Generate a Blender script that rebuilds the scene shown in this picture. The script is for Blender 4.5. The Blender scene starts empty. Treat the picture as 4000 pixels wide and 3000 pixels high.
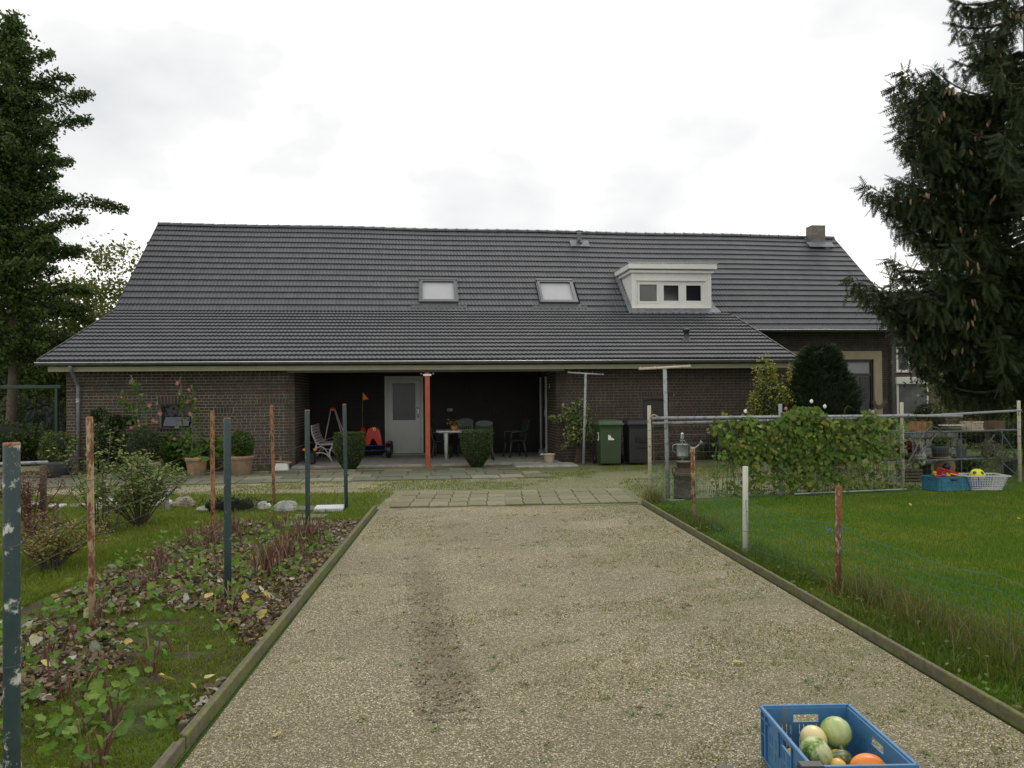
import bpy, bmesh, math, random
import numpy as np
from mathutils import Vector, Matrix
R = math.radians
random.seed(7); rng = np.random.default_rng(7)
scene = bpy.context.scene
COL = scene.collection

# ------------------------------------------------------------------ camera
F, PITCH, ROLL, H = 3150.0, math.atan(40/3150.), .009, 1.7
cam_d = bpy.data.cameras.new('camera'); cam = bpy.data.objects.new('camera', cam_d); COL.objects.link(cam)
cam_d.sensor_width = 36; cam_d.lens = 36*F/4000; cam_d.clip_start = .05; cam_d.clip_end = 900
cam.matrix_world = Matrix.Translation((0, 0, H)) @ Matrix.Rotation(R(90)+PITCH, 4, 'X') @ Matrix.Rotation(-ROLL, 4, 'Z')
scene.camera = cam
# ------------------------------------------------------------------ world, sun, exposure
w = bpy.data.worlds.new('World'); scene.world = w; w.use_nodes = True
nt = w.node_tree; nt.nodes.clear()
N_ = nt.nodes.new; L_ = nt.links.new
wo = N_('ShaderNodeOutputWorld'); bg = N_('ShaderNodeBackground'); sky = N_('ShaderNodeTexSky')
sky.sky_type = 'NISHITA'; sky.sun_disc = False
SUN_EL, SUN_AZ = 48, 28          # high in front of the camera, a little to the right, behind the roof
sky.sun_elevation = R(SUN_EL); sky.sun_rotation = R(SUN_AZ)
tc = N_('ShaderNodeTexCoord'); mp = N_('ShaderNodeMapping'); mp.inputs['Scale'].default_value = (1, 1, 1.8)
nz = N_('ShaderNodeTexNoise'); nz.inputs['Scale'].default_value = 2.6; nz.inputs['Detail'].default_value = 5; nz.inputs['Roughness'].default_value = .5
L_(tc.outputs['Generated'], mp.inputs[0]); L_(mp.outputs[0], nz.inputs['Vector'])
cr = N_('ShaderNodeValToRGB'); e = cr.color_ramp.elements
e[0].position = .36; e[0].color = (6.3, 6.4, 6.5, 1); e[1].position = .47; e[1].color = (7.75, 7.75, 7.65, 1); q_ = e.new(.6); q_.color = (12.6, 12.2, 11.2, 1)
L_(nz.outputs['Fac'], cr.inputs[0])
mx = N_('ShaderNodeMixRGB'); mx.inputs[0].default_value = .95
L_(sky.outputs[0], mx.inputs[1]); L_(cr.outputs[0], mx.inputs[2]); L_(mx.outputs[0], bg.inputs[0])
bg.inputs[1].default_value = .1; L_(bg.outputs[0], wo.inputs[0])
sd = bpy.data.lights.new('sun', 'SUN'); sd.energy = .9; sd.angle = R(25); sd.color = (1, .97, .92)
sun = bpy.data.objects.new('sun', sd); COL.objects.link(sun)
sv = Vector((math.sin(R(SUN_AZ))*math.cos(R(SUN_EL)), math.cos(R(SUN_AZ))*math.cos(R(SUN_EL)), math.sin(R(SUN_EL))))
sun.rotation_euler = sv.to_track_quat('Z', 'Y').to_euler()
vs = scene.view_settings; vs.view_transform = 'Standard'; vs.look = 'None'; vs.gamma = 1; vs.use_curve_mapping = False; vs.exposure = .36
scene.cycles.max_bounces = 6; scene.cycles.transparent_max_bounces = 8

# ------------------------------------------------------------------ measuring helpers
def ray(x, y):
    cx, cy = x-2000, 1500-y; c, s = math.cos(-ROLL), math.sin(-ROLL)
    X, Y, Z = c*cx-s*cy, s*cx+c*cy, -F; t = R(90)+PITCH
    return Vector((X, math.cos(t)*Y-math.sin(t)*Z, math.sin(t)*Y+math.cos(t)*Z))/F
def at(x, y, z=0):                       # ground point seen at a photograph position
    r = ray(x, y); k = (z-H)/r.z; return Vector((r.x*k, r.y*k, z))
def atd(x, y, d):                        # point at depth d
    r = ray(x, y); k = d/r.y; return Vector((0, 0, H))+r*k

# ------------------------------------------------------------------ materials
MATS = {}
def nmat(name):
    m = bpy.data.materials.new(name); m.use_nodes = True; nt = m.node_tree
    return m, nt, nt.nodes['Principled BSDF']
def rnd_island(nt):
    g = nt.nodes.new('ShaderNodeNewGeometry'); o = nt.nodes.new('ShaderNodeObjectInfo')
    a = nt.nodes.new('ShaderNodeMath'); a.operation = 'ADD'; f = nt.nodes.new('ShaderNodeMath'); f.operation = 'FRACT'
    nt.links.new(g.outputs['Random Per Island'], a.inputs[0]); nt.links.new(o.outputs['Random'], a.inputs[1]); nt.links.new(a.outputs[0], f.inputs[0])
    return f.outputs[0]
def ramp(nt, cols, interp='LINEAR'):
    r = nt.nodes.new('ShaderNodeValToRGB'); r.color_ramp.interpolation = interp; e = r.color_ramp.elements
    while len(e) < len(cols): e.new(.5)
    for i, (p, c) in enumerate(cols): e[i].position = p; e[i].color = (*c, 1)
    return r
def noise(nt, scale, detail=4, rough=.6, coord='Object', stretch=None):
    tc = nt.nodes.new('ShaderNodeTexCoord'); n = nt.nodes.new('ShaderNodeTexNoise')
    n.inputs['Scale'].default_value = scale; n.inputs['Detail'].default_value = detail; n.inputs['Roughness'].default_value = rough
    v = tc.outputs[coord]
    if stretch:
        mp = nt.nodes.new('ShaderNodeMapping'); mp.inputs['Scale'].default_value = stretch; nt.links.new(v, mp.inputs[0]); v = mp.outputs[0]
    nt.links.new(v, n.inputs['Vector']); return n
def bump(nt, bs, h, strength, dist):
    b = nt.nodes.new('ShaderNodeBump'); b.inputs['Strength'].default_value = strength; b.inputs['Distance'].default_value = dist
    nt.links.new(h, b.inputs['Height']); nt.links.new(b.outputs[0], bs.inputs['Normal'])
def mixc(nt, fac, a, b, mode='MIX'):
    m = nt.nodes.new('ShaderNodeMixRGB'); m.blend_type = mode
    for s, v in ((0, fac), (1, a), (2, b)):
        if isinstance(v, (int, float)): m.inputs[s].default_value = v
        elif isinstance(v, tuple): m.inputs[s].default_value = (*v, 1)
        else: nt.links.new(v, m.inputs[s])
    return m.outputs[0]
def M(name, c, rough=.6, var=.25, scale=6, metal=0, spec=.5, bmp=.15, bscale=None, coat=0):
    """worn plain surface: base colour with mottling, dirt and fine relief"""
    if name in MATS: return MATS[name]
    m, nt, bs = nmat(name)
    n = noise(nt, scale, 5, .65); r = ramp(nt, [(.3, tuple(x*(1-var) for x in c)), (.7, tuple(min(1, x*(1+var)) for x in c))])
    nt.links.new(n.outputs['Fac'], r.inputs[0]); nt.links.new(r.outputs[0], bs.inputs['Base Color'])
    bs.inputs['Roughness'].default_value = rough; bs.inputs['Metallic'].default_value = metal
    bs.inputs['Specular IOR Level'].default_value = spec; bs.inputs['Coat Weight'].default_value = coat
    if bmp:
        n2 = noise(nt, bscale or scale*6, 3, .6); bump(nt, bs, n2.outputs['Fac'], bmp, .01)
    MATS[name] = m; return m
def ML(name, cols, rough=.55, trans=.25, spec=.3, patch=None):
    """leaf: one of several colours per leaf, some light shining through"""
    if name in MATS: return MATS[name]
    m, nt, bs = nmat(name); k = len(cols); g_ = (1.08, 1.08, 1) if ('spruce' in name or 'yew' in name or 'conifer' in name) else (1.45, 1.3, 1.0)
    cols = [tuple(q*w_ for q, w_ in zip(c, g_)) if c[1] > c[0]*1.08 else c for c in cols]
    r = ramp(nt, [(i/max(1, k-1), c) for i, c in enumerate(cols)]); nt.links.new(rnd_island(nt), r.inputs[0])
    n = noise(nt, 40, 2, .5); r2 = ramp(nt, [(.3, (.8, .8, .8)), (.7, (1.15, 1.15, 1.15))]); nt.links.new(n.outputs['Fac'], r2.inputs[0])
    col = mixc(nt, 1.0, r.outputs[0], r2.outputs[0], 'MULTIPLY')
    if patch:
        n5 = noise(nt, patch[0], 6, .7); r5 = ramp(nt, [(.36, patch[1]), (.5, (1, 1, 1)), (.64, patch[2])]); nt.links.new(n5.outputs['Fac'], r5.inputs[0]); col = mixc(nt, 1.0, col, r5.outputs[0], 'MULTIPLY')
    nt.links.new(col, bs.inputs['Base Color']); bs.inputs['Roughness'].default_value = rough; bs.inputs['Specular IOR Level'].default_value = spec
    if trans:
        tr = nt.nodes.new('ShaderNodeBsdfTranslucent'); nt.links.new(col, tr.inputs[0]); ms = nt.nodes.new('ShaderNodeMixShader'); ms.inputs[0].default_value = trans
        out = nt.nodes['Material Output']; nt.links.new(bs.outputs[0], ms.inputs[1]); nt.links.new(tr.outputs[0], ms.inputs[2]); nt.links.new(ms.outputs[0], out.inputs[0])
    MATS[name] = m; return m
def MP(name, base, chip, thr, scale=14, rough=.55, base2=None, stretch=None, chipvar=None):
    """paint that has chipped or rusted through in patches"""
    if name in MATS: return MATS[name]
    m, nt, bs = nmat(name)
    n = noise(nt, scale, 8, .72, stretch=stretch); r = ramp(nt, [(thr-.03, (0, 0, 0)), (thr+.03, (1, 1, 1))]); nt.links.new(n.outputs['Fac'], r.inputs[0])
    n2 = noise(nt, scale*2.3, 5, .7); r2 = ramp(nt, [(.35, base), (.65, base2 or tuple(x*.75 for x in base))]); nt.links.new(n2.outputs['Fac'], r2.inputs[0])
    r3 = ramp(nt, [(.35, chip), (.65, chipvar or tuple(x*.6 for x in chip))]); nt.links.new(n2.outputs['Fac'], r3.inputs[0])
    nt.links.new(mixc(nt, r.outputs[0], r2.outputs[0], r3.outputs[0]), bs.inputs['Base Color']); bs.inputs['Roughness'].default_value = rough
    bump(nt, bs, n.outputs['Fac'], .4, .01); MATS[name] = m; return m
def MG(name, rough=.08, c=(.01, .012, .014)):
    if name in MATS: return MATS[name]
    m, nt, bs = nmat(name); n = noise(nt, 3, 2); r = ramp(nt, [(.3, c), (.7, tuple(x*1.6 for x in c))]); nt.links.new(n.outputs['Fac'], r.inputs[0])
    nt.links.new(r.outputs[0], bs.inputs['Base Color']); bs.inputs['Roughness'].default_value = rough; MATS[name] = m; return m

# ------------------------------------------------------------------ mesh building
class MB:
    def __init__(s): s.v = []; s.f = []; s.mi = []; s.m = 0
    def add(s, vs, fs):
        o = len(s.v); s.v += [tuple(x) for x in vs]; s.f += [tuple(i+o for i in f) for f in fs]; s.mi += [s.m]*len(fs); return s
    def box(s, c, d, rot=None, bev=0):
        hx, hy, hz = d[0]/2, d[1]/2, d[2]/2
        if bev:
            b = min(bev, hx*.9, hy*.9, hz*.9)
            vs = []
            for sx in (-1, 1):
                for sy in (-1, 1):
                    for sz in (-1, 1):
                        vs += [(sx*hx, sy*(hy-b), sz*(hz-b)), (sx*(hx-b), sy*hy, sz*(hz-b)), (sx*(hx-b), sy*(hy-b), sz*hz)]
            I = lambda sx, sy, sz, k: ((sx*2+sy)*2+sz)*3+k
            fs = []
            for q in (0, 1):
                fs += [[I(q, 0, 0, 0), I(q, 1, 0, 0), I(q, 1, 1, 0), I(q, 0, 1, 0)], [I(0, q, 0, 1), I(1, q, 0, 1), I(1, q, 1, 1), I(0, q, 1, 1)], [I(0, 0, q, 2), I(1, 0, q, 2), I(1, 1, q, 2), I(0, 1, q, 2)]]
            for p in (0, 1):
                for q in (0, 1):
                    fs += [[I(p, q, 0, 0), I(p, q, 1, 0), I(p, q, 1, 1), I(p, q, 0, 1)], [I(p, 0, q, 0), I(p, 1, q, 0), I(p, 1, q, 2), I(p, 0, q, 2)], [I(0, p, q, 1), I(1, p, q, 1), I(1, p, q, 2), I(0, p, q, 2)]]
            for sx in (0, 1):
                for sy in (0, 1):
                    for sz in (0, 1): fs.append([I(sx, sy, sz, 0), I(sx, sy, sz, 1), I(sx, sy, sz, 2)])
            # orient faces outward
            out = []
            for f in fs:
                a, b_, c_ = (Vector(vs[i]) for i in f[:3]); n = (b_-a).cross(c_-a); m = sum((Vector(vs[i]) for i in f), Vector())
                out.append(f if n.dot(m) > 0 else f[::-1])
            fs = out
        else:
            vs = [(x, y, z) for x in (-hx, hx) for y in (-hy, hy) for z in (-hz, hz)]
            fs = [(0, 1, 3, 2), (4, 6, 7, 5), (0, 4, 5, 1), (2, 3, 7, 6), (0, 2, 6, 4), (1, 5, 7, 3)]
        if rot is not None:
            rm = rot if isinstance(rot, Matrix) else Matrix.Rotation(rot, 3, 'Z'); vs = [rm @ Vector(v) for v in vs]
        return s.add([(v[0]+c[0], v[1]+c[1], v[2]+c[2]) for v in vs], fs)
    def tube(s, pts, rad, n=8, caps=True):
        pts = [Vector(p) for p in pts]; rad = rad if isinstance(rad, (list, tuple)) else [rad]*len(pts); rings = []; o = len(s.v); vs = []
        prev = None
        for i, p in enumerate(pts):
            d = (pts[min(i+1, len(pts)-1)]-pts[max(i-1, 0)])
            d = d.normalized() if d.length > 1e-9 else Vector((0, 0, 1))
            if prev is None: u = d.orthogonal().normalized()
            else:
                u = prev-d*prev.dot(d); u = u.normalized() if u.length > 1e-6 else d.orthogonal().normalized()
            prev = u; w_ = d.cross(u)
            for k in range(n):
                a = 2*math.pi*k/n; vs.append(p+(u*math.cos(a)+w_*math.sin(a))*rad[i])
        fs = [(i*n+k, i*n+(k+1) % n, (i+1)*n+(k+1) % n, (i+1)*n+k) for i in range(len(pts)-1) for k in range(n)]
        if caps: fs += [tuple(range(n))[::-1], tuple((len(pts)-1)*n+k for k in range(n))]
        return s.add(vs, fs)
    def lathe(s, prof, n=20, c=(0, 0, 0), rib=None, mat=None, close=True):
        vs = []
        for i, (r, z) in enumerate(prof):
            for k in range(n):
                a = 2*math.pi*k/n; q = r*(rib(a) if rib else 1); v = Vector((q*math.cos(a), q*math.sin(a), z))
                if mat: v = mat @ v
                vs.append((v[0]+c[0], v[1]+c[1], v[2]+c[2]))
        fs = [(i*n+k, i*n+(k+1) % n, (i+1)*n+(k+1) % n, (i+1)*n+k) for i in range(len(prof)-1) for k in range(n)]
        if close: fs += [tuple(range(n))[::-1], tuple((len(prof)-1)*n+k for k in range(n))]
        return s.add(vs, fs)
    def ell(s, c, r, nu=16, nv=10, lump=0, seed=0, rib=0, ribn=8, mat=None):
        vs = []; rr = random.Random(seed); ph = [rr.uniform(0, 6.28) for _ in range(6)]
        for j in range(nv+1):
            t = math.pi*j/nv
            for i in range(nu):
                a = 2*math.pi*i/nu; q = 1+lump*(math.sin(3*a+ph[0])*math.sin(2*t+ph[1])+.6*math.sin(5*a+ph[2]+3*t)+.5*math.sin(4*t+ph[3]+2*a))
                if rib: q *= 1-rib*abs(math.cos(ribn*a/2))**2*math.sin(t)
                v = Vector((r[0]*q*math.sin(t)*math.cos(a), r[1]*q*math.sin(t)*math.sin(a), r[2]*q*math.cos(t)))
                if mat: v = mat @ v
                vs.append((v[0]+c[0], v[1]+c[1], v[2]+c[2]))
        fs = [(j*nu+i, (j+1)*nu+i, (j+1)*nu+(i+1) % nu, j*nu+(i+1) % nu) for j in range(nv) for i in range(nu)]
        return s.add(vs, fs)
    def panel(s, o, ux, uz, un, W, Hh, T, holes=(), mx=None):
        """flat panel W x Hh, thickness T along un, with real rectangular holes (x0,x1,z0,z1)"""
        xs = sorted({0, W, *[min(max(h[i], 0), W) for h in holes for i in (0, 1)]}); zs = sorted({0, Hh, *[min(max(h[i], 0), Hh) for h in holes for i in (2, 3)]})
        o, ux, uz, un = Vector(o), Vector(ux), Vector(uz), Vector(un)
        solid = lambda i, j: 0 <= i < len(xs)-1 and 0 <= j < len(zs)-1 and not any(h[0]-1e-6 <= xs[i] and xs[i+1] <= h[1]+1e-6 and h[2]-1e-6 <= zs[j] and zs[j+1] <= h[3]+1e-6 for h in holes)
        for i in range(len(xs)-1):
            for j in range(len(zs)-1):
                if not solid(i, j): continue
                P = lambda x, z, t: o+ux*x+uz*z+un*t
                a, b, c, d = xs[i], xs[i+1], zs[j], zs[j+1]
                vs = [P(a, c, 0), P(b, c, 0), P(b, d, 0), P(a, d, 0), P(a, c, T), P(b, c, T), P(b, d, T), P(a, d, T)]
                fs = [(0, 3, 2, 1), (4, 5, 6, 7)]
                if not solid(i-1, j): fs.append((0, 4, 7, 3))
                if not solid(i+1, j): fs.append((1, 2, 6, 5))
                if not solid(i, j-1): fs.append((0, 1, 5, 4))
                if not solid(i, j+1): fs.append((3, 7, 6, 2))
                s.add(vs, fs)
        return s
    def build(s, name, mats, parent=None, smooth=False, loc=None, kind=None, fix=False):
        me = bpy.data.meshes.new(name); me.from_pydata(s.v, [], s.f); me.update()
        mats = mats if isinstance(mats, (list, tuple)) else [mats]
        for m in mats: me.materials.append(m)
        if len(mats) > 1: me.polygons.foreach_set('material_index', s.mi)
        if fix:
            bm = bmesh.new(); bm.from_mesh(me); bmesh.ops.recalc_face_normals(bm, faces=bm.faces); bm.to_mesh(me); bm.free()
        if smooth: me.polygons.foreach_set('use_smooth', [True]*len(me.polygons))
        o = bpy.data.objects.new(name, me); COL.objects.link(o)
        if parent is not None: o.parent = parent
        if loc is not None: o.location = loc
        if kind: o['kind'] = kind
        return o
def tag(o, label, cat, group=None, kind=None):
    o['label'] = label
    if cat: o['category'] = cat
    if group: o['group'] = group
    if kind: o['kind'] = kind
    return o
def thing(name, label, cat, loc=(0, 0, 0), rz=0, group=None):
    o = bpy.data.objects.new(name, None); COL.objects.link(o); o.location = loc; o.rotation_euler = (0, 0, rz); o.empty_display_size = .2
    return tag(o, label, cat, group)
def copy_tree(o, parent=None):
    c = o.copy(); COL.objects.link(c)
    if parent is not None: c.parent = parent
    for ch in list(o.children): copy_tree(ch, c)
    return c
def raw(name, V, faces_per, nv, mat, parent=None, kind=None, mi=None, loc=None):
    """V: (K*nv,3); faces_per: (nf,k) template indices, same k for all"""
    fp = np.asarray(faces_per); K = len(V)//nv; k = fp.shape[1]
    idx = (fp[None]+(np.arange(K)*nv)[:, None, None]).reshape(-1, k)
    me = bpy.data.meshes.new(name); me.vertices.add(len(V)); me.vertices.foreach_set('co', np.ascontiguousarray(V, dtype=np.float32).ravel())
    me.loops.add(idx.size); me.loops.foreach_set('vertex_index', idx.astype(np.int32).ravel())
    me.polygons.add(len(idx)); me.polygons.foreach_set('loop_start', (np.arange(len(idx))*k).astype(np.int32)); me.polygons.foreach_set('loop_total', np.full(len(idx), k, np.int32))
    me.update(calc_edges=True)
    for m in (mat if isinstance(mat, (list, tuple)) else [mat]): me.materials.append(m)
    if mi is not None: me.polygons.foreach_set('material_index', np.repeat(mi, len(fp)).astype(np.int32))
    o = bpy.data.objects.new(name, me); COL.objects.link(o)
    if parent is not None: o.parent = parent
    if loc is not None: o.location = loc
    if kind: o['kind'] = kind
    return o
def rotmats(n, tilt=1.0, up=None, yaw=None):
    """random frames; 'up' leans the leaf normals toward +Z"""
    nrm = rng.normal(size=(n, 3)); nrm /= np.linalg.norm(nrm, axis=1)[:, None]
    if up is not None: nrm[:, 2] += up; nrm /= np.linalg.norm(nrm, axis=1)[:, None]
    t = rng.normal(size=(n, 3)); t -= (t*nrm).sum(1)[:, None]*nrm; t /= np.linalg.norm(t, axis=1)[:, None]
    b = np.cross(nrm, t); return np.stack([t, b, nrm], axis=2)
def scatter(T, P, S, Rm):
    """template T (nv,3), positions P (n,3), scales S (n,), frames Rm (n,3,3)"""
    return (np.einsum('nij,vj->nvi', Rm, T)*S[:, None, None]+P[:, None, :]).reshape(-1, 3)
LEAF = np.array([(-.5, 0, 0), (-.05, -.28, .07), (.5, 0, .02), (-.05, .28, .07)]); LEAF_F = [(0, 1, 2), (0, 2, 3)]
HEART = np.array([(0, 0, 0), (-.12, -.38, .06), (.25, -.42, .05), (.85, 0, -.08), (.25, .42, .05), (-.12, .38, .06)]); HEART_F = [(0, 1, 2), (0, 2, 3), (0, 3, 4), (0, 4, 5)]
def leaves(name, P, size, mat, parent=None, up=.35, svar=.35, T=LEAF, TF=LEAF_F, kind=None, Rm=None, loc=None):
    P = np.asarray(P); n = len(P); S = size*(1+svar*rng.uniform(-1, 1, n))
    return raw(name, scatter(T, P, S, rotmats(n, up=up) if Rm is None else Rm), TF, len(T), mat, parent, kind, loc=loc)
def lump(dirs, seed, amp):
    r = np.random.default_rng(seed); q = np.ones(len(dirs))
    for k in range(7):
        d = r.normal(size=3); d /= np.linalg.norm(d); q += amp*np.sin(dirs@d*r.uniform(3, 8)+r.uniform(0, 6))
    return q
def bushpts(n, rad, seed, amp=.09, shell=.6, clump=0):
    d = rng.normal(size=(n, 3)); d /= np.linalg.norm(d, axis=1)[:, None]
    r = (shell+(1-shell)*rng.random(n)**.6) if shell < 1 else np.ones(n)
    p = d*(r*lump(d, seed, amp))[:, None]*np.array(rad)
    if clump:
        c = p[rng.integers(0, n, max(6, n//clump))]; p = c[rng.integers(0, len(c), n)]+rng.normal(size=(n, 3))*np.array(rad)*.09
    return p

# ------------------------------------------------------------------ palette
def brick_mat(name, cols):
    m, nt, bs = nmat(name); r = ramp(nt, [(i/(len(cols)-1), c) for i, c in enumerate(cols)]); nt.links.new(rnd_island(nt), r.inputs[0])
    n = noise(nt, 30, 5, .7); r2 = ramp(nt, [(.3, (.6, .6, .6)), (.72, (1.35, 1.3, 1.28))]); nt.links.new(n.outputs['Fac'], r2.inputs[0])
    n3 = noise(nt, .8, 4, .6); r3 = ramp(nt, [(.35, (.78, .8, .76)), (.65, (1.15, 1.12, 1.1))]); nt.links.new(n3.outputs['Fac'], r3.inputs[0])
    c = mixc(nt, 1., mixc(nt, 1., r.outputs[0], r2.outputs[0], 'MULTIPLY'), r3.outputs[0], 'MULTIPLY')
    nt.links.new(c, bs.inputs['Base Color']); bs.inputs['Roughness'].default_value = .85; bump(nt, bs, n.outputs['Fac'], .5, .006); return m
m_brick = brick_mat('brick', [(.062, .052, .044), (.045, .04, .037), (.075, .056, .045), (.068, .058, .049), (.056, .05, .045), (.105, .056, .04), (.05, .043, .038), (.085, .072, .06), (.06, .052, .046)])
m_brick_red = brick_mat('brick_red', [(.07, .047, .036), (.052, .04, .033), (.085, .05, .036), (.048, .038, .033), (.072, .047, .036), (.062, .05, .042)])
m_brick_shade = brick_mat('brick_porch_shade', [(.013, .011, .01), (.01, .009, .0085), (.016, .011, .01), (.012, .011, .01)])  # porch back wall: shade of the recess darkened into the brick colour
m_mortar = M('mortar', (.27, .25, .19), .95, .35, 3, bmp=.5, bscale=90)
m_mortar_shade = M('mortar_porch_shade', (.022, .021, .019), .95, .3, 3, bmp=.5, bscale=90)  # mortar of the porch back wall, recess shade put into its colour
def tile_mat():
    m, nt, bs = nmat('roof_tile'); r = ramp(nt, [(0, (.074, .077, .087)), (.5, (.081, .084, .094)), (1, (.089, .092, .102))]); nt.links.new(rnd_island(nt), r.inputs[0])
    n = noise(nt, 9, 5, .7); r2 = ramp(nt, [(.3, (.92, .92, .92)), (.7, (1.08, 1.07, 1.06))]); nt.links.new(n.outputs['Fac'], r2.inputs[0])
    n7 = noise(nt, .45, 6, .7); r7 = ramp(nt, [(.35, (.94, .95, .96)), (.65, (1.06, 1.05, 1.04))]); nt.links.new(n7.outputs['Fac'], r7.inputs[0]); c = mixc(nt, 1., mixc(nt, 1., r.outputs[0], r2.outputs[0], 'MULTIPLY'), r7.outputs[0], 'MULTIPLY')
    n8 = noise(nt, 22, 3, .6); r8 = ramp(nt, [(.745, (0, 0, 0)), (.77, (.7, .7, .7))]); nt.links.new(n8.outputs['Fac'], r8.inputs[0]); c = mixc(nt, r8.outputs[0], c, (.16, .15, .07))
    nt.links.new(c, bs.inputs['Base Color']); bs.inputs['Roughness'].default_value = .7; bs.inputs['Specular IOR Level'].default_value = .35
    n2 = noise(nt, 160, 2, .5); bump(nt, bs, n2.outputs['Fac'], .25, .004); return m
m_tile = tile_mat()
m_under = M('roof_underlay', (.02, .02, .022), .9, .2)
m_ridge = M('ridge_tile', (.06, .066, .076), .4, .15, 5)
m_zinc = M('zinc', (.24, .265, .285), .5, .2, 4, metal=.15)
m_zincdark = M('weathered_zinc', (.12, .13, .13), .5, .25, 4, metal=.4)
m_zincglint = M('zinc_lip_glint', (.75, .76, .78), .25, .08, 4, metal=.6)  # sky glint along the gutter lip painted as a pale base colour
m_fascia = M('fascia_paint', (.34, .33, .22), .6, .12, 3)
m_soffit = M('soffit_board', (.05, .045, .04), .8, .2)
m_lead = M('lead_flashing', (.14, .15, .17), .65, .35, 7, metal=0, bmp=.6)
m_white = M('white_upvc', (.7, .7, .66), .4, .05, 3, bmp=.03)
m_greyframe = M('grey_frame', (.1, .105, .112), .35, .1, 3, metal=.4)
m_blind = M('blind', (.36, .36, .385), .6, .05, 3, bmp=.05)
m_glass = MG('window_glass'); m_glassgrey = MG('painted_reflection_glass', .12, (.06, .062, .064))  # second glass has a grey reflection put into its base colour
m_door = M('door_paint', (.4, .42, .4), .45, .06, 3, bmp=.05)
m_alu = M('aluminium', (.6, .6, .6), .3, .1, 6, metal=.8)
m_redpaint = M('red_post_paint', (.34, .07, .026), .45, .2, 6)
m_concrete = M('concrete', (.26, .25, .22), .9, .3, 5, bmp=.5, bscale=60)
m_beige = M('beige_render', (.4, .35, .23), .8, .1, 4, bmp=.3, bscale=80)
m_black = M('black_plastic', (.012, .012, .013), .35, .3, 6, bmp=.1)
m_dark = M('dark_paint', (.035, .037, .038), .4, .2, 5)

# ------------------------------------------------------------------ ground
def sheet(name, pts, z, mat, div=None):
    mb = MB(); mb.add([(p[0], p[1], z) for p in pts], [tuple(range(len(pts)))]); return tag(mb.build(name, mat), name.replace('_', ' '), None, kind='structure')
def ground_mat(name, c1, c2, c3, soil, s1=2.5, soilthr=.62, extra=None):
    m, nt, bs = nmat(name); n = noise(nt, s1, 8, .7); r = ramp(nt, [(.3, c1), (.5, c2), (.68, c3)]); nt.links.new(n.outputs['Fac'], r.inputs[0])
    n2 = noise(nt, .9, 7, .75); r2 = ramp(nt, [(soilthr-.06, (0, 0, 0)), (soilthr+.06, (1, 1, 1))]); nt.links.new(n2.outputs['Fac'], r2.inputs[0])
    n3 = noise(nt, 60, 4, .7); r3 = ramp(nt, [(.3, (.55, .55, .55)), (.7, (1.4, 1.4, 1.4))]); nt.links.new(n3.outputs['Fac'], r3.inputs[0])
    c = mixc(nt, r2.outputs[0], r.outputs[0], soil)
    c = mixc(nt, 1., c, r3.outputs[0], 'MULTIPLY'); nt.links.new(c, bs.inputs['Base Color']); bs.inputs['Roughness'].default_value = .95; bs.inputs['Specular IOR Level'].default_value = .2
    bump(nt, bs, n3.outputs['Fac'], .8, .02); return m
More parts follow.
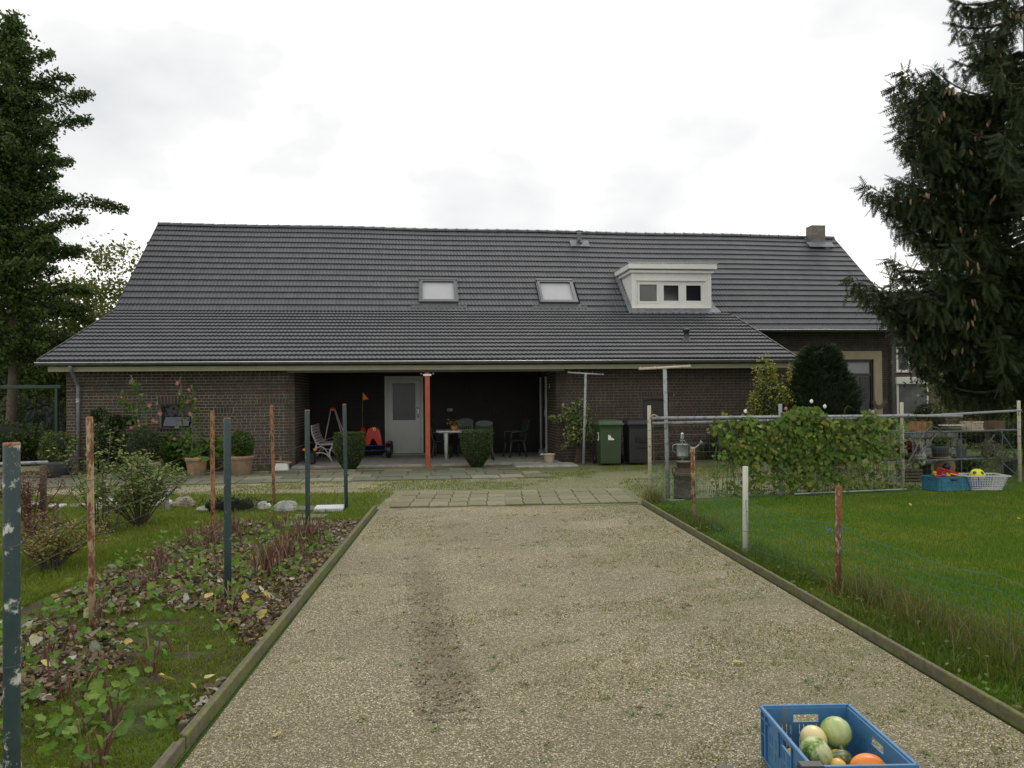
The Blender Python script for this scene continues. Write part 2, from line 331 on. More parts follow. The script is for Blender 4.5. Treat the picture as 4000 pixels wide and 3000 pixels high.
def gravel_mat(name='gravel', green=.62, pale=0):
    m, nt, bs = nmat(name); tc = nt.nodes.new('ShaderNodeTexCoord')
    def vor(sc, feat='F1'):
        v = nt.nodes.new('ShaderNodeTexVoronoi'); v.inputs['Scale'].default_value = sc; v.feature = feat; nt.links.new(tc.outputs['Object'], v.inputs['Vector']); return v
    v = vor(150); sep = nt.nodes.new('ShaderNodeSeparateColor'); nt.links.new(v.outputs['Color'], sep.inputs[0])
    r = ramp(nt, [(0, (.06, .05, .026)), (.3, (.137, .115, .062)), (.58, (.2, .172, .095)), (.8, (.272, .237, .138)), (.92, (.5, .455, .315)), (1, (.77, .71, .53))]); nt.links.new(sep.outputs[0], r.inputs[0])
    sand = noise(nt, .7, 7, .65); rs = ramp(nt, [(.42, (0, 0, 0)), (.66, (.5, .5, .5))]); nt.links.new(sand.outputs['Fac'], rs.inputs[0])
    c = mixc(nt, rs.outputs[0], r.outputs[0], (.162, .137, .078))
    # wheel rut: brown sand churned up in a band
    sx = nt.nodes.new('ShaderNodeSeparateXYZ'); nt.links.new(tc.outputs['Object'], sx.inputs[0])
    wob = noise(nt, 1.6, 5, .7); a = nt.nodes.new('ShaderNodeMath'); a.operation = 'MULTIPLY_ADD'; a.inputs[1].default_value = .3; nt.links.new(wob.outputs['Fac'], a.inputs[0]); sl = nt.nodes.new('ShaderNodeMath'); sl.operation = 'MULTIPLY_ADD'; sl.inputs[1].default_value = .145; nt.links.new(sx.outputs[1], sl.inputs[0]); nt.links.new(sx.outputs[0], sl.inputs[2]); nt.links.new(sl.outputs[0], a.inputs[2])
    mr = nt.nodes.new('ShaderNodeMapRange'); mr.inputs[1].default_value = 0; mr.inputs[2].default_value = .22; mr.inputs[3].default_value = 1.0; mr.inputs[4].default_value = 0; mr.interpolation_type = 'SMOOTHSTEP'
    ab = nt.nodes.new('ShaderNodeMath'); ab.operation = 'ABSOLUTE'; ad = nt.nodes.new('ShaderNodeMath'); ad.inputs[1].default_value = -.42
    nt.links.new(a.outputs[0], ad.inputs[0]); nt.links.new(ad.outputs[0], ab.inputs[0]); nt.links.new(ab.outputs[0], mr.inputs[0])
    ry = nt.nodes.new('ShaderNodeMapRange'); ry.inputs[1].default_value = 7.5; ry.inputs[2].default_value = 9.5; ry.inputs[3].default_value = 1; ry.inputs[4].default_value = 0; nt.links.new(sx.outputs[1], ry.inputs[0])
    mu = nt.nodes.new('ShaderNodeMath'); mu.operation = 'MULTIPLY'; rz_ = nt.nodes.new('ShaderNodeMapRange'); rz_.inputs[1].default_value = 3.9; rz_.inputs[2].default_value = 4.6; nt.links.new(sx.outputs[1], rz_.inputs[0]); ml = nt.nodes.new('ShaderNodeMath'); ml.operation = 'MULTIPLY'; nt.links.new(rz_.outputs[0], ml.inputs[0]); nt.links.new(ry.outputs[0], ml.inputs[1]); nt.links.new(mr.outputs[0], mu.inputs[0]); nt.links.new(ml.outputs[0], mu.inputs[1])
    nr = noise(nt, 9, 6, .75); rr = ramp(nt, [(.38, (.06, .045, .026)), (.65, (.18, .143, .085))]); nt.links.new(nr.outputs['Fac'], rr.inputs[0])
    mm = nt.nodes.new('ShaderNodeMath'); mm.operation = 'MULTIPLY'; nt.links.new(mu.outputs[0], mm.inputs[0]); nt.links.new(nr.outputs['Fac'], mm.inputs[1])
    c = mixc(nt, mm.outputs[0], c, rr.outputs[0])
    nl_ = noise(nt, .55, 5, .65); rl = ramp(nt, [(.35, (.93, .93, .92)), (.5, (1.05, 1.05, 1.04)), (.66, (1.22, 1.21, 1.18))]); nt.links.new(nl_.outputs['Fac'], rl.inputs[0]); c = mixc(nt, 1., c, rl.outputs[0], 'MULTIPLY')
    # moss and algae in patches, more of it towards the right edge
    g1 = noise(nt, 1.4, 9, .78); g = nt.nodes.new('ShaderNodeMath'); g.operation = 'MULTIPLY_ADD'; g.inputs[1].default_value = .045; nt.links.new(sx.outputs[0], g.inputs[0]); nt.links.new(g1.outputs['Fac'], g.inputs[2])
    rg = ramp(nt, [(green-.1, (0, 0, 0)), (green+.12, (.7, .7, .7))]); nt.links.new(g.outputs[0], rg.inputs[0])
    g2 = noise(nt, 45, 4, .7); rg2 = ramp(nt, [(.3, (.065, .085, .02)), (.7, (.14, .16, .05))]); nt.links.new(g2.outputs['Fac'], rg2.inputs[0])
    c = mixc(nt, rg.outputs[0], c, rg2.outputs[0])
    nt.links.new(c, bs.inputs['Base Color']); bs.inputs['Roughness'].default_value = .85
    inv = nt.nodes.new('ShaderNodeMath'); inv.operation = 'SUBTRACT'; inv.inputs[0].default_value = 1; nt.links.new(v.outputs['Distance'], inv.inputs[1])
    big = noise(nt, 5, 5, .7); ad2 = nt.nodes.new('ShaderNodeMath'); ad2.operation = 'MULTIPLY_ADD'; ad2.inputs[1].default_value = 2.5; nt.links.new(big.outputs['Fac'], ad2.inputs[0]); nt.links.new(inv.outputs[0], ad2.inputs[2])
    bump(nt, bs, ad2.outputs[0], .7, .012); return m
m_ground = ground_mat('grass_ground', (.035, .075, .012), (.055, .1, .018), (.085, .125, .025), (.06, .055, .03))
m_lawn = ground_mat('lawn_ground', (.03, .075, .006), (.045, .1, .007), (.065, .125, .01), (.06, .085, .015), soilthr=.72)
m_garden = ground_mat('garden_ground', (.06, .095, .015), (.09, .13, .022), (.13, .155, .035), (.075, .06, .035), soilthr=.57)
m_soil = ground_mat('soil', (.035, .028, .02), (.06, .047, .032), (.085, .065, .045), (.065, .1, .015), s1=6, soilthr=.5)
m_yard = gravel_mat('yard_gravel', .395); m_gravel = gravel_mat('gravel', .67)
LE = lambda y: -1.54+(y-3.72)*(-2.01+1.54)/(12.18-3.72)       # left edge of the drive at depth y
RE = lambda y: 2.51+(y-3.99)*(1.94-2.51)/(12.41-3.99)
sheet('ground', [(-150, -20), (150, -20), (150, 250), (-150, 250)], -.02, m_ground)
sheet('garden_ground', [(-22, 1), (LE(1)-.03, 1), (LE(12.1)-.03, 12.1), (-2.4, 14.2), (-22, 14.2)], -.008, m_garden)
sheet('bed_soil', [(-3.6, 1), (LE(1)-.04, 1), (LE(11.2)-.04, 11.2), (-3.9, 11.2), (-4.3, 8), (-4.3, 4)], -.004, m_soil)
sheet('lawn', [(RE(1)+.03, 1), (24, 1), (24, 16), (9.3, 15.2), (2.2, 12.8), (RE(12.4)+.03, 12.4)], -.008, m_lawn)
sheet('yard_gravel', [(-22, 14.2), (-2.4, 14.2), (LE(12.1)-.03, 12.1), (RE(12.4)+.03, 12.4), (2.2, 12.8), (9.3, 15.2), (9.6, 20.5), (-22, 20.5)], -.008, m_yard)
sheet('gravel_driveway', [(LE(.5), .5), (RE(.5), .5), (RE(12.3), 12.3), (LE(12.1), 12.1)], .0, m_gravel)

# ------------------------------------------------------------------ the farmhouse
W0 = (-10.496, 18.992, 0); YAW = R(6.5)
house = thing('farmhouse', 'long low brick farmhouse with dark tiled roof and open covered porch', 'house', W0, YAW)
HM = Matrix.Translation(W0) @ Matrix.Rotation(YAW, 4, 'Z')
loc2w = lambda a, b, z=0: HM @ Vector((a, b, z))
BW, BH, CO, JT = .212, .058, .0725, .0145
def lay(L, Hh, opens=(), soldiers=(), corb=(), rnd=None, keep=None):
    """brick list (cx, cz, w, h, out, rot) in Dutch bond, cut round openings"""
    soldiers = [(q[0], q[1], round(q[2]/CO)*CO, round(q[3]/CO)*CO, *q[4:]) for q in soldiers]; out = []; rnd = rnd or random.Random(1); rows = int(Hh/CO)
    for r in range(rows):
        z0 = r*CO+JT/2; z1 = z0+BH; pj = .022 if any(c0 <= z0 < c1 for c0, c1 in corb) else 0
        header = r % 2; x = -.1 if (r//2) % 2 else 0; x -= .05*header
        while x < L:
            bw = (.095 if header else BW); a, b = max(x, 0), min(x+bw, L); segs = [(a, b)]
            for (ox0, ox1, oz0, oz1) in [tuple(h_[:4]) for h_ in list(opens)+list(soldiers)]:
                if z1 > oz0+.01 and z0 < oz1-.01:
                    ns = []
                    for (p, q) in segs:
                        if q <= ox0 or p >= ox1: ns.append((p, q))
                        else:
                            if p < ox0-.02: ns.append((p, ox0-JT))
                            if q > ox1+.02: ns.append((ox1+JT, q))
                    segs = ns
            for (p, q) in segs:
                if q-p > .025: out.append(((p+q)/2, (z0+z1)/2, q-p, BH, .006+pj+rnd.uniform(-.0015, .003), rnd.uniform(-.006, .006)))
            x += bw+JT
    for s in soldiers:
        s = (s[0], s[1], round(s[2]/CO)*CO, round(s[3]/CO)*CO, *s[4:]); n = max(1, round((s[1]-s[0])/.075)); mid = (s[0]+s[1])/2; fan = (s[4] if len(s) > 4 else 0)
        for i in range(n):
            cx = s[0]+(i+.5)*(s[1]-s[0])/n; t = (cx-mid)/((s[1]-s[0])/2)
            out.append((cx, (s[2]+s[3])/2-fan*.006*t*t, .06, s[3]-s[2]-.008, .009, -fan*t*.1))
    return out
def brickbox(mb, cx, cz, w_, h, T, rot, o, ux, un):
    o, ux, un = Vector(o), Vector(ux), Vector(un); c, s = math.cos(rot), math.sin(rot); vs = []
    for t in (-.03, T):
        for (dx, dz) in ((-w_/2, -h/2), (w_/2, -h/2), (w_/2, h/2), (-w_/2, h/2)):
            vs.append(o+ux*(cx+dx*c-dz*s)+Vector((0, 0, 1))*(cz+dx*s+dz*c)+un*T*0+un*t)
    mb.add(vs, [(4, 5, 6, 7), (0, 1, 5, 4), (1, 2, 6, 5), (2, 3, 7, 6), (3, 0, 4, 7)])
def wall(name, o, ux, un, L, Hh, opens=(), soldiers=(), corb=(), bm_=None, mm=None, single=0, thick=.2, seed=3, split=None):
    mb = MB(); hol = [tuple(h[:4]) for h in opens]
    mb.panel(Vector(o), ux, (0, 0, 1), tuple(-x for x in un), L, Hh, thick, hol)
    p = mb.build(name, mm or m_mortar, house, fix=True)
    bl = lay(L, Hh, opens, soldiers, corb, random.Random(seed))
    if single:
        cand = [b for b in bl if abs(b[2]-BW) < .002 and (split is None or split(b))]; cand.sort(key=lambda b: -b[1]); pick = set(cand[:single])
        sb = MB(); brickbox(sb, 0, 0, BW, BH, .008, 0, (0, 0, 0), ux, un); proto = None
        for b in cand[:single]:
            if proto is None: q = sb.build('brick', bm_ or m_brick, p); proto = q.data
            else: q = bpy.data.objects.new('brick', proto); COL.objects.link(q); q.parent = p
            q.location = Vector(o)+Vector(ux)*b[0]+Vector((0, 0, b[1]))+Vector(un)*(b[4]-.006)
        bl = [b for b in bl if b not in pick]
    mb = MB()
    for b in bl: brickbox(mb, b[0], b[1], b[2], b[3], b[4], b[5], o, ux, un)
    mb.build('bricks', bm_ or m_brick, p, kind='stuff'); return p
X, Y_, Z_ = (1, 0, 0), (0, 1, 0), (0, 0, 1)
wall('front_wall', (0, 0, 0), X, (0, -1, 0), 5.25, 2.34, [(2.12, 2.84, .97, 1.54)],
     [(2.06, 2.9, 1.54, 1.72, 1), (4.37, 5.1, 1.5, 1.68, 1), (3.36, 3.8, 1.32, 1.46, .5), (2.1, 2.86, .86, .965), (.03, 5.2, .33, .43)], [(1.8, 1.87), (1.94, 2.01)], single=300)
wall('front_wall', (11.68, 0, 0), X, (0, -1, 0), 5.77, 2.36, [(2.22, 2.94, .86, 1.58)],
     [(2.12, 3.04, 1.58, 1.76, 1), (.03, 5.7, .35, .46)], [(1.9, 1.96), (2.02, 2.08)], bm_=m_brick_red, seed=5, mm=M('mortar_b', (.16, .15, .125), .95, .4, 3, bmp=.5, bscale=90))
wall('porch_back_wall', (5.25, 2.6, 0), X, (0, -1, 0), 6.43, 2.45, [(2.05, 3.11, 0, 2.23)], bm_=m_brick_shade, mm=m_mortar_shade, seed=6)
wall('porch_side_wall', (5.25, 2.6, 0), (0, -1, 0), (1, 0, 0), 2.6, 2.36, bm_=m_brick, mm=m_mortar, seed=7)
wall('porch_side_wall', (11.68, 0, 0), (0, 1, 0), (-1, 0, 0), 2.6, 2.36, bm_=m_brick_red, mm=m_mortar, seed=8)
wall('wing_wall', (17.0, 4.0, 0), X, (0, -1, 0), 6.25, 3.52, [(2.95, 5.55, 0.35, 2.7)], [], [(2.9, 2.96), (3.1, 3.16)], bm_=m_brick, mm=M('mortar_c', (.13, .12, .1), .95, .4, 3, bmp=.5, bscale=90), seed=9)
wall('wing_side_wall', (23.25, 4.0, 0), (0, 1, 0), (1, 0, 0), 8.1, 3.45, seed=10)
mb = MB()
mb.add([(0, 0, 0), (0, 12.14, 0), (0, 12.14, 4.1), (0, 8.07, 7.4), (0, 4.14, 4.1), (0, 0, 2.5)], [(5, 4, 3, 2, 1, 0)])
mb.add([(23.25, 4, 3.45), (23.25, 12.1, 3.45), (23.25, 8.07, 7.25)], [(0, 1, 2)]); mb.add([(0, 12.14, 0), (23.25, 12.14, 0), (23.25, 12.14, 4.1), (0, 12.14, 4.1)], [(0, 3, 2, 1)])
mb.add([(17.45, 0, 0), (17.45, 4, 0), (17.45, 4, 4.0), (17.45, 0, 2.5)], [(0, 1, 2, 3)])
def brickface():
    m, nt, bs = nmat('gable_brick'); b = nt.nodes.new('ShaderNodeTexBrick'); tc = nt.nodes.new('ShaderNodeTexCoord'); sx = nt.nodes.new('ShaderNodeSeparateXYZ'); cx = nt.nodes.new('ShaderNodeCombineXYZ')
    nt.links.new(tc.outputs['Object'], sx.inputs[0]); ad = nt.nodes.new('ShaderNodeMath'); nt.links.new(sx.outputs[0], ad.inputs[0]); nt.links.new(sx.outputs[1], ad.inputs[1]); nt.links.new(ad.outputs[0], cx.inputs[0]); nt.links.new(sx.outputs[2], cx.inputs[1])
    nt.links.new(cx.outputs[0], b.inputs['Vector']); b.inputs['Scale'].default_value = 1; b.inputs['Brick Width'].default_value = .21; b.inputs['Row Height'].default_value = .0655; b.inputs['Mortar Size'].default_value = .006
    b.inputs['Color1'].default_value = (.11, .06, .045, 1); b.inputs['Color2'].default_value = (.065, .045, .04, 1); b.inputs['Mortar'].default_value = (.2, .19, .16, 1)
    nt.links.new(b.outputs[0], bs.inputs['Base Color']); bs.inputs['Roughness'].default_value = .9; bump(nt, bs, b.outputs['Fac'], -.5, .006); return m
m_gable = brickface(); mb.build('gable_wall', m_gable, house)

# roof --------------------------------------------------------------
AL, AR, ALOW = -.39, 23.44, 17.82
B0, Z0, B1, Z1, B2 = -.82, 2.53, 4.14, 4.17, 8.07
zr = lambda a: 7.47-.006*max(0, a)-.012*math.sin(a*.9)
roof = MB()
roof.add([(-.27, B0, Z0), (17.66, B0, Z0), (ALOW, B1, Z1), (AL, B1, Z1)], [(0, 1, 2, 3)])
roof.add([(AL, B1, Z1), (AR, B1, Z1), (AR, B2, zr(AR)), (AL, B2, zr(AL))], [(0, 1, 2, 3)])
roof.add([(ALOW-.5, 3.46, 3.595), (23.3, 3.46, 3.595), (AR, B1, Z1), (ALOW-.5, B1, Z1)], [(0, 1, 2, 3)])
roof.add([(AL, 12.6, 3.75), (AR, 12.6, 3.75), (AR, B2, zr(AR)), (AL, B2, zr(AL))], [(3, 2, 1, 0)])
roof = roof.build('roof', m_under, house)
TW, TL, TH = .212, .37, .046
def tile_tpl(W=TW):
    vs = []; n = 9
    hh = lambda x: .008*(1-math.cos(4*math.pi*x/W))
    for s_, lift in ((TL, .004), (0, TH)):
        for i in range(n):
            x = W*i/(n-1); vs.append((x, s_, hh(x)+lift))
    for i in range(n):
        x = W*i/(n-1); vs.append((x, .022, hh(x)-.006))
    fs = [(9+i, 9+i+1, i+1, i) for i in range(8)]+[(18+i, 18+i+1, 9+i+1, 9+i) for i in range(8)]+[(18, 9, 0, 0)][:0]
    return np.array(vs), fs
TV, TF = tile_tpl()
def frame(a, b, z, th):
    us = np.array((0, math.cos(th), math.sin(th))); un = np.array((0, -math.sin(th), math.cos(th)))
    return np.stack([np.array((1., 0, 0)), us, un], 1), np.array((a, b, z))
tiles = []
def rows(nrow, gauge, A0, A1, b0, z0, thf, skip, tag_):
    for r in range(nrow):
        a0, a1 = A0(r/nrow), A1(r/nrow); nc = int(round((A1(0)-A0(0))/TW)); wd = (a1-a0)/nc
        for c in range(nc):
            a = a0+c*wd; th = thf(a); g = gauge(a)*r; b = b0+math.cos(th)*g; z = z0+math.sin(th)*g
            if skip(a+wd/2, b+.15): continue
            tiles.append((tag_, r, a, b, z, th+random.uniform(-.003, .003)))
SK = [(8.26, 9.46, 4.45, 5.5), (11.96, 13.16, 4.45, 5.5)]; DORM = (14.68, 17.42, 3.9, 5.9); CH = (22.3, 22.95, 7.6, 8.2)
def skip_up(a, b):
    for x0, x1, y0, y1 in SK+[CH]:
        if x0 < a < x1 and y0 < b < y1: return True
    return DORM[0] < a < DORM[1] and DORM[2] < b and b < 5.75
thu = lambda a: math.atan2(zr(a)-Z1, B2-B1); lu = lambda a: math.hypot(zr(a)-Z1, B2-B1)
tl = math.atan2(Z1-Z0, B1-B0); ll = math.hypot(Z1-Z0, B1-B0)
rows(15, lambda a: (lu(a)-.05)/15, lambda f: AL, lambda f: AR, B1-.01, Z1, thu, skip_up, 'u')
rows(14, lambda a: (ll)/14, lambda f: -.27-.12*f, lambda f: 17.66+.16*f, B0-.02, Z0, lambda a: tl, lambda a, b: False, 'l')
te = math.atan2(Z1-3.595, B1-3.46)
rows(3, lambda a: .293, lambda f: ALOW-.6, lambda f: 23.3+.14*f, 3.44, 3.58, lambda a: te, lambda a, b: a < ALOW and b < 3.4+(ALOW-a), 'e')
cand = sorted([t for t in tiles if t[0] == 'u' and t[1] <= 3], key=lambda t: (t[1]*3+loc2w(t[2], t[3]).y+abs(t[2]-8)*.15))[:300]; pick = set(cand)
proto = None
for t in cand:
    if proto is None:
        q = MB(); q.add(TV, TF); q = q.build('roof_tile', m_tile, roof); proto = q.data
    else: q = bpy.data.objects.new('roof_tile', proto); COL.objects.link(q); q.parent = roof
    Fm, o = frame(t[2], t[3], t[4], t[5]); q.matrix_local = Matrix.Translation(o) @ Matrix(Fm.tolist()).to_4x4()
rest = [t for t in tiles if t not in pick]
Fs = np.array([frame(*t[2:])[0] for t in rest]); Ps = np.array([t[2:5] for t in rest])
q = raw('roof_tiles', scatter(TV, Ps, np.ones(len(Ps)), Fs), TF, len(TV), m_tile, roof, 'stuff'); q.data.polygons.foreach_set('use_smooth', [False]*len(q.data.polygons))
# ridge tiles
rt = MB(); n = 10; prof = [(math.cos(math.pi*k/n)*.125, math.sin(math.pi*k/n)*.115-.035) for k in range(n+1)]
vs = []
for x, s_ in ((0, 1.15), (.035, 1.15), (.036, 1.0), (.37, .96)):
    for p in prof: vs.append((x, p[0]*s_, p[1]*s_))
rt.add(vs, [(i*11+k, (i+1)*11+k, (i+1)*11+k+1, i*11+k+1)[::-1] for i in range(3) for k in range(10)])
rt.add([(0, p[0]*1.15, p[1]*1.15) for p in prof], [tuple(range(11))])
proto = None; nrd = int((AR-AL)/.352)
for i in range(nrd):
    a = AL+i*(AR-AL)/nrd
    if 22.1 < a < 22.8: continue
    if proto is None: q = rt.build('ridge_tile', m_ridge, roof, True); proto = q.data
    else: q = bpy.data.objects.new('ridge_tile', proto); COL.objects.link(q); q.parent = roof
    q.location = (a, B2, zr(a)+.02+random.uniform(-.004, .004))
# verges, gutters, fascia, soffit
m_verge = M('verge_tile', (.05, .052, .056), .7, .2, 6)
def vstrip(pts, side, hgt=.13):
    mb = MB()
    for (a0, b0, z0), (a1, b1, z1) in zip(pts[:-1], pts[1:]):
        mb.add([(a0, b0, z0+.05), (a1, b1, z1+.05), (a1, b1, z1-hgt), (a0, b0, z0-hgt), (a0+.03*side, b0, z0+.05), (a1+.03*side, b1, z1+.05), (a1+.03*side, b1, z1-hgt), (a0+.03*side, b0, z0-hgt)],
               [(0, 1, 2, 3), (4, 7, 6, 5), (0, 4, 5, 1), (3, 2, 6, 7), (0, 3, 7, 4)])
    mb.build('verge', m_verge, house, fix=True)
vstrip([(-.272, B0, Z0), (AL-.002, B1, Z1), (AL-.002, B2, zr(AL)), (AL-.002, 12.6, 3.75)], -1); vstrip([(23.302, 3.46, 3.6), (AR+.002, B1, Z1), (AR+.002, B2, zr(AR)), (AR+.002, 12.6, 3.75)], 1); vstrip([(17.662, B0, Z0), (ALOW-.01, 3.5, 3.96)], 1, .1)
def gutter(a0, a1, b, z, r=.07):
    mb = MB(); n = 8; vs = []
    for a in (a0, a1):
        for q in (r, r-.006):
            for k in range(n+1):
                t = math.pi*k/n; vs.append((a, b-math.cos(t)*q, z-math.sin(t)*q))
    fs = []
    for k in range(n): fs += [(k, k+1, 18+k+1, 18+k), (9+k, 27+k, 27+k+1, 9+k+1)]
    mb.add(vs, fs)
    for a in (a0, a1):
        mb.add([(a, b-math.cos(math.pi*k/n)*r, z-math.sin(math.pi*k/n)*r) for k in range(n+1)], [tuple(range(n+1))])
    k = a0+.9
    while k < a1: mb.tube([(k, b-math.cos(t)*(r+.006), z-math.sin(t)*(r+.006)) for t in [math.pi*j/8 for j in range(9)]], .006, 4); k += 1.0
    g = mb.build('gutter', m_zincdark, house, True, fix=False)
    mb = MB(); mb.tube([(a0, b-r-.004, z+.002), (a1, b-r-.004, z+.002)], .011, 8); mb.build('gutter_lip', m_zincglint, g, True)
gutter(-.29, 17.7, B0-.05, Z0-.03); gutter(ALOW+.1, 23.36, 3.37, 3.585)
mb = MB(); mb.box(((-.12+17.6)/2, -.66, 2.36), (17.72, .03, .11)); mb.build('fascia', m_fascia, house)
mb = MB(); mb.box(((AL+ALOW)/2+.1, -.34, 2.385), (ALOW-AL-.25, .6, .02)); mb.box((8.47, 1.3, 2.4), (6.4, 2.58, .02)); mb.box((20.15, 3.76, 3.53), (6.3, .7, .03)); mb.build('soffit', m_soffit, house)
mb = MB(); mb.box((8.47, -.62, 2.3), (6.6, .1, .1)); mb.build('porch_beam', m_soffit, house)
def downpipe(pts, r=.04, col=()):
    mb = MB(); mb.tube(pts, r, 12); p = mb.build('downpipe', m_zinc, house, True); mb = MB()
    for c in col: mb.lathe([(r+.012, -.05), (r+.014, -.02), (r+.006, -.015), (r+.006, .015), (r+.014, .02), (r+.012, .05)], 12, c)
    mb.build('pipe_joint', M('zinc_joint', (.4, .42, .42), .35, .1, 6, metal=.5), p, True)
downpipe([(.42, -.84, 2.46), (.42, -.82, 2.4), (.4, -.7, 2.33), (.32, -.25, 2.1), (.3, -.12, 2.02), (.3, -.09, 1.94), (.3, -.09, .0)], col=[(.3, -.09, 1.64)])
downpipe([(23.2, 3.4, 3.52), (23.2, 3.45, 3.42), (23.15, 3.8, 3.2), (23.13, 3.88, 3.1), (23.13, 3.9, 0)], col=[(23.13, 3.9, 2.6)])
# chimney
cp = MB(); cp.box((22.63, 7.8, 7.17), (.5, .46, 1.06)); cp = cp.build('chimney', m_mortar, house)
mb = MB()
for r in range(15):
    z = 6.77+r*.063
    for (o, ux, un, L) in (((22.38, 7.57, 0), X, (0, -1, 0), .5), ((22.38, 8.03, 0), (0, -1, 0), (-1, 0, 0), .46), ((22.88, 7.57, 0), (0, 1, 0), (1, 0, 0), .46)):
        x = -.1*(r % 2)
        while x < L:
            a, b = max(x, 0), min(x+.2, L)
            if b-a > .03: brickbox(mb, (a+b)/2, z, b-a, .052, .007, 0, o, ux, un)
            x += .21
mb.build('bricks', brick_mat('chimney_brick', [(.2, .185, .175), (.16, .15, .145), (.24, .22, .21)]), cp, kind='stuff')
mb = MB(); mb.box((22.63, 7.8, 7.7), (.52, .48, .02), bev=.006); mb.build('chimney_cap', m_concrete, cp)
thc = thu(22.7); mb = MB(); mb.box((22.63, 7.42, 6.98), (.95, .34, .02), Matrix.Rotation(thc, 3, 'X')); mb.box((22.63, 7.56, 7.06), (.54, .03, .16)); mb.build('lead_flashing', m_lead, cp)
# skylights
for i, (x0, x1, y0, y1) in enumerate(SK):
    th = thu(x0); p = bpy.data.objects.new('skylight', None); COL.objects.link(p); p.parent = house
    zc = lambda b: Z1+(b-B1)*math.tan(th); ln = (5.48-4.5)/math.cos(th); W = x1-x0
    p.matrix_local = Matrix.Translation((x0, 4.47, zc(4.47))) @ Matrix.Rotation(th, 4, 'X')
    p['label'] = ['white blinded roof window left of the other', 'white blinded roof window nearer the dormer'][i]
    mb = MB(); mb.panel((0, 0, .0), X, (0, 1, 0), Z_, W, ln+.08, .09, [(.1, W-.1, .1, ln-.08)]); mb.panel((.045, .05, .09), X, (0, 1, 0), Z_, W-.09, ln-.02, .03, [(.07, W-.16, .07, ln-.16)])
    mb.box((W/2, ln+.02, .11), (W-.02, .1, .05), bev=.01); mb.box((W/2, .03, .1), (W, .06, .04), bev=.01); mb.build('skylight_frame', m_greyframe, p, fix=True)
    mb = MB(); mb.box((W/2, ln/2, .05), (W-.2, ln-.18, .012)); mb.build('pane', m_blind, p)
    mb = MB(); k = 26; vs = []
    for j in range(k+1):
        x = -.25+(W+.5)*j/k; vs += [(x, .0, .045), (x, -.28, .05+.012*math.sin(x*60))]
    mb.add(vs, [(2*j+1, 2*j+3, 2*j+2, 2*j) for j in range(k)]); mb.build('apron', M('apron_grey', (.075, .077, .082), .75, .15, 6), p)
# dormer
D = bpy.data.objects.new('dormer', None); COL.objects.link(D); D.parent = house; D['label'] = 'white boxed dormer with three dark panes'
dz = .02; mb = MB(); bf = 4.2
mb.panel((14.8, bf, 4.3), X, Z_, (0, 1, 0), 2.5, 1.2, .1, [(.15, 2.33, .1, .9)])
mb.add([(14.8, bf+.1, 4.28), (14.8, bf+.1, 5.5), (14.8, 5.75, 5.52)], [(0, 1, 2)]); mb.add([(17.3, bf+.1, 4.28), (17.3, bf+.1, 5.5), (17.3, 5.75, 5.52)], [(0, 2, 1)])
mb.box((14.84, bf-.012, 4.88), (.12, .03, 1.16)); mb.box((17.26, bf-.012, 4.88), (.12, .03, 1.16)); mb.box((16.05, bf-.03, 4.325), (2.5, .09, .04), bev=.008)
mb.build('dormer_body', m_white, D)
mb = MB(); mb.box((16.05, 4.93, 5.45), (2.66, 1.66, .09), bev=.01); mb.box((16.05, 4.93, 5.6), (2.8, 1.86, .17), bev=.012); mb.build('cornice', m_white, D)
mb = MB(); mb.box((16.05, 4.93, 5.695), (2.84, 1.9, .018), bev=.006); mb.build('roof_trim', M('trim_metal', (.5, .5, .5), .3, .1, 4, metal=.4), D)
WN = [(.03, .7, .06, .0), (.78, 1.42, .08, .02), (1.5, 2.14, .08, .02)]
wf = MB(); ox, oz = 14.95, 4.4; hol = [(a, b, .08, .72) for a, b, _, _ in WN]
wf.panel((ox, bf+.03, oz), X, Z_, (0, 1, 0), 2.18, .8, .07, hol); wf.box((ox+1.09, bf-.005, oz+.785), (2.2, .06, .03)); wf = wf.build('window', m_white, D, fix=True)
for i, (a, b, t_, _) in enumerate(WN):
    mb = MB(); mb.panel((ox+a, bf+(.02 if i == 0 else .035), oz+.08), X, Z_, (0, 1, 0), b-a, .64, .05, [(t_, b-a-t_, t_, .64-t_)]); mb.build('sash', m_white, wf, fix=True)
    mb = MB(); mb.box((ox+(a+b)/2, bf+.075, oz+.4), (b-a-t_*2+.02, .008, .64-t_*2+.02)); mb.build('pane', m_glassgrey if i == 0 else m_glass, wf)
mb = MB(); k = 40; vs = []
for j in range(k+1):
    x = 14.62+2.9*j/k; wv = .014*math.sin(j*2.1); vs += [(x, bf-.01, 4.33), (x, 3.93, 4.18+wv), (x, 3.9, 4.14+wv)]
mb.add(vs, [(3*j+q, 3*j+1+q, 3*j+4+q, 3*j+3+q) for j in range(k) for q in (0, 1)])
for a, sd_ in ((14.76, -1), (17.34, 1)): mb.add([(a, bf-.05, 4.3), (a+sd_*.13, bf-.1, 4.28), (a+sd_*.13, 5.75, zr(a)*0+Z1+(5.75-B1)*math.tan(thu(a))+.06), (a, 5.75, Z1+(5.75-B1)*math.tan(thu(a))+.12)], [(0, 1, 2, 3) if sd_ > 0 else (0, 3, 2, 1)])
mb.build('lead_flashing', m_lead, D)
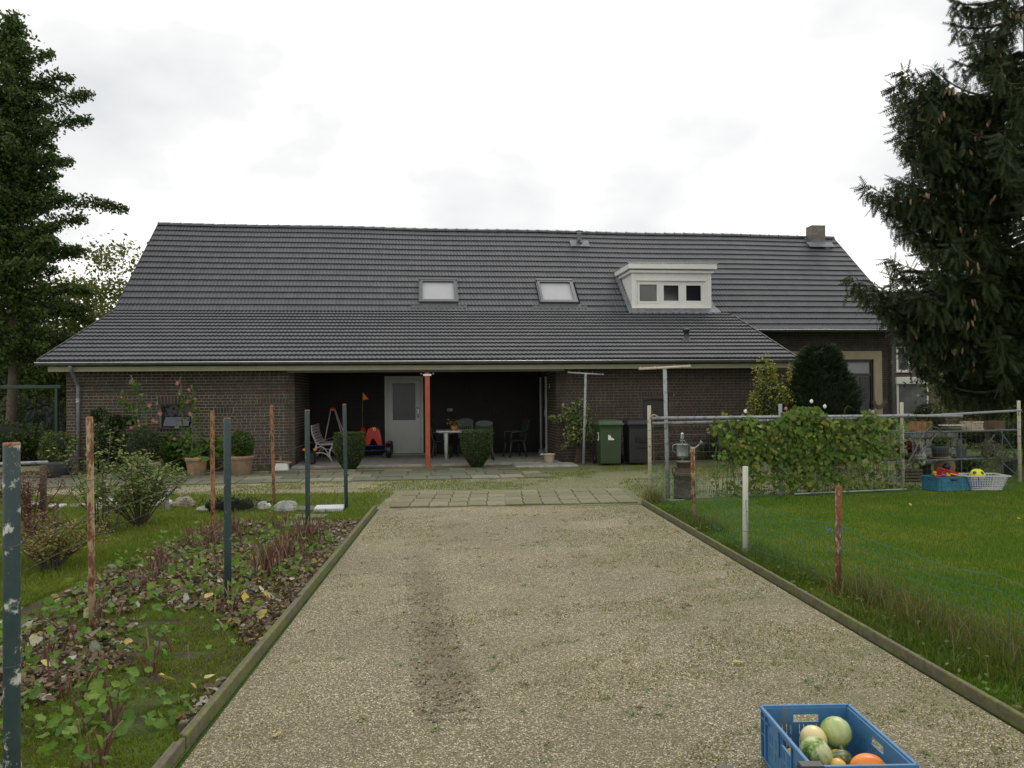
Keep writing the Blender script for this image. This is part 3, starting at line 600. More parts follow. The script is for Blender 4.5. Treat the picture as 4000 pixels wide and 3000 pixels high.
# roof vents
v = bpy.data.objects.new('flue_pipe', None); COL.objects.link(v); v.parent = house; v.location = (13.8, 7.4, 6.93)
mb = MB(); mb.lathe([(.075, -.05), (.075, .34), (.085, .345), (.085, .36), (.06, .37)], 14); mb.lathe([(.14, .4), (.13, .42), (.02, .46)], 14); mb.build('flue', m_alu, v, True)
mb = MB(); mb.lathe([(.15, -.14), (.11, .0), (.09, .05)], 14); mb.build('flue_collar', m_black, v, True)
mb = MB(); mb.box((0, -.05, -.03), (.66, .42, .02), Matrix.Rotation(thu(14), 3, 'X'), bev=.006); mb.build('lead_flashing', m_lead, v)
mb = MB(); mb.lathe([(.19, -.06), (.17, .02), (.09, .1), (.07, .13), (.065, .3), (.1, .305), (.1, .36), (.03, .375)], 14); mb.build('vent_pipe', m_dark, house, True, (15.39, .9, 3.05))
# small stable windows
for (a0, a1, z0, z1, tilt) in ((2.12, 2.84, .97, 1.54, 1), (13.9, 14.62, .86, 1.58, 0)):
    mb = MB(); mb.panel((a0, .1, z0), X, Z_, (0, 1, 0), a1-a0, z1-z0, .06, [(.05, a1-a0-.05, .05, z1-z0-.05)])
    for k in range(9):
        t = k/8; aa = a0+(a1-a0)*t; mb.box((aa, .08, z1-.01-.05*(2*t-1)**2), (.1, .12, .05))
    wf = mb.build('stable_window', m_black, house, fix=True); wf['label'] = 'small dark low window with a tilted lower pane' if tilt else 'small dark low window behind the black bin'
    mb = MB()
    if tilt: mb.box(((a0+a1)/2, .14, z0+.38), (a1-a0-.1, .01, .3)); mb.build('pane', m_glass, wf); mb = MB(); mb.box(((a0+a1)/2, .06, z0+.15), (a1-a0-.14, .01, .27), Matrix.Rotation(R(-38), 3, 'X')); mb.build('tilted_pane', M('tilt_glass_reflection', (.17, .18, .22), .12, .1), wf)  # tilted pane's grey reflection is painted into its colour
    else: mb.box(((a0+a1)/2, .14, (z0+z1)/2), (a1-a0-.1, .01, z1-z0-.1)); mb.build('pane', M('dusty_glass', (.03, .027, .02), .4, .6, 12), wf)
    mb = MB(); mb.box(((a0+a1)/2, .02, z0-.02), (a1-a0+.04, .16, .035), bev=.006); mb.build('sill', m_dark, wf)
# porch: door, post, slab, lamp, socket, side door
dr = bpy.data.objects.new('back_door', None); COL.objects.link(dr); dr.parent = house; dr.location = (7.3, 2.6, .05)
mb = MB(); mb.panel((0, -.03, 0), X, Z_, (0, 1, 0), 1.06, 2.18, .1, [(.08, .98, .03, 2.1)]); mb.build('door_frame', m_door, dr, fix=True)
mb = MB(); mb.panel((.085, .0, .035), X, Z_, (0, 1, 0), .89, 2.06, .05, [(.13, .76, .92, 1.95)]); mb.panel((.18, -.008, .12), X, Z_, (0, 1, 0), .69, .78, .008, [(.03, .66, .03, .75)]); mb.build('door_leaf', m_door, dr, fix=True)
mb = MB(); mb.box((.53, .025, 1.47), (.66, .01, 1.06)); mb.build('pane', MG('rain_glass', .25, (.022, .026, .027)), dr)
mb = MB(); mb.box((.915, -.01, 1.17), (.04, .015, .3), bev=.005); mb.tube([(.915, -.02, 1.2), (.915, -.06, 1.2), (.8, -.06, 1.2)], .011, 8); mb.build('door_handle', m_alu, dr, True)
mb = MB(); mb.box((.53, -.06, .0), (1.2, .2, .06), bev=.01); mb.build('sill', m_concrete, dr)
post = bpy.data.objects.new('porch_post', None); COL.objects.link(post); post.parent = house; post.location = (8.45, -.66, -.02)
mb = MB(); mb.box((0, 0, 1.13), (.118, .118, 2.26), bev=.008); mb.build('post', m_redpaint, post)
mb = MB(); mb.box((0, 0, 2.2), (.2, .12, .05), bev=.005)
for sx in (-.14, .14): mb.lathe([(.022, -.02), (.026, 0), (.012, .02)], 8, (sx, -.05, 2.23))
mb.build('bolt', m_alu, post)
mb = MB(); mb.box((8.47, .97, -.02), (6.44, 3.2, .13), bev=.02); mb.box((11.2, -1.1, -.01), (1.5, .8, .1), bev=.03); mb.build('porch_floor', m_concrete, house)
mb = MB(); mb.box((11.665, 1.9, 1.1), (.02, .92, 2.1)); p = mb.build('side_door', m_black, house); mb = MB(); mb.box((11.64, 1.42, 1.1), (.05, .05, 2.14)); mb.box((11.64, 2.38, 1.1), (.05, .05, 2.14)); mb.box((11.61, 1.44, 1.2), (.02, .03, .14)); mb.box((11.61, 1.44, .2), (.02, .03, .1)); mb.build('door_frame', m_door, p)
mb = MB(); mb.tube([(11.6+.0*math.cos(t), .6+.06*math.cos(t), 1.9+.06*math.sin(t)) for t in [k*.45+1 for k in range(11)]], .012, 6); mb.build('wall_hook', m_alu, house, True)
mb = MB(); mb.box((9.1, 2.575, 1.28), (.15, .04, .08), bev=.008); mb.build('wall_socket', m_concrete, house)
# wing window with rendered surround
mb = MB(); mb.panel((19.75, 3.955, .3), X, Z_, (0, 1, 0), 3.05, 2.66, .07, [(.26, 2.79, .1, 2.4)]); mb.build('rendered_surround', m_beige, house, fix=True)
mb = MB(); mb.box((20.4, 3.96, .15), (5.6, .06, .28)); mb.build('rendered_plinth', m_beige, house)
ww = MB(); ww.panel((20.0, 4.04, .4), X, Z_, (0, 1, 0), 2.55, 2.3, .07, [(.08, .78, 1.86, 2.22), (.86, 1.62, 1.86, 2.22), (1.7, 2.47, 1.86, 2.22), (.08, .78, .08, 1.78), (.86, 1.62, .08, 1.78), (1.7, 2.47, .08, 1.78)]); ww = ww.build('wing_window', m_dark, house, fix=True)
mb = MB()
for a in (20.42, 21.24, 22.08): mb.box((a, 4.085, 2.44), (.74, .01, .38))
mb.build('blind', m_blind, ww); mb = MB()
for a in (20.42, 21.24, 22.08): mb.box((a, 4.085, 1.33), (.76, .01, 1.7))
mb.build('pane', m_glass, ww)
mb = MB(); k = 30; vs = []
for j in range(k+1): x = 22.12+.3*j/k; vs += [(x, 4.066+.006*math.sin(j*1.9), .5), (x, 4.066+.006*math.sin(j*1.9), 2.15)]
mb.add(vs, [(2*j, 2*j+2, 2*j+3, 2*j+1) for j in range(k)]); mb.build('curtain', M('net_curtain', (.1, .105, .11), .8, .15), ww)
# ------------------------------------------------------------------ edging boards of the drive
m_board = M('old_wood', (.085, .075, .045), .9, .45, 5, bmp=.8, bscale=40)
m_boardmoss = MP('mossy_wood', (.13, .115, .075), (.14, .15, .045), .5, 9, .9, (.075, .065, .042), stretch=(1, .25, 1))
def edging(label, side, fx, y0, y1, n):
    t = thing('edging_board_row', label, 'edging', (0, 0, 0), 0)
    for i in range(n):
        ya, yb = y0+(y1-y0)*i/n+.01, y0+(y1-y0)*(i+1)/n-.01; xa, xb = fx(ya)+side*.05, fx(yb)+side*.05
        an = math.atan2(-(xb-xa), yb-ya); L = math.hypot(xb-xa, yb-ya); mb = MB(); r_ = Matrix.Rotation(an+random.uniform(-.004, .004), 3, 'Z')
        mb.box((0, 0, 0), (.026, L, .12), bev=.005); mb.box((side*.03, .02, -.008), (.026, L*.98, .11), bev=.005)
        if i: mb.box((side*.075, -L/2+.2, -.02), (.04, .04, .14), bev=.006)
        o = mb.build('board', m_boardmoss, t, loc=((xa+xb)/2, (ya+yb)/2, .0+random.uniform(-.006, .006))); o.rotation_euler = (0, 0, an+random.uniform(-.004, .004))
edging('weathered mossy board edge between the gravel and the raspberry bed', -1, LE, 1.2, 12.1, 4)
edging('weathered board edge between the gravel and the mown lawn', 1, RE, 1.2, 12.45, 4)

# ------------------------------------------------------------------ posts
mp_green = MP('green_paint', (.022, .05, .05), (.55, .55, .5), .665, 16, .5, (.016, .038, .04), chipvar=(.4, .42, .36))
mp_green2 = MP('green_paint_worn', (.022, .05, .05), (.55, .55, .5), .585, 13, .5, (.016, .038, .04), chipvar=(.4, .42, .36))
mp_rust = MP('rust', (.24, .095, .035), (.075, .034, .022), .53, 30, .85, (.36, .19, .09), stretch=(1, 1, .5), chipvar=(.06, .025, .015))
mp_rustcream = MP('rust_cream', (.4, .34, .2), (.2, .07, .03), .5, 15, .8, (.3, .2, .1), stretch=(1, 1, .45), chipvar=(.1, .035, .02))
mp_white = MP('white_paint', (.6, .6, .56), (.16, .08, .05), .66, 16, .6, (.5, .5, .46), stretch=(1, 1, .5))
mp_cream = MP('cream_paint', (.5, .46, .36), (.26, .11, .05), .6, 16, .7, (.42, .38, .29), stretch=(1, 1, .4))
mp_galv = MP('galvanised', (.32, .33, .35), (.2, .2, .21), .55, 14, .5, (.26, .27, .29))
m_wire = M('wire', (.07, .085, .08), .5, .3, 9, metal=.4); m_wiregreen = M('green_wire', (.035, .14, .09), .5, .2, 9)
def pole(name, label, cat, p, h, r, mat, lean=(0, 0), group=None, ties=(), mat_top=None):
    t = thing(name, label, cat, (p[0], p[1], 0), random.uniform(0, 6), group)
    t.rotation_euler = (lean[1], lean[0], 0)
    mb = MB(); mb.lathe([(r, -.15), (r, h*.3), (r*1.01, h*.6), (r, h-.004), (r*.93, h), (r*.86, h-.002), (r*.84, h-.05)], 20); mb.build('pipe', mat, t, True)
    if mat_top: mb = MB(); mb.lathe([(r*1.015, h-.008), (r*1.015, h+.002), (r*.82, h+.003), (r*.82, h-.03)], 20, close=False); mb.build('rusty_rim', mat_top, t, True)
    for z in ties:
        mb = MB(); mb.tube([((r+.003)*math.cos(a), (r+.003)*math.sin(a), z+.006*math.sin(a)) for a in [k*math.pi/7 for k in range(15)]], .0022, 4); mb.build('wire_tie', m_wire, t)
    return t
G1 = 'dark green pipe posts along the raspberry bed'; G2 = 'rusty pipe posts behind the raspberry bed'
P1 = atd(82, 3000, 2.98); pole('garden_post', 'thick dark green pipe with many white paint chips, nearest to the camera', 'post', (-1.862, 3.0), 1.535, .0285, mp_green2, (0, 0), G1, (1.16, .72), mp_rust)
for (x, y), h, lb, le in (((-2.34, 6.62), 1.525, 'dark green pipe post rising from the middle of the leafy bed, second of its row', 0), ((-2.42, 9.52), 1.535, 'dark green pipe post in front of the white garden bench', 0), ((-2.5, 12.11), 1.575, 'dark green pipe post in front of the clipped box bush, white chips at its top', -.012)):
    pole('garden_post', lb, 'post', (x, y), h, .0285, mp_green, (le, 0), G1, (.9, 1.16), mp_rust)
for (x, y), h, lb, le, m_ in (((-3.1, 5.95), 1.56, 'rusty pipe post nearest the camera, pale yellow patches on its upper half', -.012, mp_rustcream), ((-3.54, 9.53), 1.53, 'rusty orange pipe post in front of the potted hollyhocks', -.003, mp_rust), ((-3.77, 12.75), 1.56, 'rusty pipe post leaning slightly, behind the grey boulder', -.024, mp_rust)):
    pole('garden_post', lb, 'post', (x, y), h, .024, m_, (le, 0), G2, (.85, 1.1), mp_rust)
def wire(label, pts, sag=.02, r=.0016):
    P = []; 
    for a, b in zip(pts[:-1], pts[1:]):
        a, b = Vector(a), Vector(b)
        for k in range(8): t = k/8; P.append(a.lerp(b, t)-Vector((0, 0, 4*sag*t*(1-t))))
    P.append(Vector(pts[-1])); mb = MB(); mb.tube(P, r, 4); return tag(mb.build('bed_wire', m_wire), label, 'wire')
wire('upper wire strung along the dark green posts', [(-1.86, 3.0, 1.16), (-2.34, 6.62, 1.15), (-2.42, 9.52, 1.14), (-2.5, 12.11, 1.15)])
wire('lower wire strung along the dark green posts', [(-1.86, 3.0, .72), (-2.34, 6.62, .7), (-2.42, 9.52, .72), (-2.5, 12.11, .7)])
wire('upper wire strung along the rusty posts', [(-2.5, 2.0, 1.05), (-3.1, 5.95, 1.08), (-3.54, 9.53, 1.1), (-3.77, 12.75, 1.1)])
wire('lower wire strung along the rusty posts', [(-2.5, 2.0, .7), (-3.1, 5.95, .68), (-3.54, 9.53, .7), (-3.77, 12.75, .7)])
sp = at(655, 1998); pole('short_pipe', 'short bluish grey pipe stub behind the green currant bush', 'post', sp, .47, .03, mp_galv, (-.05, 0))
bp = at(169, 2047); t = thing('rail_fence', 'pale round rail resting on a brown wooden post by the shrubs', 'fence', (bp.x, bp.y, 0)); mb = MB(); mb.box((0, 0, .36), (.07, .07, .86), bev=.012); mb.build('post', m_board, t)
mb = MB(); mb.tube([(-2.2, -.1, .78), (-.9, -.03, .81), (.06, 0, .835)], .022, 10); mb.build('rail', mp_galv, t, True); mb = MB(); mb.box((-2.2, -.1, .35), (.07, .07, .84), bev=.012); mb.build('post', m_board, t)
sk = at(230, 2190); t = thing('garden_stake', 'thin grey wooden stake among low yellow-leaved bushes', 'stake', (sk.x, sk.y, 0)); mb = MB(); mb.tube([(0, 0, -.1), (-.01, 0, .3), (-.02, .01, .62)], [.016, .015, .013], 7); mb.build('stake', m_board, t)

# right hand fences ---------------------------------------------------
low = thing('low_mesh_fence', 'low sagging green wire mesh fence on mixed posts beside the gravel', 'fence', (0, 0, 0))
def fpost(par, p, h, r, mat, label, lean=0, ties=()):
    q = bpy.data.objects.new('fence_post', None); COL.objects.link(q); q.parent = par; q.location = (p[0], p[1], 0); q.rotation_euler = (0, lean, 0); q['label'] = label
    mb = MB(); mb.lathe([(r, -.15), (r, h-.004), (r*.93, h), (r*.84, h-.003), (r*.8, h-.04)], 16); mb.build('pipe', mat, q, True)
    for z in ties: mb = MB(); mb.tube([((r+.003)*math.cos(a), (r+.003)*math.sin(a), z+.008*math.sin(a)) for a in [k*math.pi/6 for k in range(13)]], .003, 4); mb.build('wire_tie', m_wire, q)
fpost(low, (2.37, 10.6), .985, .029, mp_rustcream, 'cream post with rusty top and streaks', -.006, (.27, .1, .41))
fpost(low, (2.4, 8.37), .93, .028, mp_white, 'clean white post', .012, (.27,))
fpost(low, (2.73, 6.81), .9, .027, mp_rustcream if False else MP('rust_flaked', (.27, .1, .04), (.5, .42, .32), .56, 26, .85, (.12, .045, .025), stretch=(1, 1, .5)), 'rusty post tied with blue string', .018, (.33,))
mb = MB(); mb.tube([(2.705, 6.79, .52), (2.73, 6.775, .5), (2.765, 6.79, .54), (2.77, 6.82, .55)], .004, 5); mb.tube([(2.705, 6.79, .52), (2.66, 6.78, .55), (2.63, 6.78, .53), (2.625, 6.78, .57)], .004, 5); mb.build('blue_string', M('blue_string', (.04, .16, .32), .7, .1), low)
tops = [(2.19, 12.9, .62), (2.37, 10.57, .62), (2.4, 8.34, .58), (2.73, 6.78, .58), (3.1, 5.2, .5), (3.35, 3.9, .5), (3.6, 2.5, .5)]
mb = MB(); P = []
for a, b in zip(tops[:-1], tops[1:]):
    a, b = Vector(a), Vector(b); L = (b-a).length; n = max(2, int(L/.075))
    for k in range(n):
        t = k/n; q = a.lerp(b, t); q.z -= .22*t*(1-t); off = .05*math.sin(t*math.pi)*math.sin(a.y*3); P.append((q, off))
P.append((Vector(tops[-1]), 0))
for i, (q, off) in enumerate(P):
    s_ = .02*math.sin(i*.9); mb.tube([(q.x, q.y, q.z), (q.x+off+.02+s_*.4, q.y+s_*.3, q.z*.5), (q.x+.01, q.y, .01)], .0021, 3, caps=False)
for k in range(6):
    f = k/5; mb.tube([(q.x+(off+.02)*min(1, 2*f)*(1 if f < .5 else 2*(1-f)), q.y, q.z*(1-f)+.01+.008*math.sin(i*.5+k)) for i, (q, off) in enumerate(P)], .002 if k else .0028, 3, caps=False)
mb.build('wire_mesh', m_wiregreen, low, kind='stuff')
tall = thing('tall_garden_fence', 'tall pipe fence with two grey top rails carrying the bean vine', 'fence', (0, 0, 0))
fps = [((2.19, 12.9), 1.5, mp_cream, 'cream post at the gravel corner wound with wire'), ((4.44, 13.36), 1.5, mp_galv, 'grey post inside the vine'), ((6.75, 13.98), 1.5, mp_cream, 'cream post left of the plant stand'), ((9.33, 14.86), 1.5, mp_cream, 'cream rust-banded post at the far right corner')]
for p, h, mt, lb in fps: fpost(tall, p, h, .03, mt, lb, .0, [.2+.13*k for k in range(9)] if mt is mp_cream else (.4, .9))
mb = MB(); mb.tube([(2.22, 12.86, 1.3), (4.44, 13.3, 1.285), (6.75, 13.9, 1.27), (8.0, 14.35, 1.24)], .024, 10); mb.build('rail', mp_galv, tall, True)
mb = MB(); mb.tube([(2.25, 12.93, 1.215), (4.44, 13.42, 1.22), (6.75, 14.04, 1.24), (9.33, 14.8, 1.32)], .022, 10); mb.build('rail', mp_galv, tall, True)
mb = MB(); mb.tube([(2.2+.06*math.cos(a)+.06, 12.86, 1.29+.06*math.sin(a)) for a in [.2+k*.3 for k in range(10)]], .012, 6); mb.build('rope_loop', M('rope', (.35, .3, .2), .9), tall)
mb = MB(); A = [Vector((p[0], p[1], 0)) for p, *_ in fps]
for a, b in zip(A[:-1], A[1:]):
    n = int((b-a).length/.11)
    for k in range(n+1):
        q = a.lerp(b, k/n); mb.tube([(q.x, q.y+.03, .01), (q.x+.01*math.sin(k), q.y+.03, .6), (q.x, q.y+.03, 1.2)], .0021, 3, caps=False)
    for k in range(9): mb.tube([(a.x, a.y+.03, .05+.14*k), ((a.x+b.x)/2, (a.y+b.y)/2+.03, .035+.14*k), (b.x, b.y+.03, .05+.14*k)], .0021, 3, caps=False)
mb.build('wire_mesh', m_wire, tall, kind='stuff')
mb = MB(); mb.tube([(4.6, 13.2, .03), (6.0, 13.55, .03), (6.7, 13.75, .025)], .012, 6); mb.build('ground_rail', mp_galv, tall)
mb = MB(); mb.tube([tuple(atd(2606, 1955, 12.6)), tuple(atd(2672, 1953, 12.65))], .01, 6); tag(mb.build('lying_rod', mp_galv), 'pale metal rod lying in the grass by the milk churn', 'rod')

# clothes posts
def tpost(label, p, h, r, wdt, tilt, lean, mat, bar):
    t = thing('clothes_post', label, 'clothes post', (p[0], p[1], 0)); t.rotation_euler = (0, lean, 0); t['group'] = 'T-shaped clothes line posts'
    mb = MB(); mb.lathe([(r*1.1, -.1), (r, h*.5), (r, h)], 12); mb.build('pole', mat, t, True)
    mb = MB(); mb.tube([(-wdt/2, 0, h+.01-tilt), (wdt/2, 0, h+.01+tilt)], r*.62, 10)
    for k in (-.5, -.2, .2, .5): mb.tube([(wdt*k*.94, 0, h+.02+tilt*2*k), (wdt*k*.94, 0, h+.05+tilt*2*k)], .006, 5)
    mb.build('crossbar', bar, t, True)
tpost('slim grey T-shaped clothes post in front of the variegated shrub', (1.69, 19.3), 2.17, .03, .86, -.014, .035, mp_galv, mp_galv)
tpost('larger T-shaped clothes post with rust-stained white crossbar behind the corner fence post', (2.51, 13.1), 2.1, .032, .84, .012, -.012, mp_galv, mp_cream)

# milk churn, watering can, rooster ------------------------------------
mp_churn = MP('churn_rust', (.06, .03, .02), (.12, .055, .03), .56, 7, .7, (.04, .025, .02))
t = thing('milk_churn', 'rusty brown milk churn with two ear handles behind the fence', 'milk churn', (2.76, 13.05, 0))
mb = MB(); mb.lathe([(.16, 0), (.165, .02), (.155, .03), (.158, .36), (.165, .365), (.158, .38), (.15, .42), (.1, .485), (.095, .5), (.098, .53)], 26); mb.build('body', mp_churn, t, True)
mb = MB(); mb.lathe([(.107, .5), (.112, .51), (.11, .56), (.118, .565), (.118, .585), (.1, .59), (.03, .58)], 26); mb.build('lid', mp_churn, t, True)
for s_ in (-1, 1): mb = MB(); mb.tube([(s_*.1, 0, .47), (s_*.17, 0, .5), (s_*.185, 0, .45), (s_*.17, 0, .38), (s_*.155, 0, .35)], .009, 6); mb.build('handle', mp_churn, t, True)
wc = atd(2666, 1782, 14); t = thing('iron_stake', 'thin iron stake with a white knob carrying the watering can', 'stake', (wc.x, wc.y, 0)); mb = MB(); mb.tube([(0, .0, 0), (0, 0, .98)], .012, 8); mb.lathe([(.03, .9), (.03, .96), (.012, .965)], 8); mb.lathe([(.05, wc.z-.03), (.09, wc.z-.006), (.09, wc.z-.002)], 10); mb.build('rod', mp_galv, t); mb = MB(); mb.ell((0, 0, .985), (.026, .026, .024), 10, 6); mb.build('knob', m_white, t, True)
t = thing('watering_can', 'grey zinc watering can with long rose spout raised above the churn', 'watering can', (wc.x, wc.y, wc.z)); mcan = M('can_zinc', (.24, .27, .27), .45, .25, 6, metal=.4)
mb = MB(); mb.lathe([(.1, 0), (.103, .01), (.1, .02), (.1, .2), (.103, .205), (.098, .21), (.02, .205)], 24); mb.build('body', mcan, t, True)
mb = MB(); mb.tube([(.09, 0, .05), (.17, 0, .1), (.3, 0, .2)], [.02, .016, .012], 10); mb.tube([(.1, 0, .19), (.2, 0, .13)], .006, 6); mb.build('spout', mcan, t, True)
mb = MB(); mb.lathe([(.014, 0), (.045, .05), (.045, .056), (.02, .062)], 14, (.3, 0, .2), mat=Matrix.Rotation(R(50), 3, 'Y')); mb.build('rose', mcan, t, True)
mb = MB(); mb.tube([(-.09, 0, .04), (-.17, 0, .1), (-.165, 0, .19), (-.1, 0, .21)], .009, 8); mb.tube([(-.04, 0, .2), (-.03, 0, .27), (.04, 0, .27), (.09, 0, .2)], .008, 8); mb.build('handle', mcan, t, True)
rp = atd(3430, 1600, 16.5); t = thing('iron_rooster', 'rusty iron rooster ornament on a stake above the vine', 'garden ornament', (rp.x, rp.y, 0))
k = .0052; O = [(0, 0), (-8, 4), (-16, 12), (-18, 26), (-22, 31), (-19, 33), (-20, 38), (-16, 36), (-14, 40), (-12, 35), (-9, 32), (-8, 24), (0, 17), (10, 18), (18, 28), (25, 36), (33, 36), (38, 30), (37, 20), (33, 26), (28, 22), (22, 12), (14, 4), (6, 0)]
mb = MB(); n = len(O); z0 = rp.z+.0; mb.add([(x*k, y_, z0+y*k) for y_ in (-.012, .012) for x, y in O], [tuple(range(n)), tuple(range(n, 2*n))[::-1]]+[(i, i+n, (i+1) % n+n, (i+1) % n) for i in range(n)]); mb.build('rooster', mp_churn, t); mb = MB(); mb.tube([(0, 0, 0), (0, 0, z0+.04)], .008, 6); mb.build('stake', mp_rust, t)

# wheelie bins -----------------------------------------------------------
def bin_(label, p, rz, mat, matlid, slot):
    t = thing('wheelie_bin', label, 'bin', (p[0], p[1], 0), rz)
    mb = MB(); hw, hd, bw, bd = .275, .33, .235, .26
    def ring(x, y, z, yo=0): return [(-x, -y+yo, z), (x, -y+yo, z), (x, y+yo, z), (-x, y+yo, z)]
    vs = ring(bw, bd, .04)+ring(bw+.005, bd+.01, .12)+ring(hw-.02, hd-.02, .86)+ring(hw, hd, .93)+ring(hw+.02, hd+.02, .935)+ring(hw+.02, hd+.02, .965)
    mb.add(vs, [(3, 2, 1, 0)]+[(i*4+k, i*4+(k+1) % 4, i*4+4+(k+1) % 4, i*4+4+k) for i in range(5) for k in range(4)]+[(20, 21, 22, 23)])
    b = mb.build('body', mat, t); bv = b.modifiers.new('bevel', 'BEVEL'); bv.width = .02; bv.segments = 2; bv.limit_method = 'ANGLE'
    mb = MB(); vs = ring(hw+.03, hd+.04, .955, -.01)+ring(hw+.03, hd+.04, .985, -.01)+ring(hw+.005, hd+.01, 1.0, -.005)+ring(hw-.005, hd-.03, 1.045, .02)+ring(hw-.08, hd-.12, 1.07, .03)
    mb.add(vs, [(3, 2, 1, 0)]+[(i*4+k, i*4+(k+1) % 4, i*4+4+(k+1) % 4, i*4+4+k) for i in range(4) for k in range(4)]+[(16, 17, 18, 19)]); mb.tube([(-hw, hd+.06, 1.02), (hw, hd+.06, 1.02)], .018, 8)
    b = mb.build('lid', matlid, t); bv = b.modifiers.new('bevel', 'BEVEL'); bv.width = .008; bv.segments = 2; bv.limit_method = 'ANGLE'
    for s_ in (-1, 1):
        mb = MB(); mb.lathe([(.03, -.025), (.1, -.022), (.105, -.01), (.105, .01), (.1, .022), (.03, .025)], 18, (s_*.29, .27, .105), mat=Matrix.Rotation(R(90), 3, 'Y')); mb.build('wheel', m_black, t, True)
    if slot:
        mb = MB(); mb.box((.06, -.331, .6), (.3, .012, .13), bev=.004); mb.box((.06, -.332, .42), (.26, .02, .015)); mb.build('grip_recess', m_black, t)
        mb = MB(); mb.box((.04, -.17, 1.052), (.36, .1, .02), bev=.004); mb.build('lid_slot', m_black, t)
    return t
g = bin_('green wheelie bin with torn white sticker on its front', (2.29, 19.0+.3), .1, M('bin_green', (.037, .066, .027), .5, .15, 3, bmp=.1), M('bin_lid', (.055, .095, .045), .45, .2, 3, bmp=.1), 0)
mb = MB(); S = [(0, 0), (.13, -.002), (.145, .015), (.13, .04), (.11, .03), (.1, .055), (.085, .06), (.075, .03), (.065, .08), (.05, .11), (.035, .1), (.02, .125), (0, .12)]; n = len(S)
mb.add([(x-.07, -.322-.0+(.0), .60+z) for x, z in S]+[(x-.07, -.30, .60+z) for x, z in S], [tuple(range(n))]+[(i, i+n, (i+1) % n+n, (i+1) % n) for i in range(n)]); mb.build('torn_sticker', M('sticker', (.75, .75, .75), .5, .05), g)
mb = MB(); mb.box((-.265, -.1, .68), (.01, .12, .19)); mb.build('side_sticker', M('sticker', (.7, .7, .7)), g); mb = MB(); mb.box((-.272, -.1, .68), (.004, .06, .13)); mb.build('sticker_print', m_dark, g)
bin_('black wheelie bin with a slot in its lid beside the green one', (2.98, 19.4), .1, M('bin_black', (.022, .023, .026), .5, .2, 3, bmp=.1), M('bin_black_lid', (.03, .031, .035), .45, .2, 3, bmp=.1), 1)
mb = MB(); mb.tube([(3.33, 19.0, 0), (3.38, 19.35, .6), (3.43, 19.75, 1.25)], .018, 8); tag(mb.build('broom_stick', m_board, None, True), 'pale wooden stick leaning on the wall right of the black bin', 'stick')

# paving -----------------------------------------------------------------
def slabmat(name, cols, rough=.85):
    m, nt, bs = nmat(name); r = ramp(nt, cols); oi = nt.nodes.new('ShaderNodeObjectInfo'); nt.links.new(oi.outputs['Random'], r.inputs[0])
    n = noise(nt, 5, 7, .75); r2 = ramp(nt, [(.3, (.6, .62, .5)), (.5, (1, 1, 1)), (.7, (1.35, 1.35, 1.3))]); nt.links.new(n.outputs['Fac'], r2.inputs[0])
    c = mixc(nt, 1., r.outputs[0], r2.outputs[0], 'MULTIPLY'); n2 = noise(nt, 2.2, 6, .75); r3 = ramp(nt, [(.52, (0, 0, 0)), (.62, (.8, .8, .8))]); nt.links.new(n2.outputs['Fac'], r3.inputs[0])
    c = mixc(nt, r3.outputs[0], c, (.1, .115, .04)); nt.links.new(c, bs.inputs['Base Color']); bs.inputs['Roughness'].default_value = rough; n3 = noise(nt, 80, 4, .7); bump(nt, bs, n3.outputs['Fac'], .5, .006); return m
m_slab = slabmat('paving_slab', [(0, (.14, .13, .07)), (.4, (.17, .155, .09)), (.7, (.13, .12, .065)), (1, (.2, .185, .115))])
m_flag = slabmat('terrace_flag', [(0, (.085, .088, .062)), (.4, (.12, .12, .09)), (.7, (.1, .1, .07)), (.9, (.22, .2, .14)), (1, (.15, .165, .14))])
pave = bpy.data.objects.new('driveway_paving', None); COL.objects.link(pave); tag(pave, 'strip of mossy square concrete slabs at the end of the gravel', None, None, 'structure'); pave['kind'] = 'structure'
proto = None; ex, ey = Vector((3.82, .34, 0)).normalized(), Vector((-.02, 1.95, 0)).normalized()
for i in range(13):
    ro = [(0, .45), (.45, .95), (.95, 1.4), (1.4, 1.85)] if i % 2 else [(0, .48), (.48, .9), (.9, 1.38), (1.38, 1.85)]
    for a, b in ro:
        q = MB(); q.box((0, 0, 0), (.283, b-a-.014, .05), bev=.006); q = q.build('slab', m_slab, pave); c = Vector((-1.9, 12.2, 0))+ex*(.145+i*.296)+Vector((.02 if i < 6 else .0, 0, 0))+ey*((a+b)/2+.02*math.sin(i*2.))
        q.location = (c.x, c.y, .0+random.uniform(-.003, .005)-.012); q.rotation_euler = (random.uniform(-.008, .008), random.uniform(-.008, .008), .06+random.uniform(-.015, .015))
ter = bpy.data.objects.new('terrace_paving', None); COL.objects.link(ter); ter['label'] = 'uneven row of old grey flagstones along the front of the house'; ter['kind'] = 'structure'
rr = random.Random(4); y0 = 0
for row, (b0, b1) in enumerate([(-3.75, -3.1), (-3.1, -2.5), (-2.5, -1.95), (-1.95, -1.45)]):
    a = -1.2 if row < 3 else 5.4
    while a < (10.6 if row < 2 else (9.7 if row == 2 else 10.2)):
        L = rr.choice([.5, .6, .6, .75, .4]); q = MB(); q.box((0, 0, 0), (L-.02, b1-b0-.02, .05), bev=.008); q = q.build('flagstone', m_flag, ter); p = loc2w(a+L/2, (b0+b1)/2); q.location = (p.x, p.y, rr.uniform(-.006, .004)-.01)
        q.rotation_euler = (rr.uniform(-.012, .012), rr.uniform(-.012, .012), YAW+rr.uniform(-.02, .02)); a += L
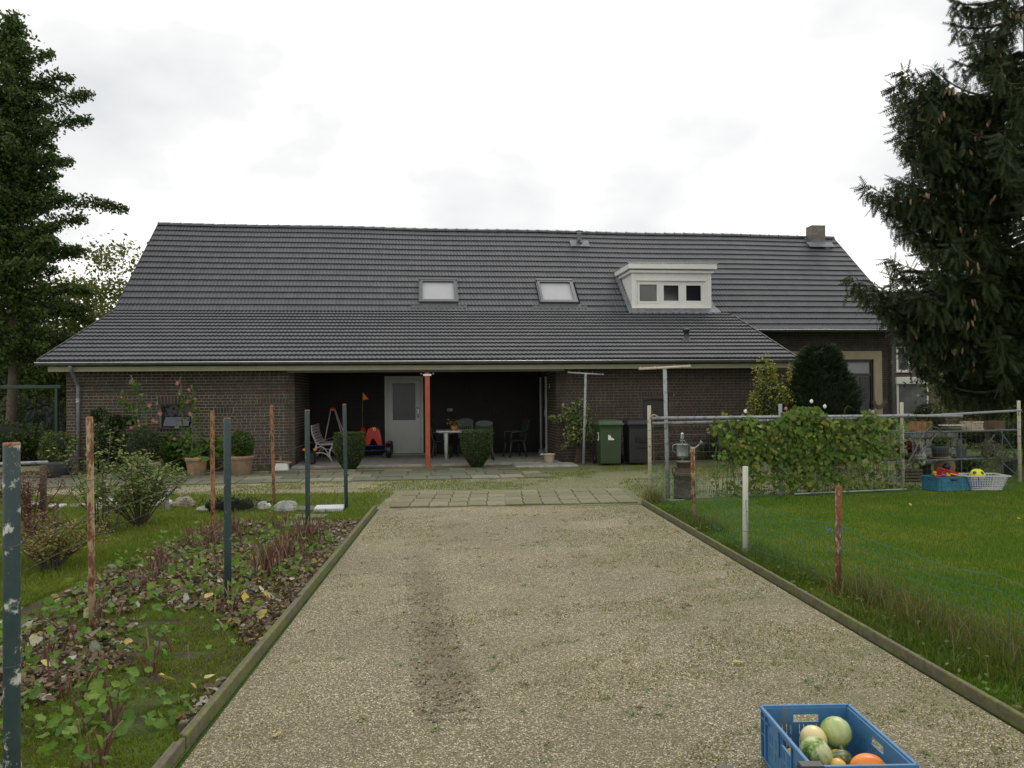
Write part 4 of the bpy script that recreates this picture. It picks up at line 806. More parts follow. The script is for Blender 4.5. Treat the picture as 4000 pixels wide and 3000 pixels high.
for i in range(14):   # low kerb stones behind the path
    L = .62; q = MB(); q.box((0, 0, 0), (L-.02, .06, .1), bev=.012); q = q.build('kerb_stone', m_flag, ter); p = loc2w(-1.2+i*L+L/2, -1.93+.0*i if i < 10 else -1.93); q.location = (p.x, p.y, .02+rr.uniform(-.008, .01)); q.rotation_euler = (0, rr.uniform(-.02, .02), YAW+rr.uniform(-.02, .02))
for i, (x, y, sx, sy) in enumerate(((1230, 1990, .55, .4), (1205, 2022, .5, .3), (1180, 2050, .5, .35))):
    p = at(x, y); q = MB(); q.box((0, 0, 0), (sx, sy, .06), bev=.01); q = q.build('stepping_slab', m_flag, None, loc=(p.x, p.y, .0)); tag(q, ['topmost stepping slab beside the grey boulder', 'dark middle stepping slab in the grass', 'brownish stepping slab nearest the raspberry canes'][i], 'slab')
p = at(1287, 1994); q = MB(); q.box((0, 0, 0), (.42, .3, .06), bev=.01); tag(q.build('white_slab', M('pale_slab', (.45, .47, .48), .7, .1), None, loc=(p.x, p.y, .03)), 'pale bluish slab lying between two dark green posts', 'slab').rotation_euler = (.05, 0, .1)

# rocks --------------------------------------------------------------------
m_rock = M('rock', (.25, .22, .16), .9, .5, 7, bmp=.9, bscale=30); m_rockg = M('rock_grey', (.26, .26, .24), .9, .5, 9, bmp=.9, bscale=30); m_rockw = M('rock_white', (.42, .4, .36), .85, .4, 8, bmp=.9, bscale=30)
for i, (x, y, w_, d, h, mt, lb) in enumerate([
    (402, 1990, .16, .14, .17, m_rockw, 'pale grey stone standing beside the rusty near post'), (615, 1980, .2, .16, .13, m_rockw, 'white stone half hidden behind the currant bush'),
    (710, 1985, .17, .14, .165, m_rock, 'brown angular boulder left of the sprawling ivy'), (795, 2000, .16, .12, .07, m_rockg, 'flat mossy stone between the brown boulder and the ivy'),
    (1022, 1995, .11, .1, .12, m_rockw, 'small white and tan rock under the rusty leaning post'), (1108, 2005, .18, .14, .16, m_rockg, 'rounded speckled grey boulder by the stepping slabs'),
    (290, 1984, .14, .1, .06, m_rock, 'small tan stone beside a flat white slab'), (108, 1984, .11, .09, .08, m_rockw, 'cluster-like white stone at the foot of the wooden rail post')]):
    p = at(x, y); mb = MB(); mb.ell((0, 0, h*.35), (w_, d, h*.72), 14, 9, lump=.1, seed=i+3); tag(mb.build('rock', mt, None, False, loc=(p.x, p.y+.1, 0)), lb, 'rock', 'stones edging the small garden').rotation_euler = (0, 0, i*1.3)
p = at(210, 1985); mb = MB(); mb.box((0, 0, 0), (.3, .22, .05), bev=.012); tag(mb.build('white_slab', m_rockw, None, loc=(p.x, p.y, .03)), 'flat white slab behind the red-leaved shrub', 'slab')

# pots in front of the wall ---------------------------------------------------
m_terra = M('terracotta', (.24, .165, .11), .85, .25, 5, bmp=.3); m_terra2 = MP('stained_terracotta', (.33, .2, .13), (.2, .24, .17), .55, 6, .85, (.38, .17, .09)); m_creampot = M('cream_pot', (.42, .34, .24), .7, .15, 5)
def pot(name, label, p, r, h, mat, rim=.02, cat='pot', soil=True):
    t = thing(name, label, cat, (p[0], p[1], p[2] if len(p) > 2 else 0)); mb = MB(); mb.lathe([(r*.68, 0), (r*.72, .01), (r*.94, h*.78), (r*.95, h*.8), (r+rim*.3, h*.81), (r+rim*.5, h*.97), (r+rim*.3, h), (r*.9, h), (r*.87, h*.85)], 26); mb.build('pot', mat, t, True)
    if soil: mb = MB(); mb.lathe([(.005, h*.86), (r*.88, h*.86)], 20); mb.build('soil', m_soil, t)
    return t
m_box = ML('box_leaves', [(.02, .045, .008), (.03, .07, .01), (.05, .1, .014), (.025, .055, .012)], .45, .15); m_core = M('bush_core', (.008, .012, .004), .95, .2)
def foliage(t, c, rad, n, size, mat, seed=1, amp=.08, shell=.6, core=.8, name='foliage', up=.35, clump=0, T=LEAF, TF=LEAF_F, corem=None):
    if core: mb = MB(); mb.ell(c, tuple(x*core for x in rad), 18, 12, lump=.05, seed=seed); mb.build('dark_core', corem or m_core, t, True)  # solid near-black core filling the bush behind its leaves
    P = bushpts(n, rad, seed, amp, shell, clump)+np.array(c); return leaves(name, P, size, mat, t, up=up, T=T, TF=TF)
# ------------------------------------------------------------------ plants by the wall
m_green = ML('mid_leaves', [(.03, .065, .012), (.045, .09, .018), (.07, .12, .025), (.04, .075, .02)])
m_darkleaf = ML('dark_leaves', [(.012, .028, .008), (.02, .042, .01), (.028, .055, .012)], .4, .12)
m_mallow = ML('mallow_leaves', [(.04, .095, .02), (.055, .12, .025), (.08, .14, .03)], .6, .3)
m_stem = M('plant_stem', (.07, .1, .03), .7, .3); m_twig = M('twig', (.06, .045, .032), .9, .4, 12, bmp=.5)
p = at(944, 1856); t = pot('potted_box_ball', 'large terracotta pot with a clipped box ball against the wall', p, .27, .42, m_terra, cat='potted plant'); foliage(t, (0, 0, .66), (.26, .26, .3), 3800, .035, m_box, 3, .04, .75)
p = at(768, 1860); t = pot('potted_seedling', 'stained terracotta pot with one young broad-leaved seedling and a cane', p, .23, .4, m_terra2, cat='potted plant')
mb = MB(); mb.tube([(.06, 0, .3), (.09, 0, .62)], .006, 5); mb.tube([(-.08, 0, .3), (-.1, 0, .62), (-.07, 0, .9)], [.014, .012, .008], 6); mb.build('stem', m_stem, t)
leaves('leaves', rng.normal(size=(9, 3))*[.12, .1, .05]+[-.05, 0, .48], .2, m_mallow, t, up=1.2, T=HEART, TF=HEART_F); leaves('leaves', rng.normal(size=(14, 3))*[.12, .1, .05]+[-.08, 0, .86], .12, m_mallow, t, up=1)
p = at(562, 1860); t = pot('potted_dark_bush', 'shallow buff pot with a dark rounded bush behind the currant shrub', p, .33, .3, m_creampot, cat='potted plant'); foliage(t, (0, 0, .65), (.42, .36, .4), 4200, .04, m_darkleaf, 5, .1, .6)
p = at(222, 1866); t = thing('potted_boxwood', 'boxwood in a wide dark grey tub at the corner of the house', 'potted plant', p); mb = MB(); mb.lathe([(.24, 0), (.3, .3), (.31, .36), (.28, .36), (.27, .3)], 24); mb.build('tub', M('tub', (.05, .052, .055), .6, .2), t, True); foliage(t, (0, 0, .68), (.33, .33, .34), 4200, .04, ML('box2', [(.03, .06, .01), (.06, .1, .02), (.09, .14, .03)], .45, .2), 7, .08, .7)
p = at(1103, 1846); t = thing('white_box', 'white chipped box with a flap of brown cardboard on top', 'box', p, .1); mb = MB(); mb.box((0, 0, .115), (.27, .2, .2), bev=.01); mb.box((-.12, -.11, .1), (.06, .02, .12), bev=.01); mb.build('box', m_white, t); mb = MB(); mb.box((.02, .02, .235), (.34, .26, .015), Matrix.Rotation(R(6), 3, 'Y')); mb.box((-.04, .05, .3), (.02, .1, .14), Matrix.Rotation(R(10), 3, 'Y')); mb.build('cardboard', M('cardboard', (.28, .2, .11), .9, .2), t)
p = at(2145, 1797, .1); pot('flower_pot', 'wide cream bowl pot on the porch slab', (p.x, p.y, .04), .14, .215, m_creampot); p = at(2180, 1795); pot('flower_pot', 'small orange terracotta pot standing upside down on the porch slab', (p.x+.0, p.y+.5, .04), .09, .18, m_terra)
p = at(2119, 1795); t = thing('flower_pot', 'small grey-green pot with a pale triangle mark on the porch slab', 'pot', (p.x, p.y+.5, .04)); mb = MB(); mb.lathe([(.12, 0), (.12, .03), (.09, .08), (.075, .19), (.02, .2)], 16); mb.build('pot', M('greypot', (.12, .14, .13), .7), t, True); mb = MB(); mb.add([(-.05, -.122, .05), (.05, -.122, .05), (0, -.1, .11)], [(0, 1, 2)]); mb.build('mark', m_white, t)
# hollyhocks
m_pink = ML('pink_petals', [(.5, .16, .22), (.58, .23, .27), (.55, .27, .25)], .6, .35)
def hollyhock(label, base, pts, fl, nleaf=60):
    t = thing('hollyhock', label, 'flower', base, 0, 'pink hollyhocks by the wall'); b = Vector(base); P = [b]+[Vector(q) for q in pts]; P = [q-b for q in P]
    mb = MB(); mb.tube(P, [.014]+[.011]*(len(P)-2)+[.004], 6); mb.build('stem', m_stem, t, True)
    mb = MB(); L = []
    for k in range(34):
        f = .35+.65*k/33; i = min(int(f*(len(P)-1)), len(P)-2); q = P[i].lerp(P[i+1], f*(len(P)-1)-i); mb.ell((q.x+random.uniform(-.03, .03), q.y+random.uniform(-.03, .03), q.z), (.014, .014, .017), 6, 4)
    mb.build('buds', M('bud', (.09, .13, .04), .7, .3), t, True, kind='stuff')
    for k in range(nleaf):
        f = random.uniform(.1, .75); i = min(int(f*(len(P)-1)), len(P)-2); q = P[i].lerp(P[i+1], f*(len(P)-1)-i); s = .22*(1-f); L.append((q.x+random.gauss(0, s*.7), q.y+random.gauss(0, s*.7), q.z+random.gauss(0, .06)))
    leaves('leaves', L, .1, m_mallow, t, T=HEART, TF=HEART_F, up=.5)
    for (x, y, z, s) in fl:
        mb = MB(); vs = [(0, 0, 0)]; n = 20
        for k in range(n):
            a = 2*math.pi*k/n; r = .8*s*(1+.12*math.cos(5*a)); vs.append((r*math.cos(a)*.5, -.02, r*math.sin(a)*.5)); 
        for k in range(n):
            a = 2*math.pi*k/n; r = .8*s*(1+.16*math.cos(5*a)); vs.append((r*math.cos(a), -.045+.01*math.sin(5*a), r*math.sin(a)))
        mb.add(vs, [(0, 1+k, 1+(k+1) % n) for k in range(n)]+[(1+k, 1+n+k, 1+n+(k+1) % n, 1+(k+1) % n) for k in range(n)]); f = mb.build('blossom', m_pink, t, True); f.location = Vector((x, y, z))-b; f.rotation_euler = (random.uniform(-.3, .3), 0, random.uniform(-.5, .5))
        mb = MB(); mb.ell((0, -.045, 0), (.012, .02, .012), 6, 4); mb.build('stamen', M('stamen', (.5, .45, .2)), f)
def hp(x, y): q = atd(x, y, 18.1); return (q.x, q.y, q.z)
hollyhock('hollyhock with a single big pink bloom near its tip, leaning left of the stable window', (-7.75, 18.1, 0), [hp(585, 1700), hp(545, 1560), hp(525, 1495), hp(512, 1468)], [(*hp(519, 1492), .075), (*hp(587, 1584), .06), (*hp(626, 1613), .065), (*hp(603, 1640), .06), (*hp(611, 1646), .05)])
hollyhock('short leftmost hollyhock with small pink blooms', (-8.1, 18.1, 0), [hp(548, 1700), hp(505, 1600), hp(480, 1550), hp(475, 1530)], [(*hp(476, 1549), .04), (*hp(508, 1609), .03), (*hp(548, 1644), .055), (*hp(515, 1668), .06), (*hp(549, 1661), .05)])
hollyhock('tall hollyhock with a pink bloom at its tip right of the stable window', (-7.25, 18.1, 0), [hp(705, 1720), hp(718, 1600), hp(708, 1530), hp(703, 1475)], [(*hp(698, 1498), .06), (*hp(706, 1536), .05), (*hp(732, 1571), .05), (*hp(722, 1640), .06), (*hp(686, 1714), .045)])
hollyhock('rightmost hollyhock with pale salmon blooms', (-7.0, 18.15, 0), [hp(742, 1720), hp(765, 1600), hp(757, 1530), hp(746, 1505)], [(*hp(743, 1520), .05), (*hp(763, 1560), .06), (*hp(748, 1616), .065), (*hp(737, 1567), .045)])
p = at(395, 1850); t = thing('camellia_bush', 'dark glossy bush beside the zinc downpipe behind the rusty near post', 'bush', (p.x, p.y+.3, 0)); mb = MB(); mb.tube([(0, 0, 0), (.05, 0, .5), (0, 0, .9)], .03, 6); mb.build('trunk', m_twig, t)
for i, (c, rd) in enumerate([((0, 0, .75), (.34, .3, .42)), ((.2, 0, 1.15), (.24, .2, .2)), ((-.25, 0, 1.3), (.16, .2, .18)), ((.5, 0, 1.15), (.14, .15, .12)), ((-.15, 0, .3), (.3, .25, .3))]): foliage(t, c, rd, 1500 if i == 0 else 500, .07, m_darkleaf, i, .12, .3, .6)
p = at(466, 1840); t = thing('mallow_clump', 'clump of broad light green mallow leaves under the hollyhocks', 'plant', (p.x, p.y+.2, 0)); leaves('foliage', bushpts(420, (.45, .3, .4), 4, .1, .2)+[0, 0, .5], .14, m_mallow, t, T=HEART, TF=HEART_F, up=.6)
mb = MB(); [mb.tube([(0, 0, 0), (.3*math.cos(k), .2*math.sin(k), .6)], .008, 5) for k in range(7)]; mb.build('stems', m_stem, t)
p = at(800, 1840); t = thing('mallow_clump', 'low mallow leaves between the seedling pot and the box ball pot', 'plant', (p.x+.05, p.y+.2, 0)); leaves('foliage', bushpts(200, (.4, .25, .35), 4, .1, .2)+[0, 0, .45], .13, m_mallow, t, T=HEART, TF=HEART_F, up=.6)
p = at(650, 1840); t = thing('mallow_clump', 'tall mass of mallow leaves directly under the stable window', 'plant', (p.x, p.y+.25, 0)); leaves('foliage', bushpts(500, (.6, .25, .45), 4, .1, .2)+[0, 0, .45], .12, m_mallow, t, T=HEART, TF=HEART_F, up=.6)
# currant and berry shrubs in the garden
def shrub(name, label, p, h, spread, nst, mat, leafsize, nleaf, stemmat=None, T=LEAF, lowf=.35, up=.9, cat='shrub', seed=1):
    t = thing(name, label, cat, p); r = random.Random(seed); mb = MB(); L = []
    for i in range(nst):
        a = r.uniform(0, 6.28); e = r.uniform(.1, 1)*spread; hh = h*r.uniform(.65, 1)*(1-.25*(e/spread)**2); P = [Vector((math.cos(a)*.05, math.sin(a)*.05, 0)), Vector((math.cos(a)*e*.35, math.sin(a)*e*.35, hh*.35)), Vector((math.cos(a)*e*.75, math.sin(a)*e*.75, hh*.72)), Vector((math.cos(a)*e+r.gauss(0, .04), math.sin(a)*e, hh))]
        mb.tube(P, [.012, .009, .006, .002], 5)
        tw = []
        for k in range(5):
            f = r.uniform(.3, .95); j = min(int(f*3), 2); q = P[j].lerp(P[j+1], f*3-j); d = Vector((r.gauss(0, 1), r.gauss(0, 1), r.uniform(.1, 1))).normalized()*spread*r.uniform(.2, .5); mb.tube([q, q+d], [.005, .002], 4); tw.append((q, q+d))
        for k in range(nleaf//nst):
            if r.random() < .35:
                f = lowf+(1-lowf)*r.random(); j = min(int(f*3), 2); q = P[j].lerp(P[j+1], f*3-j)
            else: aa, bb = r.choice(tw); q = aa.lerp(bb, r.uniform(.2, 1))
            L.append(q+Vector((r.gauss(0, .035), r.gauss(0, .035), r.gauss(0, .03))))
    mb.build('stems', stemmat or m_twig, t); leaves('leaves', L, leafsize, mat, t, up=1.5, T=T); return t
m_currant = ML('currant_leaves', [(.05, .1, .02), (.09, .155, .04), (.17, .22, .09), (.06, .12, .025), (.08, .14, .03), (.2, .17, .05), (.07, .125, .03)], .55, .3)
p = at(545, 2055); shrub('currant_shrub', 'sprawling green currant shrub with layered pale leaves in the garden', (p.x, p.y, 0), .98, .72, 26, m_currant, .052, 4200, seed=3)
p = at(430, 2085); shrub('currant_shrub', 'thin bare-stemmed arm of currant leaning right of the rusty near post', (p.x, p.y, 0), 1.15, .5, 7, m_currant, .05, 380, seed=8, lowf=.6)
p = at(290, 2080); shrub('currant_shrub', 'sparse tall shoots behind the rusty near post, leaves only at their tips', (p.x, p.y+.6, 0), 1.45, .75, 7, m_currant, .055, 330, seed=12, lowf=.7)
m_redl = ML('red_leaves', [(.12, .03, .025), (.16, .05, .035), (.07, .08, .03), (.2, .06, .04), (.06, .07, .025)], .55, .25)
p = at(125, 2060); shrub('red_berry_shrub', 'shrub with dark red autumn leaves beside the brown wooden post', (p.x, p.y, 0), .82, .55, 16, m_redl, .036, 1700, M('red_twig', (.13, .04, .035), .8, .3), seed=5)
m_yel = ML('yellowing_leaves', [(.07, .1, .02), (.12, .15, .03), (.3, .2, .03), (.09, .12, .025), (.32, .15, .03)], .55, .3)
p = at(195, 2230); shrub('berry_bush', 'low wide bush with small yellowing leaves behind the first green post', (p.x, p.y, 0), .5, .62, 20, m_yel, .03, 2600, seed=6)
p = at(30, 2240); shrub('berry_bush', 'small bush with reddish stems cut off by the left edge behind the first green post', (p.x-.1, p.y+.6, 0), .55, .45, 12, m_redl, .035, 900, seed=16)
p = at(890, 2000); t = thing('ivy_log', 'dark rotten log overgrown with ivy between the stones', 'log', (p.x, p.y+.1, 0)); mb = MB(); mb.tube([(-.35, 0, .06), (0, .02, .08), (.33, 0, .05)], [.08, .1, .07], 12); mb.build('log', m_core, t, True)
leaves('ivy_leaves', rng.normal(size=(420, 3))*[.24, .06, .035]+[0, -.0, .15], .05, m_darkleaf, t, up=.8)
# variegated shrub, golden spindle, yew, box cones ---------------------------
m_var = ML('variegated_leaves', [(.05, .09, .03), (.07, .12, .035), (.34, .36, .17), (.055, .1, .03), (.4, .4, .22), (.06, .1, .03)], .4, .2)
p = at(2265, 1812); t = thing('variegated_shrub', 'cream and green variegated euonymus against the brick wall', 'shrub', (p.x, p.y+.25, 0)); mb = MB()
for k in range(8): mb.tube([(.03*k-.1, 0, 0), (.05*math.sin(k*2), .02*math.cos(k), .35), (.25*math.sin(k*1.7), .1*math.cos(k), .9)], [.025, .016, .006], 6)
mb.build('trunk', m_twig, t)
for i, (c, rd, n) in enumerate([((0, 0, .95), (.38, .3, .34), 900), ((-.25, 0, 1.25), (.22, .2, .2), 300), ((.05, 0, 1.42), (.2, .18, .16), 260), ((.25, 0, .85), (.26, .25, .3), 420), ((-.55, -.05, 1.1), (.22, .15, .09), 160), ((-.1, 0, .6), (.28, .22, .18), 300), ((-.38, 0, .4), (.08, .1, .06), 60)]):
    P = bushpts(n, rd, i, .12, .25); leaves('foliage', P+np.array(c), .085, m_var, t, up=.3)
m_gold = ML('golden_leaves', [(.1, .14, .02), (.3, .28, .03), (.42, .36, .05), (.14, .17, .025), (.06, .1, .015), (.35, .32, .05)], .5, .3)
m_gdark = ML('spindle_leaves', [(.04, .07, .012), (.07, .1, .02), (.12, .14, .02)], .5, .2)
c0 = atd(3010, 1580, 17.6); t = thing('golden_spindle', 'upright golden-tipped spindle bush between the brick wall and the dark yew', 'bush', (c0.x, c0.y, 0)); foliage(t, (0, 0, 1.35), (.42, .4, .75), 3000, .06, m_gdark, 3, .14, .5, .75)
P = np.concatenate([bushpts(1300, (.46, .44, .8), 3, .14, .95)+[0, 0, 1.38]]+[np.array([x, 0, 2.1])+rng.normal(size=(70, 3))*[.03, .03, .13]+[0, 0, dz_] for x, dz_ in ((-.22, -.05), (-.05, .2), (.1, .05), (.42, -.05))]); P = P[rng.random(len(P)) < np.clip((P[:, 2]-.5)/1.5+.1, 0, 1)]; leaves('golden_tips', P, .055, m_gold, t, up=.5)
m_yew = ML('yew_leaves', [(.008, .018, .006), (.014, .03, .009), (.022, .042, .012)], .5, .1)
SPR = []; SF = []
for k in range(6):     # spray: short needles both sides of a twig
    x = k/6; w_ = .24*(1-x*.5)
    for s_ in (-1, 1): i = len(SPR); SPR += [(x-.03, 0, 0), (x+.12, 0, 0.01), (x+.22, s_*w_, -.05+.04*(k % 2))]; SF.append((i, i+1, i+2))
SPR = np.array(SPR)
def sprays(name, P, D, size, mat, parent, kind=None, loc=None):
    """sprays pointing along D"""
    D = D/np.linalg.norm(D, axis=1)[:, None]; a = rng.normal(size=D.shape); b = np.cross(D, a); b /= np.linalg.norm(b, axis=1)[:, None]; c = np.cross(D, b)
    Rm = np.stack([D, b, c], axis=2); S = size*rng.uniform(.7, 1.3, len(P)); return raw(name, scatter(SPR, P, S, Rm), SF, len(SPR), mat, parent, kind, loc=loc)
c0 = atd(3205, 1560, 17.8); t = thing('yew_bush', 'big dark green conical yew bush left of the large window', 'bush', (c0.x, c0.y, 0)); mb = MB()
mb.lathe([(.5, .1), (.62, .6), (.6, 1.3), (.48, 1.9), (.28, 2.35), (.05, 2.6)], 20); mb.build('dark_core', m_core, t, True)
n = 7000; z = rng.uniform(0, 1, n)**.8*2.75; rad = .78*np.clip(1-(z/2.85)**2.6, .02, 1)**.6*(1+.1*np.sin(z*5)); az = rng.uniform(0, 6.283, n); z = z*.92; rad = 1.06*rad*(.8+.22*rng.random(n)+.06*np.sin(az*5+z*6)); P = np.stack([rad*np.cos(az), rad*np.sin(az), z], 1); D = np.stack([np.cos(az), np.sin(az), .5+.5*rng.random(n)], 1)+rng.normal(size=(n, 3))*.4
P[:, 2] += .12
sprays('foliage', P, D, .13, m_yew, t)
for (x, y, lb, w_) in ((1366, 1838, 'clipped dark box bush left of the red post in front of the bench', .37), (1862, 1826, 'clipped dark box bush right of the red post in front of the chairs', .385)):
    p = at(x, y); t = thing('clipped_box', lb, 'bush', p, 0, 'clipped box bushes in front of the porch'); mb = MB(); mb.lathe([(.13, .02), (.25, .2), (w_*.85, .45), (w_*.88, .7), (w_*.75, .8)], 20); mb.build('dark_core', m_core, t, True)
    n = 6500; u = rng.random(n); z = .04+.82*u; prof = np.interp(z, [.04, .15, .35, .55, .78, .86], [.15, .24, .34, .4, .39, .33])/.4*w_; top = rng.random(n) < .28; rr_ = np.where(top, prof*np.sqrt(rng.random(n)), prof*(.93+.09*rng.random(n))); z = np.where(top, .84+.03*rng.random(n), z); az = rng.uniform(0, 6.283, n)
    leaves('foliage', np.stack([rr_*np.cos(az), rr_*np.sin(az), z], 1), .03, m_box if w_ < .38 else m_box, t, up=.3)
c0 = at(2860, 1800); t = thing('low_dark_bush', 'low dark bush along the brick wall behind the watering can', 'bush', (c0.x, c0.y+.3, 0)); foliage(t, (0, 0, .3), (.75, .35, .38), 3200, .05, m_darkleaf, 9, .14, .5)

# ------------------------------------------------------------------ porch furniture (local frame of the house)
def inporch(a, b, z=.05): v = loc2w(a, b, z); return (v.x, v.y, v.z)
m_bench = M('bench_white', (.42, .41, .39), .5, .15, 6)
t = thing('garden_bench', 'white slatted garden bench seen from its side inside the porch', 'bench', inporch(5.62, .35, .045), YAW)
prof = [(-.02, .92), (-.015, .85), (-.005, .78), (.015, .71), (.04, .64), (.07, .575), (.105, .515), (.17, .47), (.25, .47), (.33, .48), (.41, .485), (.48, .475), (.53, .44)]
for i, (x, z) in enumerate(prof):
    x2, z2 = prof[min(i+1, len(prof)-1)]; x1, z1 = prof[max(i-1, 0)]; an = math.atan2(z2-z1, x2-x1); mb = MB(); mb.box((x, .7, z-.02), (.055, 1.5, .024), Matrix.Rotation(-an, 3, 'Y'), bev=.006); mb.build('slat', m_bench, t)
for y in (.04, 1.36):
    mb = MB(); C = lambda P, r=.018: mb.tube([(q[0], y, q[1]) for q in P], r, 6)
    C([(-.03, .9), (-.01, .7), (.08, .49), (.2, .43), (.42, .445), (.52, .42)], .018); C([(.1, .46), (.05, .3), (-.02, .15), (-.1, .02)], .022); C([(.5, .43), (.42, .3), (.4, .18), (.47, .02)], .024); C([(-.05, .16), (.08, .24), (.22, .25), (.34, .2), (.42, .1)], .016); C([(.08, .36), (.2, .4), (.3, .34), (.38, .2)], .016)
    mb.build('side_frame', m_bench, t, True)
t = thing('a_frame_toy', 'folded A-frame of white poles with red joints standing behind the bench', 'trestle', inporch(5.95, 1.9), YAW)
for (x0, x1, y) in ((-.05, -.3, 0), (.05, .42, 0), (.06, .5, .2)): mb = MB(); mb.tube([(x0, y*.3, 1.28), (x1, y, 0)], .014, 8); mb.build('pole', m_bench, t, True)
mred = M('red_plastic', (.42, .02, .015), .3, .1, 3, bmp=.02, coat=.3)
mb = MB(); mb.box((0, .02, 1.29), (.16, .08, .1), bev=.03); mb.build('top_joint', mred, t); mb = MB(); mb.box((.26, .05, .52), (.1, .12, .1), bev=.02); mb.box((.32, .08, .3), (.1, .12, .14), bev=.02); mb.build('lower_joint', mred, t); mb = MB(); mb.box((.03, .06, .42), (.42, .05, .05)); mb.build('crossbar', M('yellow_plastic', (.5, .3, .02), .4, .1), t)
t = thing('toy_barrow', 'small black toy cart with orange caps left of the bench', 'toy', inporch(5.5, -.1, .045), YAW); mb = MB(); mb.box((.12, 0, .16), (.26, .2, .3), bev=.03); mb.build('body', m_black, t); mb = MB()
for x in (0, .25): mb.ell((x, -.08, .36), (.05, .05, .04), 10, 6)
mb.build('orange_cap', M('orange_plastic', (.55, .2, .02), .4, .1), t, True)
# pedal go-kart
t = thing('pedal_kart', 'red pedal go-kart with orange pennant parked by the back door', 'toy car', inporch(7.0, 1.6), YAW)
mb = MB(); prof = [(-.19, .36), (-.16, .6), (-.1, .8), (0, .84), (.1, .84), (.19, .78), (.24, .58), (.26, .36), (.15, .37), (.06, .52), (.03, .54), (0, .52), (-.06, .36)]; n = len(prof)
mb.add([(x, y, z-(.03 if y else 0)) for y in (-.1, .28) for x, z in prof], [tuple(range(n)), tuple(range(n, 2*n))[::-1]]+[(i, i+n, (i+1) % n+n, (i+1) % n) for i in range(n)]); b = mb.build('bonnet', mred, t); bv = b.modifiers.new('bevel', 'BEVEL'); bv.width = .02; bv.segments = 2
mb = MB(); mb.ell((-.24, .1, .55), (.1, .16, .27), 12, 8); mb.box((.42, .05, .39), (.14, .2, .06), bev=.02); mb.build('mudguard', mred, t, True)
mb = MB(); S = [(-.035, .045), (.035, .045), (.035, 0), (.025, -.03), (0, -.05), (-.025, -.03), (-.035, 0)]; mb.add([(x+.07, -.106, .755+z) for x, z in S], [tuple(range(7))[::-1]]); em = mb.build('shield_emblem', M('emblem_yellow', (.75, .6, .05), .4, .05), t)
mb = MB(); H_ = [(-.012, -.035), (-.004, -.01), (-.018, 0), (-.012, .008), (-.002, .004), (-.004, .02), (-.014, .03), (-.002, .036), (.01, .026), (.01, .008), (.02, .016), (.022, 0), (.012, -.008), (.018, -.03), (.01, -.034), (.004, -.014), (-.004, -.036)]; mb.add([(x+.07, -.109, .758+z) for x, z in H_], [tuple(range(len(H_)))[::-1]]); mb.build('horse_mark', m_black, em)
for (x, y) in ((-.42, -.1), (.44, -.1), (-.42, .9), (.44, .9)):
    mb = MB(); mb.lathe([(.05, -.07), (.17, -.075), (.195, -.05), (.2, 0), (.195, .05), (.17, .075), (.05, .07)], 22, (x, y, .2), mat=Matrix.Rotation(R(90), 3, 'Y')); w_ = mb.build('wheel', m_black, t, True); mb = MB(); mb.lathe([(.1, -.078), (.1, .078)], 14, (x, y, .2), mat=Matrix.Rotation(R(90), 3, 'Y')); mb.build('hub', m_greyframe, w_, True)
mblue = M('blue_tube', (.02, .035, .16), .4, .1); mb = MB(); mb.tube([(-.4, -.1, .2), (.42, -.1, .2)], .015, 6); mb.tube([(-.35, -.12, .33), (.38, -.12, .33)], .015, 6); mb.tube([(0, -.1, .2), (0, .9, .2)], .025, 8); mb.build('chassis', mblue, t)
mb = MB(); mb.box((0, .62, .36), (.32, .3, .06), bev=.02); mb.box((0, .8, .56), (.3, .06, .36), Matrix.Rotation(R(-12), 3, 'X'), bev=.02); mb.build('seat', m_black, t)
mb = MB(); mb.tube([(-.28, .3, .4), (-.27, .3, 1.1), (-.25, .3, 1.72)], .006, 5); mb.build('flag_pole', M('pole_yel', (.2, .18, .05)), t); mb = MB(); mb.add([(-.25, .3, 1.74), (-.25, .3, 1.53), (-.1, .29, 1.55), (-.25, .303, 1.74), (-.25, .303, 1.53), (-.1, .293, 1.55)], [(0, 1, 2), (5, 4, 3)]); mb.build('pennant', M('pennant', (.8, .18, .02), .6, .05), t)
